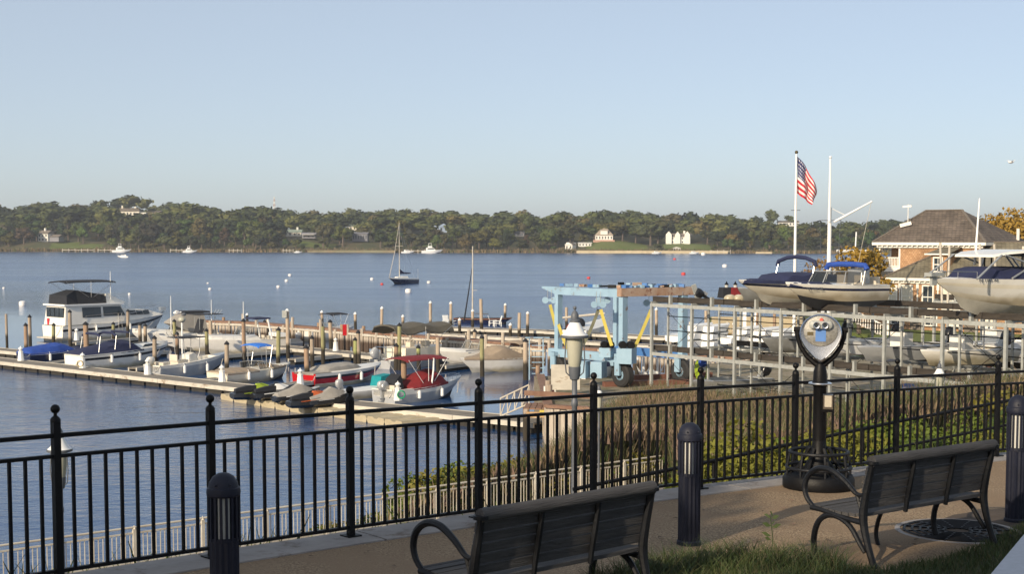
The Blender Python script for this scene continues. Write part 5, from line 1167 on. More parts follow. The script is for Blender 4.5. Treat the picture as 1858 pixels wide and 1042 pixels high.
MB('black_canvas').loft([[(.2, -.6, 1.5), (.2, .6, 1.5), (0, .6, 2.6), (0, -.6, 2.6)], [(.5, -.5, 1.45), (.5, .5, 1.45), (.1, .5, 2.6), (.1, -.5, 2.6)]]).build('windscreen_curtain', t, smooth=0)
t = boat_root('cabin_boat', 'white cabin boat with glass windshield at the long finger dock', 438, 640, AB - .22); H = Hull(7.6, 2.7, 1.0, 1.25, .5, .15, 2.1, 1.4)
H.mesh('white_gel', 'bottom_white', None, 'white_gel', 'white_gel').build('hull', t); H.deck(MB('white_gel'), .35, 1, crown=.38).build('deck', t); cockpit(t, H, 0, .35, .5); windshield(t, H, .35, .55, .5, .8, z=1.5, glass='glass_clear'); rail(t, H, .55, .97, .35, 5); antenna(t, .3, 1.1, 1.5, 2.7, .03)
MB('navy_canvas').box((-1.5, 0, 2.75), (1.4, 1.8, .12)).build('canopy', t, smooth=0)
for sd in (-1, 1): MB('pure_white').tube([(-2.2, sd * 1.1, 1.1), (-1.9, sd * 1.0, 2.7)], .07, 6).build('arch_leg', t)
MB('pure_white').box((-3.3, 0, 1.35), (.7, 2.0, .3)).build('engine_box', t, smooth=0); MB('glass_window').box((.9, -1.12, 1.32), (.4, .05, .1)).build('porthole', t, smooth=0)
t = boat_root('grey_skiff', 'low grey boat between the cabin boat and the finger dock end', 490, 634, AB - .22); H = Hull(5.2, 2.0, .6, .7); H.mesh('grey_gel', 'bottom_dark', None, 'grey_gel', 'white_gel').build('hull', t); H.deck(MB('grey_canvas'), crown=.2).build('deck', t); outboard(t, -2.6, 0, .7, 1, 'grey_gel')
t = boat_root('white_launch', 'white boat seen through the gap in the breakwater', 598, 616, NA); H = Hull(6, 2.3, .9, 1.1); H.mesh('white_gel', 'bottom_dark').build('hull', t); H.deck(MB('white_gel'), crown=.2).build('deck', t); windshield(t, H, .4, .6, .5, glass='glass_clear'); bimini(t, -.5, 1.6, 1.9, 2.35, 'black_canvas', 1, .1)
# --- jet skis on tan floats ---
def jetski(px, py, label, c1, c2, cover=None, ang=NA - .25):
    t = boat_root('jet_ski', label, px, py + 5, ang, z=.40, cat='jet ski', group='jet skis parked on the floats')
    t.scale = (.9, .85, .86); J = [(-1.5, .42, .08, .36), (-1.35, .50, .0, .42), (-.5, .54, -.06, .46), (.4, .50, -.06, .56), (.95, .34, .02, .70), (1.3, .18, .2, .78), (1.55, .04, .48, .80)]; MB('black_gel').loft([[(x, -w * .45, a), (x, -w, (a + b) / 2 - .04), (x, -w * .92, b), (x, 0, b + .05), (x, w * .92, b), (x, w, (a + b) / 2 - .04), (x, w * .45, a)] for x, w, a, b in J]).build('hull', t); MB(c1).loft([[(x, -w * .8, b - .01), (x, -w * .3, b + .10), (x, w * .3, b + .10), (x, w * .8, b - .01)] for x, w, a, b in J[1:]]).build('deck', t)
    if cover:
        MB(cover).loft([[(-1.4, -.5, .42), (-1.4, .5, .42), (-1.3, .2, .6), (-1.3, -.2, .6)], [(-.4, -.52, .45), (-.4, .52, .45), (-.4, .2, .85), (-.4, -.2, .85)], [(.1, -.5, .5), (.1, .5, .5), (.1, .2, 1.15), (.1, -.2, 1.15)], [(.5, -.45, .55), (.5, .45, .55), (.5, .2, 1.0), (.5, -.2, 1.0)], [(1.4, -.12, .6), (1.4, .12, .6), (1.4, .05, .66), (1.4, -.05, .66)]]).build('cover', t, smooth=40)
    else:
        MB('black_canvas').loft([[(-1.3, -.16, .5), (-1.3, .16, .5), (-1.3, .14, .68), (-1.3, -.14, .68)], [(-.5, -.2, .55), (-.5, .2, .55), (-.5, .16, .85), (-.5, -.16, .85)], [(.1, -.16, .6), (.1, .16, .6), (.1, .12, .85), (.1, -.12, .85)]]).build('seat', t)
        MB(c2).loft([[(.05, -.25, .5), (.05, .25, .5), (.1, .1, .95), (.1, -.1, .95)], [(.5, -.3, .55), (.5, .3, .55), (.45, .12, .98), (.45, -.12, .98)], [(1.35, -.1, .58), (1.35, .1, .58), (1.3, .04, .68), (1.3, -.04, .68)]]).build('nose', t)
        MB('black_gel').tube([(.15, -.38, 1.02), (.25, 0, 1.05), (.15, .38, 1.02)], .03, 6).build('handlebar', t)
    for sd in (-1, 1): MB(c2).bar((-.9, sd * .545, .40), (.1, sd * .55, .46), .02, .05).build('side_stripe', t, smooth=0)
    return t
for px0, py0, px1, py1, lb in ((400, 716, 560, 743, 'tan modular jet ski float in front of the dock'), (520, 733, 760, 772, 'tan modular jet ski float below the red bimini boat')):
    a = gnd(px0, py0, .3); b = gnd(px1, py1, .3); L = (b - a).length; ang = math.atan2(b.y - a.y, b.x - a.x); t = top('jet_ski_float', lb, 'float', (a.x, a.y, 0), ang); n = int(L / 1.5); md = MB('float_tan').loft([[(-.66, y, .0), (.66, y, .0), (.74, y, .2), (.66, y, .36), (.25, y, .36), (.12, y, .28), (-.12, y, .28), (-.25, y, .36), (-.66, y, .36), (-.74, y, .2)] for y in (0, 3.4)]).mesh('float_module', 0)
    for k in range(n): q = put('float_module', md, t, loc=((k + .5) * 1.5, 0, -.02)); 
jetski(462, 718, 'black jet ski with lime green flashes, first on the float', 'black_gel', 'ski_lime'); jetski(498, 719, 'dark jet ski with white nose behind the covered one', 'black_gel', 'pure_white'); jetski(538, 724, 'jet ski under a light grey cover', 'grey_gel', 'pure_white', 'grey_canvas'); jetski(565, 733, 'black jet ski with an orange mirror flash', 'black_gel', 'ski_orange'); jetski(597, 731, 'grey covered jet ski nearest the fence post finial', 'grey_gel', 'grey_gel', 'grey_canvas')
# --- mooring lines and fenders ---
def line(p, q, lb, sag=.25):
    pts = [p + (q - p) * k - Vector((0, 0, sag * math.sin(k * math.pi))) for k in lin(0, 1, 8)]; MB('rail_white').tube([x - p for x in pts], .028, 5).build('mooring_line', label=lb, cat='rope', loc=p, group='mooring lines')
for nm, lb in (('motor_yacht', 'motor yacht'), ('speedboat', 'blue-covered speedboat'), ('cabin_cruiser', 'navy-canvas cruiser'), ('center_console_boat', 'grey centre console'), ('bowrider', 'cream bowrider'), ('red_speedboat', 'red speedboat'), ('walkaround_boat', 'red bimini boat'), ('covered_runabout', 'brown-covered runabout'), ('cuddy_boat', 'small cuddy boat'), ('cabin_boat', 'white cabin boat'), ('express_cruiser', 'express cruiser')):
    o = bpy.data.objects[nm]; a_ = o.rotation_euler[2]; A_ = Matrix.Rotation(a_, 3, 'Z'); hl = {'motor_yacht': 5.9, 'cabin_cruiser': 3.9, 'speedboat': 2.6}.get(nm, 3.1); o_l = Vector(o.location)
    hb_ = {'motor_yacht': 1.95, 'cabin_cruiser': 1.3}.get(nm, 1.12); zz_ = {'motor_yacht': 1.4, 'cabin_cruiser': 1.05, 'speedboat': .65}.get(nm, .85)
    for x_ in (-hl * .45, hl * .15): MB('pure_white').lathe([(.02, -.3), (.10, -.24), (.10, .2), (.02, .26)], (x_, -hb_ - .1, zz_ - .35), 10).tube([(x_, -hb_ - .08, zz_ - .1), (x_, -hb_ + .05, zz_ + .05)], .015, 4).build('fender', o)
    line(o_l + A_ @ Vector((-hl, -hb_ * .8, zz_)), o_l + A_ @ Vector((-hl - 1.1, -hb_ * .8 - .9, .52)), f'pale stern line of the {lb}', .15)
    line(o_l + A_ @ Vector((hl * .7, -hb_ * .6, zz_ + .1)), o_l + A_ @ Vector((hl * .2, -hb_ * .8 - 1.3, .5)), f'pale spring line along the side of the {lb}', .2)
# --- sailboats ---
def sailboat(px, py, ang, L, mast, hullc, label, pxmast=None):
    t = boat_root('sailboat', label, px, py, ang, cat='sailboat'); H = Hull(L, L * .3, 1.0, 1.35, .3, .22, 1.8, 1.2)
    H.mesh(hullc, 'bottom_dark', None, hullc, 'white_gel').build('hull', t); H.deck(MB('white_gel')).build('deck', t)
    MB('white_gel').loft([[(-1.2, -.9, 1.1), (-1.2, .9, 1.1), (-1.1, .7, 1.6), (-1.1, -.7, 1.6)], [(2.2, -.5, 1.2), (2.2, .5, 1.2), (1.8, .35, 1.5), (1.8, -.35, 1.5)]]).build('cabin', t, smooth=0)
    MB('rail_white').tube([(.8, 0, 1.2), (.8, 0, mast)], [.085, .06], 8).build('mast', t); MB('navy_canvas').loft([[(.7, -.1, 2.0), (.7, .1, 2.0), (.7, .08, 3.0), (.7, -.08, 3.0)], [(-.5, -.15, 2.0), (-.5, .15, 2.0), (-.5, .1, 2.4), (-.5, -.1, 2.4)], [(-3.2, -.08, 2.0), (-3.2, .08, 2.0), (-3.2, .06, 2.2), (-3.2, -.06, 2.2)]]).build('furled_mainsail', t)
    MB('rail_white').tube([(.8, -.9, mast * .62), (.8, .9, mast * .62)], .03, 6).build('spreader', t)
    MB('rail_white').tube([(L / 2 - .1, 0, 1.4), (L * .28, 0, mast * .5), (.8, 0, mast)], [.06, .05, .03], 6).build('furled_jib', t)
    for sd in (-1, 1): MB('steel').tube([(.6, sd * L * .14, 1.1), (.8, sd * .9, mast * .62), (.8, 0, mast * .97)], .018, 4).build('shroud', t)
    MB('steel').tube([(-L / 2, 0, 1.1), (.8, 0, mast)], .018, 4).build('backstay', t); rail(t, H, .8, .99, .5, 3); MB('steel').tube([(-L / 2 + .1, 1.0, 1.0), (-L / 2 + .1, 1.0, 3.0)], .05, 6).build('stern_pole', t)
    return t
sailboat(729, 515.5, rad(240), 9.0, 12.4, 'navy_gel', 'moored navy sailboat with a bare mast in mid river')
t = boat_root('sloop', 'low dark sailboat with a tall bare mast behind the outer dock', 880, 587, DA + .15, cat='sailboat'); H = Hull(7.2, 2.1, .5, .7, .3, .15); H.mesh('navy_gel', 'bottom_dark', None, 'black_gel', 'rust_beam').build('hull', t); H.deck(MB('black_canvas')).build('deck', t)
MBm = at(857, 447, 147); lp = Matrix.Rotation(-(DA + .15), 3, 'Z') @ (Vector((MBm.x, MBm.y, 0)) - Vector(t.location)); MB('rail_white').tube([(lp.x, lp.y, .5), (lp.x + .05, lp.y, MBm.z)], [.08, .05], 8).build('mast', t); zz = at(0, 527, 147).z; MB('rail_white').tube([(lp.x, lp.y - .1, zz), (lp.x + .6, lp.y, zz)], .025, 5).build('spreader', t)
MB('black_canvas').tube([(lp.x - 1.1, lp.y, .6), (lp.x - .55, lp.y, zz - .5), (lp.x - .05, lp.y, at(0, 487, 147).z)], [.09, .07, .03], 6).build('furled_jib', t); MB('lamp_grey').tube([(lp.x + .3, lp.y, at(0, 569, 147).z), (lp.x + 2.0, lp.y, at(0, 569, 147).z)], .06, 6).build('boom', t)
# --- far boats ---
def farboat(px, py, L, ang, label, fly=False, dz=0, sc=1, name='distant_boat', cat='boat'):
    p = gnd(px, py, 0)
    if p.y > Y0(p.x) - 22: Yn = Y0(p.x) - 22; p = Vector((p.x * Yn / p.y, Yn, 0))
    t = top(name, label, cat, p, ang); H = Hull(L, L * .3, L * .11, L * .17, .3); H.mesh('pure_white', 'bottom_dark').build('hull', t); H.deck(MB('pure_white')).build('deck', t)
    MB('pure_white').loft([[(-L * .3, -L * .11, L * .1), (-L * .3, L * .11, L * .1), (-L * .28, L * .1, L * .26), (-L * .28, -L * .1, L * .26)], [(L * .2, -L * .1, L * .1), (L * .2, L * .1, L * .1), (L * .08, L * .08, L * .25), (L * .08, -L * .08, L * .25)]]).build('cabin', t, smooth=0)
    MB('glass_window').box((-L * .06, 0, L * .205), (L * .3, L * .222, L * .05)).build('windows', t, smooth=0)
    if fly:
        MB('pure_white').box((-L * .1, 0, L * .30), (L * .2, L * .16, L * .08)).build('flybridge', t, smooth=0); MB('pure_white').box((-L * .1, 0, L * .46), (L * .16, L * .14, L * .015)).build('tower_top', t, smooth=0)
        for sx in (-.16, -.04):
            for sy in (-.06, .06): MB('steel').tube([(L * sx, L * sy, L * .25), (L * sx, L * sy, L * .46)], .06, 5).build('tower_leg', t)
    return t
farboat(221, 456, 12, .1, 'white cabin yacht moored at the far lawn pier', True); farboat(345, 456.5, 9, .1, 'white open boat on the lift in the shaded far bank', True); farboat(784, 456.3, 13, .1, 'white yacht with a tuna tower by the far pier', True); farboat(740, 456, 8, .1, 'small white boat left of the tuna tower yacht'); farboat(541, 456.5, 5, .1, 'tiny white boat at the dark far landing')
farboat(1192, 458.8, 6, .1, 'small boat against the tan far seawall'); farboat(1260, 458.8, 6, .1, 'second small boat along the tan far seawall nearer its end')
t = farboat(223, 467.5, 5.5, NA + 2.2, 'small motorboat crossing the river and trailing a wake'); wk = Vector(t.location)
p0 = gnd(231, 467.6, .03); p1 = gnd(375, 462.3, .03); wm = MB('buoy_white')
for k in range(26):
    a = p0 + (p1 - p0) * (k / 26); b = p0 + (p1 - p0) * ((k + .75) / 26); w = .5 + .02 * k + random.uniform(0, .3); wm.add([a + Vector((0, -w, .02)), b + Vector((0, -w, .02)), b + Vector((0, w, .02)), a + Vector((0, w, .02))], [(0, 1, 2, 3)])
wm.build('wake_foam', smooth=0, kind='stuff', label='thin white foam wake behind the small motorboat')
t = farboat(1522, 503, 17, NA + 2.6, 'big white sportfishing yacht moored behind the bowrider on the rack', True)
t.location = at(1522, 505, 165); t.location.z = 0
MB('pure_white').box((-1.8, 0, 5.4), (3.2, 2.6, 1.0)).box((-2.5, 0, 4.4), (7, 4, .15)).build('upper_helm', t, smooth=0); MB('pure_white').tube([(-2, 0, 5.8), (-2.2, 0, 10)], .08, 6).build('mast', t)

# ================= travel lift =================
def lift():
    G_ = 1.85; N_ = gnd(1130, 703, G_); Lf = gnd(1013, 690, G_); R_ = gnd(1238, 696, G_); Fr = Lf + R_ - N_; top_z = 4.75
    t = top('travel_lift', 'blue boat travel lift with rust-streaked beams and yellow slings', 'boat lift', N_); 
    def l(p, z=0): return Vector((p.x - N_.x, p.y - N_.y, z))
    n_, lf, r_, fr_ = l(N_), l(Lf), l(R_), l(Fr); Z = Vector((0, 0, 1)); e1 = (lf - n_).normalized(); e2 = (r_ - n_).normalized()
    for p, w in ((n_, .36), (lf, .33), (r_, .40), (fr_, .34)): MB('lift_blue').bar(p + Z * 1.3, p + Z * top_z, w, w * .8, up=e1).build('column', t, smooth=0)
    MB('lift_blue').bar(n_ - e1 * .1 + Z * 1.45, lf + e1 * .6 + Z * 1.45, .35, .42).build('base_beam', t, smooth=0); MB('lift_blue_dark').bar(r_ + Z * 1.45, fr_ + Z * 1.45, .35, .42).build('base_beam', t, smooth=0)
    tb = MB('lift_blue').bar(n_ + Z * (top_z - .05), lf + Z * (top_z - .05), .34, .40); a = lf + Z * (top_z - .05); tb.loft([[a + Z * .2 + e2 * .17, a - Z * .2 + e2 * .17, a - Z * .2 - e2 * .17, a + Z * .2 - e2 * .17], [a + e1 * 1.1 + Z * .2 + e2 * .17, a + e1 * 1.1 + Z * .12 + e2 * .17, a + e1 * 1.1 + Z * .12 - e2 * .17, a + e1 * 1.1 + Z * .2 - e2 * .17]]); tb.build('top_beam', t, smooth=0)
    MB('rusty').bar(n_ - e2 * .25 + Z * (top_z + .0), r_ + e2 * .7 + Z * (top_z + .0), .38, .42).build('cross_beam', t, smooth=0)
    MB('lift_blue').bar(r_ + Z * (top_z + .02), fr_ + Z * (top_z + .02), .34, .36).build('top_beam', t, smooth=0)
    for p, q, k in ((n_, lf, 9), (n_, r_, 12), (fr_, r_, 8)):
        for i in range(k):
            c = p + (q - p) * ((i + .5) / k) + Z * (top_z + .27); MB(random.choice(['lift_blue', 'lift_blue_dark', 'rusty', 'black_iron'])).box(c, (random.uniform(.15, .45), random.uniform(.15, .3), random.uniform(.06, .2)), rz=random.uniform(0, 3)).build('winch_fitting', t, smooth=0)
    for i in range(2): MB('black_iron').tube([n_ + Z * (top_z + .3) + e1 * .1 * i, r_ + Z * (top_z + .25) + e1 * .1 * i], .02, 5).build('hydraulic_line', t)
    for p in (n_, lf, r_, fr_):      # wheels
        for sd in (1,):
            c = p + Z * .62
            a = math.atan2(e1.y, e1.x)
            w = MB('rubber'); k = 20; ring = []
            for yy, r in ((-.2, .31), (-.22, .54), (-.15, .62), (.15, .62), (.22, .54), (.2, .31)):
                ring.append([c + e1 * (r * math.cos(2 * math.pi * j / k)) + Z * (r * math.sin(2 * math.pi * j / k)) + e2 * yy for j in range(k)])
            w.loft(ring); wo = w.build('tyre', t)
            w = MB('lift_blue'); w.loft([[c + e1 * (r * math.cos(2 * math.pi * j / k)) + Z * (r * math.sin(2 * math.pi * j / k)) + e2 * yy for j in range(k)] for yy, r in ((-.20, .27), (-.19, .32), (.19, .32), (.20, .27))]); w.m('black_iron').loft([[c + e1 * (r * math.cos(2 * math.pi * j / k)) + Z * (r * math.sin(2 * math.pi * j / k)) + e2 * yy for j in range(k)] for yy, r in ((-.225, .15), (.225, .15))]); w.build('rim', wo)
            MB('lift_blue').bar(p + Z * .6 - e2 * .32, p + Z * 1.5 - e2 * .32, .12, .34, up=e1).bar(p + Z * 1.4 - e2 * .4, p + Z * 1.4 + e2 * .2, .4, .2).build('wheel_fork', t, smooth=0)
    # machine boxes
    for (px, pyt, pyb, w, nm) in ((1102, 631, 648, .62, 'winch_box'), (1137, 632, 660, .80, 'winch_box'), (1054, 655, 686, .8, 'engine_cabinet'), (1086, 656, 686, .62, 'engine_cabinet')):
        pp = at(px, (pyt + pyb) / 2, N_.y + (.4 if px < 1120 else -.4)); h = (pyb - pyt) * N_.y / FPX; d = pp - N_; MB('lift_blue').box(d, (w, .7, h), rz=DA + .3).build(nm, t, smooth=0)
        if nm == 'winch_box':
            for s in (-1, 1): MB('black_iron').tube([d + Vector((s * w * .25, -.25, h / 2 + .15)), d + Vector((s * w * .25, .25, h / 2 + .15))], .2, 12).build('winch_drum', t)
    def blk(px, py, Y, nm='pulley_block'):
        pp = at(px, py, Y) - N_; q = MB('lift_blue')
        for s in (-1, 1):
            q.loft([[pp + Vector((s * .22 + .17 * math.cos(2 * math.pi * j / 14), yy, .17 * math.sin(2 * math.pi * j / 14))) for j in range(14)] for yy in (-.08, .08)])
        q.box(pp, (.4, .12, .14)); q.build(nm, t, smooth=30)
        q = MB('galv')
        for s in (-1, 1): q.tube([pp + Vector((s * .1, 0, .1)), pp + Vector((s * .1, 0, (top_z) - (pp.z)))], .012, 4)
        q.build('wire_rope', t)
    blk(997, 545, Lf.y); blk(1094, 545, N_.y + 1.2); blk(1086, 553, N_.y + .8); blk(1181, 550, R_.y - .6)
    def sling(p, q, mat, sag=.3):
        pts = [p + (q - p) * s - Vector((0, 0, sag * math.sin(s * math.pi))) for s in lin(0, 1, 9)]; m = MB(mat)
        for a, b in zip(pts, pts[1:]): m.bar(a - N_, b - N_, .16, .02, up=(0, -1, .2))
        m.build('sling', t, smooth=0)
    sling(at(998, 553, Lf.y), at(1008, 592, Lf.y), 'sling', 0); sling(at(1012, 585, Lf.y), at(1033, 637, N_.y + 1), 'sling', .15); sling(at(1090, 562, N_.y + 1), at(1110, 628, N_.y), 'sling', .05); sling(at(1086, 562, N_.y + 1), at(1058, 626, N_.y + 2), 'sling_dirty', .1); sling(at(1181, 563, R_.y - .6), at(1150, 634, N_.y), 'sling', .05)
    return t, N_
LT, LN = lift()
# rust-red launching beams and timber pier
for (px0, py0, px1, py1, lb) in ((1095, 702, 1262, 697, 'rust-red steel runway beam under the travel lift'), (1150, 690, 1290, 684, 'second rust-red runway beam beyond the lift wheel')):
    a = gnd(px0, py0, 1.85); b = gnd(px1, py1, 1.85); MB('rust_beam').bar(Vector((0, 0, 0)), b - a, .35, .5).build('runway_beam', smooth=0, label=lb, cat='beam', loc=a)
def pier():
    a = gnd(955, 742, 1.5); b = gnd(1110, 742, 1.5); o = a; t = top('timber_pier', 'timber work pier with piles beside the end of the floating dock', 'pier', (a.x, a.y, 0)); L = (b - a).length; e = Vector((1, -.08, 0)); n2 = Vector((.08, 1, 0))
    for k in range(16): MB('plank_brown').box(e * (k * .28) + n2 * 1.0 + Vector((0, 0, 1.5)), (.25, 2.2, .07), rz=-.08).build('deck_board', t, smooth=0)
    for k in range(5):
        for y in (0, 2.0): MB('pile_wood').lathe([(.15, -1), (.14, 1.5 + (k % 2) * 1.1)], (k * 1.05, y, 0), 10).build('pile', t)
    MB('timber_tan').bar((0, -.18, 1.25), (4.4, -.5, 1.25), .1, .25).build('stringer', t, smooth=0); MB('plank_brown').bar((-.1, -.2, 2.25), (3.2, -.4, 2.1), .12, .22).build('top_rail', t, smooth=0)
    MB('sling').bar((.6, -.3, 1.42), (4.0, -.5, 1.42), .06, .1).build('edge_strip', t, smooth=0)
    return t, a
PT, PA = pier()
s_ = at(998, 707, PA.y + 2.2); t = top('striped_sign', 'red and white striped warning board on the timber pier', 'sign', s_)
for k in range(5): MB('pure_white' if k % 2 == 0 else 'red_gel').box((-.24 + k * .12, 0, 0), (.12, .04, .3)).build('stripe', t, smooth=0)
MB('timber_dark').box((0, .06, -.45), (.08, .06, 1.1)).build('post', t, smooth=0)
for (px, pyt, pyb, w, lb) in ((1026, 662, 708, 1.35, 'pale plywood panel standing behind the lamppost'),):
    p = at(px, (pyt + pyb) / 2, 66.5); MB('plank_grey_hi' if 0 else 'dock_conc').box((0, 0, 0), (w, .1, (pyb - pyt) * 66.5 / FPX)).build('plywood_panel', smooth=0, label=lb, cat='panel', loc=p)
# bulkhead of upright timbers in front of the yard
bt = top('yard_bulkhead', 'old timber bulkhead of upright planks along the boatyard edge', 'bulkhead', (1.6, 62.3, 0)); q = MB('plank_grey')
pts = [Vector((1.55, 76.5, 0)), Vector((1.6, 62.3, 0)), Vector((6.2, 60.2, 0)), Vector((10.2, 54.5, 0)), Vector((16, 44.5, 0))]
for a, b in zip(pts, pts[1:]):
    n = int((b - a).length / .3); d = (b - a).normalized(); nn = Vector((d.y, -d.x, 0))
    for k in range(n): c = a + d * (k + .5) * .3 + nn * random.uniform(.03, .09) - Vector((1.6, 62.3, 0)); q.bar(c + Vector((0, 0, random.uniform(1.75, 1.95))), c + Vector((0, 0, -.8)), .25, .1, up=nn)
    MB('plank_brown').bar(a - Vector((1.6, 62.3, 0)) + Vector((0, 0, 1.9)), b - Vector((1.6, 62.3, 0)) + Vector((0, 0, 1.9)), .4, .14).build('cap_log', bt, smooth=0)
q.build('plank', bt, smooth=0, kind='stuff')
# gangway truss
a = at(908, 756, 66.5); b = at(960, 733, 66.5); t = top('gangway', 'white aluminium gangway truss dropping to the dock end', 'gangway', a); v = b - a
q = MB('rail_white').tube([Vector((0, 0, 0)), v], .04, 6).tube([Vector((0, 0, .85)), v + Vector((0, 0, .9))], .035, 6)
for k in range(5): q.tube([v * (k / 4), v * (k / 4) + Vector((0, 0, .87))], .03, 6); 
for k in range(4): q.tube([v * (k / 4), v * ((k + 1) / 4) + Vector((0, 0, .87))], .025, 6)
q.build('truss', t)
# ================= boat rack =================
RO = Vector((6.3, 64, 0)); RR = Vector((.586, -.810, 0)).normalized() * 2.63; RQ = Vector((.81, .586, 0)).normalized(); RA = math.atan2(RR.y, RR.x)
def rack(origin, n, label, rows=(0, 1.0, 4.2, 5.6), tiers=(4.15, 6.35), g0=1.85):
    t = top('boat_rack', label, 'boat rack', origin, RA); s = 2.63      # local x along the front, y into depth
    zz = lambda z: z - origin.z
    pm_ = {}
    for r in rows:
        w = .115 if r == 0 else .08
        pm_[r] = MB('galv').box((0, 0, (zz(tiers[-1]) + 1.85 - origin.z) / 2), (w, w, zz(tiers[-1]) - (1.85 - origin.z))).mesh('post', 0)
        for i in range(n + 1): put('post', pm_[r], t, loc=(i * s, r, 0))
    bm = MB('galv').box((0, 0, 0), (s - .13, .09, .15)).mesh('beam', 0); am = MB('galv').box((0, 0, 0), (.05, rows[-1] + .3, .10)).mesh('arm', 0)
    td = [MB('timber_dark').box((0, 0, 0), (s * k, .09, .24)).mesh('bunk_timber', 0) for k in (.62, .8, .5)]; clip = MB('galv').box((0, 0, 0), (.1, .16, .42)).mesh('bunk_clip', 0)
    rod = MB('black_iron').tube([(-s / 2, 0, 0), (s / 2, 0, 0)], .022, 5).mesh('tie_rod'); br = [MB('black_iron').tube([(-s / 2, 0, -.95 * d), (s / 2, 0, .95 * d)], .012, 4).mesh('brace_rod') for d in (1, -1)]
    for zt in tiers:
        for r in (rows[0], rows[-1]):
            for i in range(n): put('beam', bm, t, loc=((i + .5) * s, r, zz(zt) - .06))
        for i in range(n + 1): put('arm', am, t, loc=(i * s, rows[-1] / 2 + .1, zz(zt) + .05))
        for r in (.25, rows[-1] - .3):
            for i in range(n):
                for q_ in (0, 1): o = put('bunk_timber', td[(i + q_) % 3], t, loc=((i + .25 + .5 * q_) * s, r + .05 * q_, zz(zt) + .2 + .02 * (i % 2)))
                if r == .25: put('bunk_clip', clip, t, loc=((i + .42) * s, r - .12, zz(zt) + .2))
    for i in range(n):
        for r in (rows[1], rows[-2]):
            for z in (2.9, 5.1, 5.75): put('tie_rod', rod, t, loc=((i + .5) * s, r, zz(z)))
        if i % 2 == 0:
            for q_ in (0, 1): put('brace_rod', br[q_], t, loc=((i + .5) * s, rows[1], zz(5.0))); put('brace_rod', br[q_], t, loc=((i + .5) * s, rows[1], zz(2.9)))
    return t
rack(Vector((RO.x, RO.y, 1.85)), 9, 'galvanised two-tier steel boat rack with dark bunk timbers behind the reeds')
o2 = RO + RQ * 12.5 + RR * 2.2; rack(Vector((o2.x, o2.y, 1.85)), 7, 'second galvanised boat rack standing behind the first in front of the clubhouse')
jb = MB('galv'); 
def rp(i, d, z): p = RO + RR * i + RQ * d; return Vector((p.x, p.y, z))
BA = math.atan2(-RQ.y, -RQ.x)      # bow toward the front of the rack
# A: navy covered
t = top('rack_boat', 'cream-hulled boat under navy cover with folded navy bimini on the rack top', 'boat', rp(2.68, 1.7, 6.78), BA); H = Hull(6.6, 2.3, .66, .80, .42, .2, 2.0, 1.2)
H.mesh('cream_gel', 'bottom_white', None, 'navy_gel', 'white_gel').build('hull', t); H.deck(MB('white_gel'), crown=.05).build('deck', t); H.cover('navy_canvas', [(.1, .15), (.3, .36), (.5, .38), (.66, .34), (.74, .04)], ridge=.65).build('cover', t); H.cover('navy_canvas', [(.74, .05), (.85, .1), (.97, .02)]).build('bow_cover', t)
MB('navy_canvas').tube([(-.05, -1.08, 1.35), (-.05, -1.0, 1.55), (-.05, -.5, 1.70), (-.05, 0, 1.74), (-.05, .5, 1.70), (-.05, 1.0, 1.55), (-.05, 1.08, 1.35)], .085, 8).build('folded_canopy', t)
pts = [(-2.7, 0, 2.15), (-1.8, 0, 2.45), (-.8, 0, 2.48), (.1, 0, 2.25), (.35, 0, 2.0)]
[MB('steel').tube([(.15, sd * 1.05, .75), (-.05, sd * 1.0, 1.5)], .02, 6).build('canopy_pole', t) for sd in (-1, 1)]
# B: bowrider with windshield
t = top('rack_bowrider', 'white bowrider with navy side band and royal blue folded bimini on the rack', 'boat', rp(3.72, .7, 6.83), BA); H = Hull(5.0, 2.1, .56, .70, .36, .18, 2.0, 1.2)
H.mesh('cream_gel', 'bottom_dark', None, 'navy_gel', 'white_gel').build('hull', t); H.deck(MB('white_gel'), .42, 1, crown=.08).build('deck', t); cockpit(t, H, 0, .42, .4); H.cover('navy_canvas', [(.62, .1), (.8, .1), (.97, .03)], w=.8).build('bow_cover', t)
windshield(t, H, .34, .66, .45, .88, z=.66); MB('blue_canvas').tube([(-1.0, -1.05, 1.22), (-1.0, -.95, 1.38), (-1.0, -.4, 1.42), (-1.0, .4, 1.42), (-1.0, .95, 1.38), (-1.0, 1.05, 1.22)], .11, 8).build('folded_canopy', t); [MB('alum').tube([(-.8, sd * 1.0, .6), (-1.0, sd * .98, 1.3)], .02, 6).build('canopy_pole', t) for sd in (-1, 1)]; MB('alum').box((-1.5, .2, .95), (.5, .7, .6)).build('engine_hatch', t, smooth=0)
def reg(root, H, t0, z, body, sz=.2):
    tx = bpy.data.curves.new('registration', 'FONT'); tx.body = body; tx.size = sz; tx.extrude = .004; tx.materials.append(mt('lamp_grey'))
    o = bpy.data.objects.new('text_source', tx); COL.objects.link(o); dg = bpy.context.evaluated_depsgraph_get(); me = bpy.data.meshes.new_from_object(o.evaluated_get(dg)); bpy.data.objects.remove(o)
    o = put('registration', me, root)
    a = Vector((H.x(t0), H.hb(t0), 0)); b = Vector((H.x(t0 - .12), H.hb(t0 - .12), 0)); d = (b - a).normalized(); nn = Vector((d.y, -d.x, 0));
    if nn.y < 0: nn = -nn
    xa = d; za = Vector((0, 0, 1)); ya = za; z_ = xa.cross(ya)
    m = Matrix((xa, ya, z_)).transposed().to_4x4(); m.translation = a + nn * .03 + Vector((0, 0, z)); o.matrix_local = m
reg(t, H, .86, .46, 'NJ 3182 GB', .14)
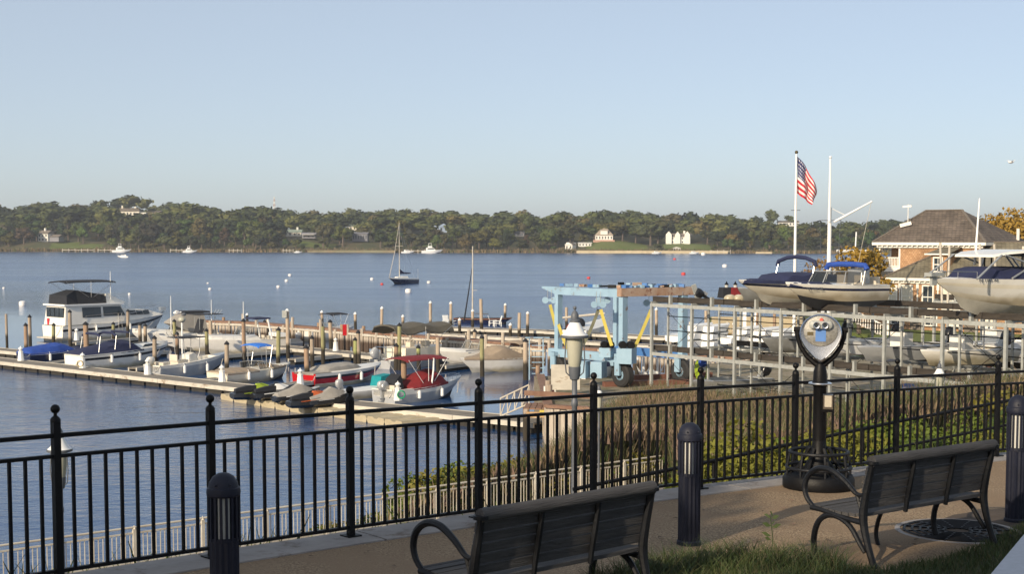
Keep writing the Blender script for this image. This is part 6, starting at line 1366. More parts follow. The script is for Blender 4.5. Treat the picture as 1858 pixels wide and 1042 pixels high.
# C: hardtop boat
t = top('rack_hardtop_boat', 'big white hardtop boat with navy cover and aluminium frame on the rack', 'boat', rp(6.5, 1.5, 6.93), BA); H = Hull(7.6, 2.6, .86, .98, .50, .2, 2.0, 1.3)
H.mesh('white_gel', 'bottom_white', None, 'cream_gel', 'white_gel', low='cream_gel').build('hull', t); H.deck(MB('white_gel'), crown=.05).build('deck', t); H.cover('navy_canvas', [(.1, .2), (.2, .42), (.5, .44), (.72, .42), (.80, .04)], w=.86, ridge=.65).build('cover', t)
MB('white_gel').loft([[(-2.0 + dx, -1.15 * k, 1.80 + dz), (-2.0 + dx, 1.15 * k, 1.80 + dz), (-2.0 + dx, 1.1 * k, 1.88 + dz), (-2.0 + dx, -1.1 * k, 1.88 + dz)] for dx, k, dz in ((-.3, .8, -.12), (0, 1, 0), (1.5, 1, .08), (3.0, .9, 0), (3.6, .7, -.1))]).build('hardtop', t)
MB('black_canvas').box((-.5, 0, 1.76), (3.0, 1.9, .06)).build('hardtop_liner', t, smooth=0)
for sd in (-1, 1):
    for a, b in (((2.6, .75), (1.1, 1.78)), ((-.5, .75), (-.8, 1.78)), ((.6, .75), (-.3, 1.25)), ((-.4, 1.25), (.9, 1.78)), ((-3.4, .7), (-2.2, 1.78)), ((-3.1, .7), (-1.9, 1.78))): MB('alum').tube([(a[0] + .3, sd * (1.1 if a[1] < 1 else 1.05), a[1] + .22), (b[0] + .3, sd * 1.0, b[1])], .035, 8).build('frame_tube', t)
for x in (.3, .7): MB('black_iron').tube([(x, -.2, 1.0), (x, -.2, 1.78)], .03, 6).build('ladder_rail', t)
MB('galv').box((3.75, 0, 1.12), (.7, .3, .12)).box((3.8, 0, .95), (.25, .1, .4)).build('anchor_roller', t, smooth=0); rail(t, H, .8, .98, .25, 3); reg(t, H, .8, .86, 'NJ 1165 AE', .17)
antenna(t, .3, -.9, 1.4, 2.4, .03, .08); antenna(t, -3.2, 1.0, .9, 2.4, .03, -.12)
for k, px_ in enumerate((1706, 1723, 1778, 1781, 1804, 1857)):   # guide posts
    yt, yb = [(440, 520), (445, 520), (443, 530), (452, 530), (443, 520), (447, 530)][k]; Y_ = [60, 58.5, 56, 56.2, 60, 52.5][k]; a = at(px_, yt, Y_); b = at(px_ + [4, -3, 1, 4, 6, -8][k], yb, Y_); b.z = 6.45
    MB('rail_white').tube([Vector((0, 0, 0)), a - b], .05, 8).build('guide_post', label=['thin white guide post before the dormer window', 'thick white guide post right of the dormer', 'white guide post behind the hardtop, left of its twin', 'white guide post behind the hardtop, right of its twin', 'leaning white guide post above the hardtop frame', 'leaning white guide post at the edge of the picture'][k], cat='post', loc=b, group='white guide posts of the boat rack')
# small boats and clutter on the rack
def jon(i, d, z, L, lab, mat='alum', motor='black_gel', console=False, canopy=None, inv=False, off=0):
    t = top('small_boat', lab, 'boat', rp(i, d, z), BA + off); H = Hull(L, 1.7, .45, .55, .12, .1, 3.0, 1.2); H.mesh(mat, mat, None, mat, mat).build('hull', t); cockpit(t, H, .02, .8, .3, mat, None, .12); H.deck(MB(mat), .8, 1).build('foredeck', t)
    if motor: outboard(t, -L / 2, 0, .55, 1.0, motor, 30)
    if console: MB('white_gel').box((.1, 0, .7), (.5, .7, .7)).build('console', t, smooth=0); MB('steel').tube([(-.6, -.5, .5), (-.6, -.5, 1.7), (-.6, .5, 1.7), (-.6, .5, .5)], .03, 6).build('arch', t)
    if canopy: MB(canopy).box((-.2, 0, 1.7), (1.8, 1.4, .12)).build('canopy', t, smooth=0)
    return t
jon(1.9, 2.5, 6.62, 4.2, 'grey jon boat on the rack top beside the covered engines', 'alum', None); jon(2.6, 2.5, 4.6, 5.0, 'aluminium skiff with dark canopy on the lower tier', 'alum', 'black_gel', False, 'black_canvas'); jon(3.5, 3, 4.6, 4.8, 'open white skiff behind the coin viewer yoke', 'pure_white', 'black_gel'); jon(4.6, 2.4, 4.6, 5.4, 'grey work boat with twin wheels and seats on the lower tier', 'grey_gel', 'black_gel', True)
jon(5.6, 2.6, 4.6, 5.0, 'white boat with console on the lower tier under the hardtop bow', 'white_gel', 'black_gel', True); jon(4.4, 9, 4.4, 5.0, 'white boat with turquoise bottom between the racks', 'pure_white', 'grey_gel', True)
jon(7.4, 2.6, 4.6, 5.0, 'low skiff on the lower tier at the right of the first rack', 'alum', 'black_gel'); jon(1.0, 2.2, 2.5, 4.4, 'small skiff stored on the ground under the rack end', 'alum', 'black_gel')
jon(4.6, 2.0, 2.45, 4.8, 'white and blue boat on the ground under the rack', 'pure_white', None); jon(6.4, 15, 4.6, 5.2, 'white boat with blue tarp on the second rack', 'pure_white', 'black_gel', True); jon(4.9, 15.2, 6.8, 5.2, 'dark upturned hull on top of the second rack', 'navy_gel', None)
def tarp(i, d, z, s, mat, lab):
    g3 = random.Random(int(i * 10)); m = MB(mat); rows = []
    for a in range(6): rows.append([(s[0] * (a / 5 - .5), s[1] * (b / 6 - .5), (s[2] * (1 - abs(b / 3 - 1) ** 1.6) * (1 - .5 * abs(a / 2.5 - 1) ** 2)) + g3.uniform(-.05, .05)) for b in range(7)])
    m.loft(rows, closed=False); m.build('tarpaulin', label=lab, cat='tarpaulin', loc=rp(i, d, z), rz=BA)
tarp(4.2, 4, 2.2, (3, 1.8, 1.2), 'bright_blue_canvas', 'crumpled blue tarpaulin on the ground under the rack'); tarp(6.9, 10, 4.2, (2.6, 1.8, .8), 'bright_blue_canvas', 'bright blue tarpaulin over a boat between the racks'); tarp(6.2, 10, 3.6, (3, 1.8, .9), 'grey_canvas', 'pale grey tarpaulin over a boat between the racks'); tarp(5.6, 10.5, 4.0, (2.4, 1.6, .7), 'blue_canvas', 'blue tarpaulin corner left of the grey one'); tarp(5.9, 8.6, 3.2, (2.8, 1.8, 1.0), 'tan_canvas', 'tan tarpaulin mound under the second rack'); tarp(8.0, 9, 4.0, (2.6, 1.8, .9), 'bright_blue_canvas', 'blue tarpaulin at the far end of the racks'); tarp(4.8, 9.4, 3.4, (3.4, 2, 1.1), 'cream_canvas' if 0 else 'grey_canvas', 'large pale tarpaulin mound behind the work boat')
tarp(5.1, 20, 5.2, (3, 2, .9), 'teal_canvas' if 0 else 'olive_canvas', 'olive tarpaulin heap before the clubhouse wall')
# covered outboards with lantern-shaped tops
for px_, mat, lb in ((1318, 'black_canvas', 'black canvas-covered outboard on the rack top'), (1334, 'red_canvas', 'red canvas-covered outboard on the rack top')):
    p = at(px_, 541, 64.5); t = top('covered_outboard', lb, 'outboard', p, .3); MB(mat).loft([[(-.32, -.3, 0), (.32, -.3, 0), (.32, .3, 0), (-.32, .3, 0)], [(-.26, -.24, .48), (.26, -.24, .48), (.26, .24, .48), (-.26, .24, .48)]]).build('cover', t, smooth=0); MB('frosted').lathe([(.07, .45), (.09, .6)], n=10).build('lantern', t); MB('black_iron').lathe([(.11, .6), (.05, .68), (.01, .76)], n=10).build('lantern_cap', t)
    MB('white_gel').ball((-.1, -.6, .0), .24, sq=(1.3, 1, .8)).build('float', t)
p = at(1268, 548, 66); t = top('tilted_outboard', 'bare outboard leg and bracket sticking up from the rack end', 'outboard', p, .4); outboard(t, .25, 0, .3, .8, 'black_gel', 60); MB('galv').bar((0, 0, 0), (-.3, 0, .8), .12, .2).build('bracket', t, smooth=0)
# dinghies stacked on the dock behind
dm = {}
def dinghy(px, py, z, lab, mat='pure_white', ang=0, L=3.2):
    p = at(px, py, 113); t = top('dinghy', lab, 'dinghy', (p.x, p.y, p.z), NA + ang, 'white dinghies stacked on the dock racks'); H = Hull(L, 1.45, .42, .5, .1, .12, 2.6, 1.2); H.mesh(mat, mat).build('hull', t); H.deck(MB(mat), crown=.05).build('deck', t)
for px, py, lab in ((1272, 599, 'white dinghy topmost left in the stack'), (1303, 600, 'white dinghy topmost right in the stack'), (1268, 613, 'white dinghy middle left in the stack'), (1301, 614, 'white dinghy middle right in the stack'), (1266, 627, 'white dinghy lowest left in the stack'), (1303, 628, 'white dinghy lowest right in the stack'), (1362, 604, 'white dinghy high up behind the rack by the bulkhead'), (1395, 606, 'white dinghy high up just right of the bulkhead piling'), (1428, 608, 'white dinghy highest nearest the coin viewer'), (1334, 621, 'small white dinghy low between piling and rack post'), (1352, 617, 'white dinghy with a red waterline behind the rack'), (1392, 622, 'rounded white dinghy behind the dark canopy skiff'), (1365, 632, 'white dinghy low down behind the lower tier'), (1430, 622, 'white dinghy low beside the coin viewer')): dinghy(px, py, 0, lab)
sp = at(1286, 632, 113.3); q = top('dinghy_rack', 'grey timber rack that holds the stacked dinghies', 'rack', (sp.x, sp.y, .5))
for k in range(3):
    for x in (-1.4, 1.3): pass
for x in (-1.5, 0, 1.5): MB('dock_conc').box((x, .3, .9), (.12, .12, 2.4)).build('post', q, smooth=0)
for z in (.35, .95, 1.55): MB('dock_conc').box((0, .3, z), (3.4, 1.0, .08)).build('shelf', q, smooth=0)
dinghy(1232, 617, 0, 'white dinghy beyond the travel lift column', ang=.3); dinghy(1465, 612, 0, 'white dinghy behind the coin viewer head', ang=.2)
# two white dock columns
for px, yt, lb in ((1351, 540, 'square white column standing in the dinghy basin'), (1367, 545, 'slanted white brace beside the square column')):
    b = at(px, 606, 114); a = at(px + (0 if px < 1360 else 5), yt, 114); MB('pure_white').bar(Vector((0, 0, -1.5)), a - b, .26 if px < 1360 else .12, .2).build('column', smooth=0, label=lb, cat='column', loc=b)
# anchors, wheels and posts of clutter in the yard
def prop_blade(px, py, Y, lb):
    p = at(px, py, Y); t = top('anchor', lb, 'anchor', p, random.uniform(0, 1)); MB('pure_white').bar((0, 0, -.4), (0, 0, .6), .09, .09).build('shank', t, smooth=0)
    for s in (-1, 1): MB('pure_white').add([(0, 0, -.4), (s * .5, 0, .15), (s * .38, 0, -.15), (s * .18, .05, -.42)], [(0, 1, 2, 3)]).build('fluke', t, smooth=0)
prop_blade(1168, 668, 77, 'white anchor leaning on the breakwater, left one'); prop_blade(1180, 672, 77, 'white anchor right beside the first rack post'); prop_blade(1193, 668, 77, 'white anchor just right of the first rack post')
for i, (px, py, lb) in enumerate(((1330, 690, 'bicycle leaning under the rack, left one'), (1358, 689, 'bicycle leaning under the rack, middle one'), (1400, 690, 'bicycle leaning under the rack nearest the viewer'))):
    p = at(px, py, 60); t = top('bicycle', lb, 'bicycle', (p.x, p.y, 2.22), .2 * i, 'bicycles under the rack')
    for s in (-.5, .5): MB('rubber').tube([(s + .33 * math.cos(a), 0, .33 * math.sin(a)) for a in [2 * math.pi * k / 20 for k in range(20)]], .025, 6, closed=True).build('wheel', t)
    MB('alum').tube([(-.5, 0, 0), (-.1, 0, .0), (.35, 0, .5), (-.2, 0, .48), (-.1, 0, 0)], .02, 6).tube([(.5, 0, 0), (.32, 0, .62)], .02, 6).tube([(-.5, 0, 0), (-.2, 0, .48)], .015, 5).build('frame', t)
    MB('black_iron').tube([(.3, -.22, .66), (.3, .22, .66)], .018, 6).build('handlebar', t); MB('black_canvas').box((-.22, 0, .55), (.25, .12, .05)).build('saddle', t, smooth=0)
for px, py, mat, lb in ((1393, 655, 'red_gel', 'red jerry can on the breakwater, left one'), (1408, 656, 'red_gel', 'red jerry can on the breakwater, right one')):
    p = at(px, py, 87); MB(mat).box((0, 0, 0), (.45, .3, .5)).box((.1, 0, .3), (.12, .1, .12)).build('jerry_can', smooth=0, label=lb, cat='fuel can', loc=p)
p = at(1803, 640, 60); t = top('brick_pier', 'brick-red square stove flue between the racks', 'flue', p); MB('rust_beam').box((0, 0, -.3), (.5, .5, 1.3)).box((0, 0, .42), (.6, .6, .1)).build('flue', t, smooth=0)
p = at(1275, 672, 63); hq = MB('sling_green' if 0 else 'ski_lime')
for k in range(5): hq.tube([(.18 * math.cos(a) * (1 + .15 * k) , .1 * k, .55 * math.sin(a)) for a in [2 * math.pi * j / 16 for j in range(16)]], .025, 5, closed=True)
hq.build('hose_coil', label='yellow-green hose looped on a post under the rack', cat='hose', loc=p); MB('blue_canvas').ball((p.x, p.y - .1, p.z + .35), .22).build('hose_reel', label='blue hose reel above the yellow-green hose', cat='reel')
t = boat_root('covered_boat', 'small boat under blue tarp behind the travel lift', 1088, 683, NA, cat='boat', loc=at(1090, 680, 77)); t.location.z = 1.9; H = Hull(4.6, 1.9, .6, .7); H.mesh('pure_white', 'bottom_white').build('hull', t); H.cover('navy_canvas', [(0, .3), (.4, .6), (.8, .2), (.98, .02)]).build('cover', t)
t = boat_root('workboat', 'white workboat with raised pole beyond the travel lift', 1070, 612, NA + .3, loc=None); H = Hull(8, 2.6, .9, 1.4); H.mesh('white_gel', 'bottom_dark').build('hull', t); H.deck(MB('white_gel'), crown=.3).build('deck', t); a = at(1013, 578, 117) - Vector(t.location); b = at(1097, 569, 117) - Vector(t.location); RM = Matrix.Rotation(-(NA + .3), 3, 'Z'); MB('rail_white').tube([RM @ a, RM @ b], .1, 8).build('boom', t); MB('black_canvas').ball((-2.6, 0, 1.4), .7, sq=(1, .7, .8)).build('engine_cover', t); MB('red_canvas').ball((-3.4, .5, 1.0), .5).build('life_vests', t)
# ladder stand with blue frame left of the lift
p = gnd(975, 690, .5); t = top('blue_stand', 'light blue frame ladder stand left of the travel lift', 'stand', (p.x, p.y, .5)); zt = at(975, 613, p.y).z - .5
for x in (-.5, .35): MB('lift_blue').box((x, 0, zt / 2), (.07, .07, zt)).build('leg', t, smooth=0)
MB('lift_blue').box((0, 0, zt), (1.5, .3, .06)).build('top_bar', t, smooth=0)
for k in range(6): MB('lift_blue').box((.05, 0, .4 + k * .35), (.8, .05, .05)).build('rung', t, smooth=0)
# ================= reeds and shrubs =================
M('reed_leaf', (.085, .095, .035), .85, var=.35, scale=.6); M('reed_dry', (.20, .145, .085), .9, var=.3, scale=.6); M('bush_bright', (.12, .16, .02), .7, var=.35, scale=1.5); M('bush_dark', (.045, .07, .015), .7, var=.3, scale=1.5); M('bush_yellow', (.16, .16, .03), .7, var=.3, scale=1.5); M('bush_rust', (.28, .12, .03), .8, var=.3)
g = random.Random(31)
def yard_front(X): return interp([(1.6, 62.3), (6.2, 60.2), (10.2, 54.5), (16, 44.5), (60, 40)], X)
pts = []; plum = []
while len(pts) < 42000:
    Y = g.uniform(28, 62); x0 = shoreX(Y); X = x0 + .4 + (g.random() ** 1.15) * (30 - x0)
    if Y > yard_front(X) - .4 or X / Y > .44 or X < x0: continue
    d = fdist(X, Y)
    if d < 23.5 and X < 5.2: continue
    if d < 13.0: continue
    z = max(-.1, slope(X, Y) if d < 19.3 else min(1.0, (X - x0) * .4 - .1))
    dens = mnoise.noise(Vector((X * .25, Y * .25, 0))); 
    if g.random() > .75 + dens: continue
    if X < 9: z -= .22 * min(1, (9 - X) / 2)
    hh = (1.0 + .35 * dens) * min(1, .6 + (X - x0) * .12) * (1 if d > 17 else .75); pts.append((X, Y, z - (1 - hh) * 1.2)); 
    if g.random() < .42: plum.append((X + g.uniform(-.15, .15), Y, z - (1 - hh) * 1.2 + 1.75))
back = [p for p in pts if p[0] > 9 and p[1] > yard_front(p[0]) - 8]
scatter('reeds', back, 2.45, .042, ['reed_tan', 'reed_green', 'reed_brown', 'reed_leaf', 'reed_dry'], 45, label='taller reeds along the back of the bank under the rack', bend=.3, segs=3)
plum += [(x, y, z + 1.95) for x, y, z in back[::3]]
scatter('reeds', pts, 2.25, .038, ['reed_tan', 'reed_green', 'reed_brown', 'reed_leaf', 'reed_dry', 'reed_leaf'], 41, label='tall tan and green reeds growing along the bank', bend=.28, segs=3)
scatter('reed_plumes', plum, .5, .12, ['plume', 'reed_dry'], 42, label='feathery brown seed plumes on the reeds', bend=.5, segs=2)
pts = []
for x, y, z in random.Random(1).choices([p for p in pts] or [(0, 0, 0)], k=1): pass
lv = []; g = random.Random(37)
while len(lv) < 42000:   # reed leaves branching mid-height
    Y = g.uniform(28, 61); x0 = shoreX(Y); X = x0 + .5 + g.random() ** 1.15 * (30 - x0)
    if Y > yard_front(X) - .4 or X / Y > .44: continue
    d = fdist(X, Y)
    if d < 13 or (d < 23.5 and X < 5.2): continue
    z = max(-.1, slope(X, Y) if d < 19.3 else min(1.0, (X - x0) * .4 - .1)) - .45 * max(0, min(1, (9 - X) / 2)); lv.append((X, Y, z + g.uniform(.3, 1.9)))
scatter('reed_leaves', lv, .7, .05, ['reed_green', 'reed_leaf', 'reed_tan', 'bush_dark'], 43, label='long drooping green leaves among the reed stems', bend=.9, segs=2)
# shrubs
SH = []
for i in range(6):
    V_, F_ = crown('s', 700 + i, .9, .7, 12, 1700, .058, flat=.9, core=False); SH.append(npmesh('foliage', V_, F_, ['leaf_near']))
def shrub(x, y, z, s, col, lab, i):
    t = top('shrub', lab, 'shrub', (x, y, z), g.uniform(0, 6), 'shrubs on the bank below the footpath'); k = put('foliage', SH[i % 6], t); k.location = (0, 0, .55 * s); k.scale = (s, s, s); k.color = (*col, 1)
    if i % 3 == 0: MB('bark').tube([(0, 0, -.1), (.05, 0, .4 * s), (0, .05, .8 * s)], .02, 5).build('stem', t)
C3 = [((.11, .15, .02), 'bright green'), ((.17, .17, .025), 'yellow green'), ((.055, .085, .018), 'dark green'), ((.18, .16, .03), 'yellowing')]
n = 0
for row in range(6):
    for k in range(15):
        d = 2.6 + row * 2.1 + g.uniform(-.5, .5); s = 3.6 + k * 1.35 + g.uniform(-.4, .4) + row * .55; p = fr(s, d); px = PPX + FPX * p.x / p.y
        if px < 1290 - row * 14 or px > 1960: continue
        c = g.choices(range(4), [5, 2, 2.5, .25])[0]; wh = 'just outside the railing' if row < 2 else 'halfway down the bank' if row < 4 else 'at the foot of the reeds'
        side = 'before the coin viewer' if px < 1460 else 'behind the second bench' if px < 1700 else 'near the third bollard'
        sc = g.uniform(.75, 1.25) * (.62 if row < 1 else .85 if row < 2 else 1); shrub(p.x, p.y, slope(p.x, p.y) - .12, sc, C3[c][0], f'{"small" if sc < .75 else "broad" if sc > 1.1 else "rounded"} {C3[c][1]} shrub {wh} {side}', n); n += 1
for i, (px, Y) in enumerate(((748, 41.5), (778, 42), (800, 42), (825, 42.5), (845, 43), (862, 43), (905, 44), (925, 44), (560, 38.6), (610, 39.2), (670, 40), (700, 40.5), (515, 38), (965, 44), (1000, 44.5), (1050, 45), (1100, 45.5), (1150, 46), (1200, 46.5), (1225, 47))):
    X = (px - PPX) / FPX * Y; low = 500 < px < 715
    shrub(X, Y + (.4 if low else .6), .15 if low else .55, .9 if low else 1.35, C3[(i * 7) % 4][0], f'{C3[(i * 7) % 4][1]} shrub outside the white fence ' + ('low by the water' if low else 'below the shoreline gap' if px < 900 else 'at the reed edge'), i)
pts = []
while len(pts) < 9000:
    s = g.uniform(-14, 30); d = g.uniform(.3, 19); p = fr(s, d); pts.append((p.x, p.y, slope(p.x, p.y) - .05))
scatter('bank_grass', pts, .45, .03, ['grass_a', 'grass_b', 'grass_c', 'bush_dark'] if 'grass_a' in _M else ['bush_bright', 'bush_dark', 'reed_green', 'bush_yellow'], 44, label='rough green grass covering the bank below the footpath', bend=.7)
# ================= foreground =================
# ---- black iron fence: posts, rails and every baluster its own part ----
FP = [fpost(px) for px in (-247, 95, 378, 633, 868, 1078, 1273, 1446, 1631, 1815, 2000)]
fence = top('iron_fence', 'black iron railing with ball-topped posts along the footpath', 'fence', FP[4])
def L_(p): return Vector(p) - FP[4]
pm = MB('black_iron').box((0, 0, .57), (.052, .052, 1.14)).lathe([(.036, 1.14), (.036, 1.16), (.026, 1.175), (.013, 1.185), (.012, 1.205)], n=12)
pm.box((0, 0, .012), (.13, .13, .024))
pm = pm.mesh('post'); fb = MB('black_iron').ball((0, 0, 1.232), .033, 14, 10).mesh('finial')
bal = MB('black_iron').box((0, 0, .5), (.021, .021, .82)).mesh('baluster')
UP = Vector((0, 0, 1))
for i, p in enumerate(FP):
    d = FP[min(i + 1, 10)] - FP[max(i - 1, 0)]; a = math.atan2(d.y, d.x)
    q = put('post', pm, fence, loc=L_(p), rz=a); f = put('finial', fb, q)
    if i == 10: break
    p2 = FP[i + 1]; dd = (p2 - p); n = max(8, round(dd.length / .121))
    for h, w, t in ((1.045, .034, .03), (.90, .034, .026), (.085, .034, .026)):
        MB('black_iron').bar(L_(p) + UP * h + dd.normalized() * .03, L_(p2) + UP * h - dd.normalized() * .03, w, t).build('rail', fence, smooth=0)
    for j in range(1, n):
        c = p + dd * j / n; put('baluster', bal, fence, loc=L_(c), rz=math.atan2(dd.y, dd.x))
# ---- ramp handrail just below the fence ----
hr = top('ramp_handrail', 'black pipe handrail of the ramp just outside the railing', 'handrail', at(1240, 848, 16.9))
hp = [at(px, py, Y) for px, py, Y in ((1040, 889, 16.2), (1081, 880, 16.3), (1240, 848, 16.9), (1350, 825, 17.6), (1480, 797, 18.4), (1631, 765, 19.4), (1858, 722, 21), (2000, 700, 22))]
MB('black_iron').tube([Vector(p) - hr.location for p in hp], .024, 10).build('rail', hr)
MB('black_iron').tube([Vector(p) - hr.location - Vector((0, 0, .36)) for p in hp], .02, 10).build('rail', hr)
for px, py, Y in ((1295, 837, 17.25), (1566, 779, 18.95), (1790, 735, 20.5)):
    p = at(px, py, Y); MB('black_iron').tube([Vector(p) - hr.location, Vector(p) - hr.location - Vector((0, 0, 1.25))], .022, 8).build('post', hr)
# ---- white promenade fence ----
wf = top('promenade_fence', 'white metal picket fence along the lower waterside promenade', 'fence', fr(0, 22.9))
wf.location.z = 0
def wl(s, h): p = fr(s, 22.9); return Vector((p.x, p.y, 1.22 + h)) - Vector(wf.location)

MB('rail_white').tube([wl(s, .98) for s in lin(-18, 27.8, 12)], .028, 8).build('handrail', wf)
MB('rail_white').bar(wl(-18, .84), wl(27.8, .84), .04, .04).build('rail', wf, smooth=0); MB('rail_white').bar(wl(-18, .1), wl(27.8, .1), .04, .04).build('rail', wf, smooth=0)
wp = MB('rail_white').box((0, 0, .47), (.085, .085, .95)).lathe([(.06, .94), (.0, 1.04)], n=4, caps=False).mesh('post', 0)
pk = MB('rail_white'); s = -18
while s < 27.6:
    q = put('post', wp, wf, loc=wl(s, 0), rz=.68)
    for j in range(1, 16):
        c = wl(s + j * .115, 0); pk.box(c + Vector((0, 0, .47)), (.018, .018, .74), rz=.68)
    s += 1.84
pk.build('picket', wf, smooth=0, kind='stuff')
# ---- lamps ----
def lamp(loc, H, label, k=1.0):
    t = top('street_lamp', label, 'lamp', loc, 0, 'post-top lanterns of the waterside walk'); z = H - 1.40 * k
    MB('lamp_grey').lathe([(.13 * k, 0), (.13 * k, .25), (.085 * k, .35), (.06 * k, .5), (.05 * k, z - .5), (.062 * k, z - .48), (.062 * k, z - .40), (.05 * k, z - .38), (.05 * k, z), (.085 * k, z + .02), (.11 * k, z + .14 * k), (.115 * k, z + .26 * k)], n=16).build('pole', t)
    MB('globe').lathe([(.10 * k, z + .24 * k), (.125 * k, z + .34 * k), (.145 * k, z + .55 * k), (.155 * k, z + .75 * k), (.15 * k, z + .84 * k)], n=18).build('lantern', t)
    MB('lamp_grey').lathe([(.26 * k, z + .85 * k), (.265 * k, z + .82 * k), (.26 * k, z + .80 * k), (.1 * k, z + .83 * k)], n=24).build('rim', t)
    cap = MB('pure_white').lathe([(.25 * k, z + .851 * k), (.19 * k, z + .90 * k), (.14 * k, z + 1.0 * k), (.09 * k, z + 1.09 * k)], n=20).build('cap', t)
    MB('lamp_grey').lathe([(.095 * k, z + 1.09 * k), (.095 * k, z + 1.13 * k), (.07 * k, z + 1.15 * k), (.075 * k, z + 1.22 * k), (.05 * k, z + 1.28 * k), (.018 * k, z + 1.31 * k), (.018 * k, z + 1.33 * k)], n=16).ball((0, 0, z + 1.36 * k), .035 * k).build('finial', cap)
    for s in (-1, 1):
        MB('lamp_grey').tube([(s * .165 * k, -.06, z + .8 * k), (s * .185 * k, -.06, z + .4 * k), (s * .16 * k, -.05, z + .15 * k), (s * .06 * k, 0, z + .05 * k)], .012 * k, 6).build('bracket', t)
p = at(1043, 555, 26.5); lamp((p.x, p.y, 3.6), p.z - 3.6, 'grey lamppost with a white-capped lantern in front of the blue travel lift')
p = at(107, 768, 29.5); lamp((p.x, p.y, 1.22), p.z - 1.22, 'grey lamppost with cloudy lantern on the promenade behind the leftmost fence post')
p = at(1087, 697, 42); lamp((p.x, p.y, 1.22), p.z - 1.22, 'slim lamppost rising beside the reeds at the end of the white fence', .62)
p = at(1705, 655, 40); lamp((p.x, p.y, 1.5), p.z - 1.5, 'short white-capped lamppost standing in the reeds near the third bollard', .72)
# ---- bollards ----
def bollard(px, py, Y, label, r=.094):
    p = at(px, py, Y); z0 = zpath(p.x, p.y); H = p.z - z0; t = top('light_bollard', label, 'bollard', (p.x, p.y, z0), 0, 'dark bollard lights beside the footpath')
    sh = MB('bollard'); ring = []
    def flut(z, r, a):
        return [((r - (a if k % 2 else 0)) * math.cos(math.pi * k / 16), (r - (a if k % 2 else 0)) * math.sin(math.pi * k / 16), z) for k in range(32)]
    sh.loft([flut(0, r * .98, .008), flut(H * .58, r * .98, .008)]); sh.lathe([(r * 1.08, 0), (r * 1.08, .03), (r, .04)], n=24); sh.build('shaft', t)
    MB('frosted').lathe([(r * .80, H * .58), (r * .80, H * .86)], n=20).build('diffuser', t)
    lv = MB('bollard')
    for k in range(16): a = 2 * math.pi * k / 16; lv.box((r * .9 * math.cos(a), r * .9 * math.sin(a), H * .72), (.024, .014, H * .30), rz=a)
    lv.lathe([(r * .98, H * .565), (r * .98, H * .59)], n=24); lv.build('louvre', t, smooth=0)
    MB('bollard').lathe([(r, H * .85), (r * 1.1, H * .86), (r * 1.12, H * .88), (r * 1.08, H * .905), (r * .98, H * .91), (r * .93, H * .94), (r * .7, H * .975), (r * .35, H * .995), (r * .02, H)], n=28).build('cap', t)
    for s in (0, 1): MB('bollard').ball((r * 1.0 * math.cos(-1.9 + s), r * math.sin(-1.9 + s), H * .93), .008, 6, 4).build('screw', t)
bollard(405, 858, 8.7, 'dark bollard light beside the nearer bench, closest of the three')
bollard(1252, 767, 11.6, 'dark bollard light with frosted slots standing between the two benches')
bollard(1848, 717, 12.9, 'dark bollard light beyond the far end of the second bench')
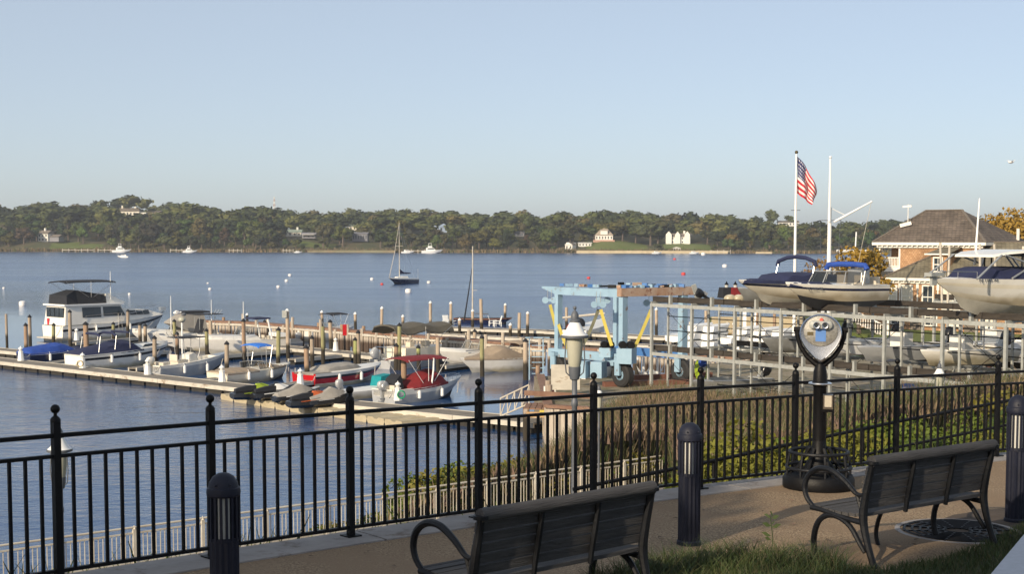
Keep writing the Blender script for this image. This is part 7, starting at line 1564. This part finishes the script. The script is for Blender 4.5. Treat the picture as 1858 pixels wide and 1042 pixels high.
# ---- benches ----
def bench(A, B, label):      # A, B: rear leg feet (left, right) ; seat faces the fence
    mid = (A + B) / 2; a = math.atan2(B.y - A.y, B.x - A.x); t = top('park_bench', label, 'bench', (mid.x, mid.y, min(A.z, B.z)), a, 'iron and timber benches facing the river')
    W = (B - A).length; h = W / 2
    # side profile: y forward (towards the river, +y), x along
    def side(x, nm='end_frame'):
        m = MB('bench_iron')
        m.tube(smooth([(x, 0, 0), (x, .045, .1), (x, .10, .25), (x, .135, .42), (x, .11, .60), (x, .075, .75), (x, .055, .85)], 4), smr([.03, .026, .028, .034, .03, .027, .026], 4), 8)      # rear leg and back post
        m.tube(smooth([(x, .60, 0), (x, .63, .10), (x, .622, .22), (x, .575, .32), (x, .49, .375), (x, .38, .375), (x, .26, .32), (x, .16, .20), (x, .11, .14)], 4), smr([.026, .024, .024, .024, .024, .022, .021, .02, .018], 4), 8)     # arched front leg
        m.tube(smooth([(x, .13, .37), (x, .26, .375), (x, .40, .39), (x, .56, .41), (x, .66, .415)], 4), smr([.026, .022, .022, .024, .026], 4), 8)                  # seat bearer
        m.tube(smooth([(x, .11, .62), (x, .145, .585), (x, .21, .59), (x, .31, .665), (x, .45, .735), (x, .59, .735), (x, .70, .665), (x, .735, .56), (x, .70, .47), (x, .62, .41)], 4), smr([.02, .018, .018, .021, .024, .025, .024, .022, .02, .018], 4), 8)  # looped arm
        m.tube(smooth([(x, .20, .585), (x, .17, .50), (x, .135, .42)], 4), smr([.016, .014, .018], 4), 6)
        m.lathe([(.0, -.012), (.05, -.012), (.05, .012), (0, .012)], (x, .055, .85), 14)
        return m.build(nm, t)
    side(-h); side(h)
    for k in (-1, 1):
        x = k * h / 3; MB('bench_iron').tube([(x, .135, .40), (x, .12, .50), (x, .095, .62), (x, .07, .74), (x, .055, .82)], [.018, .02, .022, .02, .018], 6).build('back_brace', t)
    MB('bench_iron').tube(smooth([(0, .60, 0), (0, .63, .10), (0, .61, .22), (0, .55, .34), (0, .46, .39)], 4), .018, 6).build('middle_leg', t)
    s0 = W + .02
    def slat(y, z, tl, w=.062, th=.03, nm='back_slat'):
        m = MB('bench_wood'); c = Vector((0, y, z)); A_ = Matrix.Rotation(tl, 3, 'X'); m.box(c, (s0, w, th), rot=A_); return m.build(nm, t, smooth=0)
    prof = [(.128, .50), (.118, .57), (.10, .64), (.085, .71), (.068, .78)]
    for (y, z) in prof: slat(y + .03, z, rad(102), .060, .024)
    MB('bench_wood').tube([(-h - .01, .055, .86), (h + .01, .055, .86)], .045, 12).build('top_roll', t)
    for k in range(7): slat(.17 + k * .069, .405 + (k - 3) ** 2 * .0015 - .01 + .018, rad(3), .060, .026, 'seat_slat')
    MB('bench_wood').tube([(-h, .655, .415), (h, .655, .415)], .028, 10).build('seat_roll', t)
    return t
A = Vector((2.80, 10.78, 0)); B = Vector((4.03, 11.68, 0)); A.z = zpath(A.x, A.y); B.z = zpath(B.x, B.y); bench(A, B, 'weathered bench with looped iron arms near the coin-operated viewer')
dv = B - A
B2 = Vector((.98, 9.46, 0)); B2.z = zpath(.98, 9.46); dv = Vector((1.13, .99, 0))
A2 = B2 - dv * 1.0; A2.z = zpath(A2.x, A2.y)
A2.z -= .05; B2.z -= .05
bench(A2, B2, 'weathered bench with looped iron arms in full shade beside the grass edge')
# ---- coin viewer ----
def viewer():
    p = at(1485, 872, 14.7); z0 = zpath(p.x, p.y); t = top('coin_viewer', 'silver coin-operated binocular viewer on a black pedestal by the railing', 'viewer', (p.x, p.y, z0), math.atan2(p.y, p.x) - rad(90))
    MB('black_iron').lathe([(.36, 0), (.37, .02), (.37, .10), (.35, .14), (.30, .155), (.24, .12), (.10, .12)], n=36).build('base_ring', t)
    MB('black_iron').lathe([(.22, .11), (.17, .2), (.10, .30), (.075, .42), (.068, .50)], n=20).build('foot', t)
    for k in range(6):
        a = k * math.pi / 3; MB('black_iron').tube([(.33 * math.cos(a), .33 * math.sin(a), .13), (.2 * math.cos(a), .2 * math.sin(a), .22), (.1 * math.cos(a), .1 * math.sin(a), .42)], .02, 6).build('foot_fin', t)
    for z, r in ((.38, .30), (.22, .33)):
        MB('galv' if 0 else 'bench_iron').tube([(r * math.cos(2 * math.pi * k / 28), r * math.sin(2 * math.pi * k / 28), z) for k in range(28)], .018, 8, closed=True).build('ring_rail', t)
    for k in range(8):
        a = k * math.pi / 4 + .2; MB('bench_iron').tube([(.33 * math.cos(a), .33 * math.sin(a), .13), (.33 * math.cos(a), .33 * math.sin(a), .22), (.30 * math.cos(a), .30 * math.sin(a), .38)], .013, 6).build('ring_post', t)
    MB('black_iron').lathe([(.068, .42), (.066, 1.06), (.08, 1.08), (.08, 1.11), (.072, 1.12), (.068, 1.22), (.055, 1.27), (.045, 1.30)], n=20).build('pedestal', t)
    MB('steel').lathe([(.115, 1.085), (.12, 1.095), (.115, 1.105), (.07, 1.105)], n=24).build('collar', t)
    # yoke
    for s in (-1, 1):
        MB('black_iron').tube([(0, 0, 1.27), (s * .06, 0, 1.31), (s * .14, 0, 1.38), (s * .205, 0, 1.48), (s * .235, 0, 1.58), (s * .24, 0, 1.66)], [.035, .03, .026, .024, .024, .03], 10).build('yoke_arm', t)
        MB('black_iron').tube([(s * .20, 0, 1.655), (s * .275, 0, 1.655)], .028, 12).build('pivot_knob', t)
    # head: heart-shaped shell facing the camera (-y)
    def outline(k, yy):
        pts = []
        for j in range(40):
            a = 2 * math.pi * j / 40 + math.pi / 2; x = math.cos(a); z = math.sin(a)
            rx = .215; zz = z * .20 if z > 0 else -(abs(z) ** 1.15) * .30; xx = x * rx * (1 if z > -.1 else (1 - .55 * (abs(z) ** 2.4)) if z > -.999 else .3)
            pts.append((xx * k, yy, 1.62 + zz * k))
        return pts
    MB('chrome').loft([outline(.55, .17), outline(.85, .14), outline(.96, .05), outline(1.0, -.05), outline(1.0, -.085), outline(.95, -.10), outline(.90, -.098)]).build('head', t, smooth=60)
    def disc(k, yy, w=1.0):
        return [(k * .172 * math.cos(2 * math.pi * j / 36), yy, 1.645 + k * .158 * math.sin(2 * math.pi * j / 36)) for j in range(36)]
    MB('face_metal').loft([disc(1.02, -.09), disc(1.0, -.106), disc(.97, -.11)]).build('face_plate', t, smooth=40)
    def rrect(cx, cz, w, h, yy, r=.03):
        pts = []
        for (sx, sz, a0) in ((1, 1, 0), (-1, 1, 90), (-1, -1, 180), (1, -1, 270)):
            for k in range(5): a = rad(a0 + k * 22.5); pts.append((cx + sx * (w / 2 - r) + r * math.cos(a), yy, cz + sz * (h / 2 - r) + r * math.sin(a)))
        return pts
    MB('galv').loft([rrect(0, 1.712, .235, .085, -.10, .035), rrect(0, 1.712, .23, .08, -.15, .035), rrect(0, 1.712, .20, .06, -.16, .03)]).build('eyepiece_housing', t, smooth=40)
    for s in (-1, 1):
        q = MB('chrome'); n = 20
        def ci(r, yy): return [(s * .043 + r * math.cos(2 * math.pi * j / n), yy, 1.708 + r * math.sin(2 * math.pi * j / n)) for j in range(n)]
        q.loft([ci(.036, -.15), ci(.036, -.175), ci(.031, -.185), ci(.02, -.183), ci(.018, -.165)], caps=False); q.m('glass_window').loft([ci(.018, -.168), ci(.001, -.17)]); q.build('eyepiece', t, smooth=50)
    n = 16; q = MB('flag_red'); q.mats = []; q.m('viewer_red')
    def c2(r, yy): return [(.006 + r * math.cos(2 * math.pi * j / n), yy, 1.763 + r * math.sin(2 * math.pi * j / n)) for j in range(n)]
    q.loft([c2(.02, -.11), c2(.02, -.13), c2(.014, -.135)]); q.build('red_button', t)
    MB('viewer_blue').loft([rrect(.0, 1.607, .105, .135, -.105, .006), rrect(.0, 1.607, .105, .135, -.1135, .006)]).build('instruction_plate', t, smooth=30)
    for k in (-1, 1): MB('brass').loft([rrect(-.105, 1.62 + k * .009, .062, .015, -.106, .002), rrect(-.105, 1.62 + k * .009, .062, .015, -.114, .002)]).build('brass_label', t, smooth=0)
    MB('black_iron').box((.075, -.075, .90), (.11, .09, .17), rot=Matrix.Rotation(rad(14), 3, 'X')).build('coin_box', t, smooth=0)
    MB('steel').box((.085, -.135, .92), (.10, .02, .17), rot=Matrix.Rotation(rad(24), 3, 'X')).build('sign_frame', t, smooth=0)
    MB('vinyl').box((.085, -.147, .925), (.07, .008, .13), rot=Matrix.Rotation(rad(24), 3, 'X')).build('sign_panel', t, smooth=0)
M('viewer_red', (.5, .10, .07), .4); M('viewer_blue', (.10, .22, .52), .35, var=.05)
viewer()
# ---- lawn, grass, sprig, tree pit, granite slab ----
EDGE = [gpath(px, py) for px, py in ((1060, 1088), (1120, 1062), (1200, 1040), (1330, 1026), (1480, 1034), (1600, 1042), (1720, 1020), (1800, 990), (1870, 955), (1960, 925))]
EDGE = [Vector((EDGE[0].x - .6, EDGE[0].y - 1.0, EDGE[0].z)), Vector((-4, 3, zpath(-4, 3)))][::-1] + EDGE + [Vector((9, 13.8, zpath(9, 13.8)))]
def lawnz(x, y):
    # distance inside the lawn edge
    best = 9
    for a, b in zip(EDGE, EDGE[1:]):
        ab = Vector((b.x - a.x, b.y - a.y)); ap = Vector((x - a.x, y - a.y)); t = max(0, min(1, ap.dot(ab) / ab.length_squared)); best = min(best, (ap - ab * t).length)
    return zpath(x, y) + .01 + .75 * (1 - math.exp(-best / 5)) + .03 * mnoise.noise(Vector((x * 1.5, y * 1.5, 0))) * min(1, best), best
NL = 26; V = []
for j in range(NL + 1):
    for a in EDGE:
        t = (j / NL) ** 1.3; c = Vector((a.x * (1 - t) + (a.x * 1.1 + 1) * t, a.y * (1 - t) + (-6) * t)); V.append((c.x, c.y, lawnz(c.x, c.y)[0] if j else zpath(c.x, c.y) + .005))
n = len(EDGE); Fq = [(j * n + i, (j + 1) * n + i, (j + 1) * n + i + 1, j * n + i + 1) for j in range(NL) for i in range(n - 1)]
put('lawn', npmesh('lawn', V, Fq, ['lawn_base'], smooth=True), kind='structure')
M('grass_a', (.035, .058, .012), .7, var=.3, scale=2); M('grass_b', (.052, .075, .016), .7, var=.3, scale=2); M('grass_c', (.095, .09, .04), .8, var=.3, scale=2); M('grass_d', (.03, .055, .012), .7, var=.3)
pts = []; gg = random.Random(11)
ex = [e.x for e in EDGE]
def edgeY(x):
    for a, b in zip(EDGE, EDGE[1:]):
        if a.x <= x <= b.x: return a.y + (b.y - a.y) * (x - a.x) / (b.x - a.x)
    return -99
while len(pts) < 26000:
    x = gg.uniform(.2, 6); y = edgeY(x) + .06 - gg.random() ** 1.3 * 3.2
    if y < 6 or x / y > .43 or x < 0: continue
    pts.append((x, y, lawnz(x, y)[0] - .01 if len(pts) % 3 == 0 else zpath(x, y) + .01 + .75 * (1 - math.exp(-max(0, (edgeY(x) - y) * .8) / 5))))
scatter('lawn_grass', pts, .06, .008, ['grass_a', 'grass_b', 'grass_c', 'grass_d'], 21, label='long green lawn grass along the footpath edge in shade', bend=.8, segs=3)
pts = []
while len(pts) < 4200:
    x = gg.uniform(.5, 2.5); y = edgeY(x) + .04 - abs(gg.gauss(0, .4)); pts.append((x, y, zpath(x, y)))
scatter('tall_grass', pts, .20, .010, ['grass_a', 'grass_b', 'grass_c', 'grass_d'], 22, label='tuft of taller arching grass blades at the lawn corner', bend=.9, segs=4)
p = gpath(1399, 1012); t = top('weed_sprig', 'small leafy weed sprig standing up out of the lawn edge', 'plant', p)
MB('grass_a').tube([(0, 0, 0), (.012, 0, .15), (-.01, 0, .33)], .004, 5).build('stem', t)
for k, (z, a, l) in enumerate(((.31, .4, .07), (.32, 2.6, .07), (.33, 1.5, .09), (.25, 3.4, .08), (.24, -.3, .08), (.17, 2.9, .08), (.14, 3.5, .06), (.27, -1.2, .06))):
    c = Vector((0, 0, z)); d = Vector((math.cos(a), math.sin(a) * .5, .35)); s_ = Vector((-math.sin(a) * .3, .4, .5)).normalized() * l * .28
    MB('grass_b').add([c, c + d * l * .5 + s_, c + d * l, c + d * l * .5 - s_], [(0, 1, 2, 3)]).build('leaf', t, smooth=0)
p = gpath(1738, 966); pit = put('tree_pit', None, kind='structure', loc=(p.x, p.y, p.z))
MB('soil').lathe([(.50, .004), (.001, .006)], n=36, caps=False).build('pit_soil', pit)
MB('curb').lathe([(.54, -.02), (.54, .012), (.495, .012), (.495, -.02)], n=36, caps=False).build('pit_kerb', pit)
grt = MB('bench_iron')
for r in lin(.12, .46, 6): grt.tube([(r * math.cos(2 * math.pi * k / 28), r * math.sin(2 * math.pi * k / 28), .012) for k in range(28)], .012, 4, closed=True)
for k in range(12): a = k * math.pi / 6; grt.bar((.1 * math.cos(a), .1 * math.sin(a), .012), (.48 * math.cos(a), .48 * math.sin(a), .012), .018, .012)
grt.build('pit_grate', pit, smooth=0)
q1 = at(1860, 968, 5.6); q2 = Vector((1.62, 4.8, q1.z)); e = (q1 - q2); e.z = 0; e.normalize(); nr = Vector((e.y, -e.x, 0))
c = (q1 + q2) / 2 + nr * .6; MB('granite').box((0, 0, -.4), (5, 1.2, .8)).build('granite_wall', smooth=0, label='pale granite wall top cutting the corner of the shaded lawn', cat='wall', loc=(c.x, c.y, q1.z), rz=math.atan2(e.y, e.x))
sp_ = [gpath(*q) for q in ((1690, 951), (1730, 936), (1790, 927), (1858, 921), (2000, 915), (2000, 962), (1858, 966), (1800, 957), (1745, 957))]
MB('soil').add([(q.x, q.y, q.z + .006) for q in sp_], [tuple(range(9))]).build('soil_bed', smooth=0, kind='structure')
# fallen leaves on the path
for i in range(90):
    px = gg.uniform(500, 1850); py = gg.uniform(890, 1035); p = gpath(px, py, .012)
    if fdist(p.x, p.y) > -.2: continue
    l = gg.uniform(.012, .03); a = gg.uniform(0, 6.28)
    put('fallen_leaf', MB(gg.choice(['reed_brown', 'plank_brown', 'soil'])).add([(-l, 0, 0), (0, -l * .6, .004), (l, 0, 0), (0, l * .6, .006)], [(0, 1, 2, 3)]).mesh('fallen_leaf', 0), label='small dry brown leaf lying on the footpath', cat='leaf', group='dry leaves scattered on the footpath', loc=p, rz=a)
# ---- trees behind the photographer that shade the path ----
def big_tree(s, pp, H, r, seed, label):
    SD = Vector((-SUN.x, -SUN.y)); N2 = Vector((-SD.y, SD.x)); c = SD * s + N2 * pp; z = 6.9
    t = top('shade_tree', label, 'tree', (c.x, c.y, z), seed, 'park trees shading the footpath')
    V_, F_ = crown('c', seed, r, (H - 1.8) / 2, 26, 9000, .16, mat='leaf_near', core=True, flat=.8)
    me = npmesh('crown', V_, F_, ['leaf_near']); k = put('crown', me, t); k.location = (0, 0, 1.8 + (H - 1.8) / 2); k.color = (.06, .075, .02, 1)
    trunk_mb(H * .55, .3, seed=seed, spread=r * .6, limbs=7).build('trunk', t)
for i, (s_, p_, H_, r_) in enumerate(((-15, 1.7, 14, 4.2), (-19, -6, 15, 4.6), (-15, -11.5, 14, 4.4), (-20, -18, 15, 4.6), (-7.5, 7.6, 8.2, 3.2))):
    big_tree(s_, p_, H_, r_, 500 + i, ['broad park tree throwing shade across the benches', 'tallest park tree on the lawn behind the viewpoint', 'park tree standing well behind the viewpoint', 'farthest park tree behind the viewpoint', 'small low tree beside the footpath behind the viewpoint'][i])
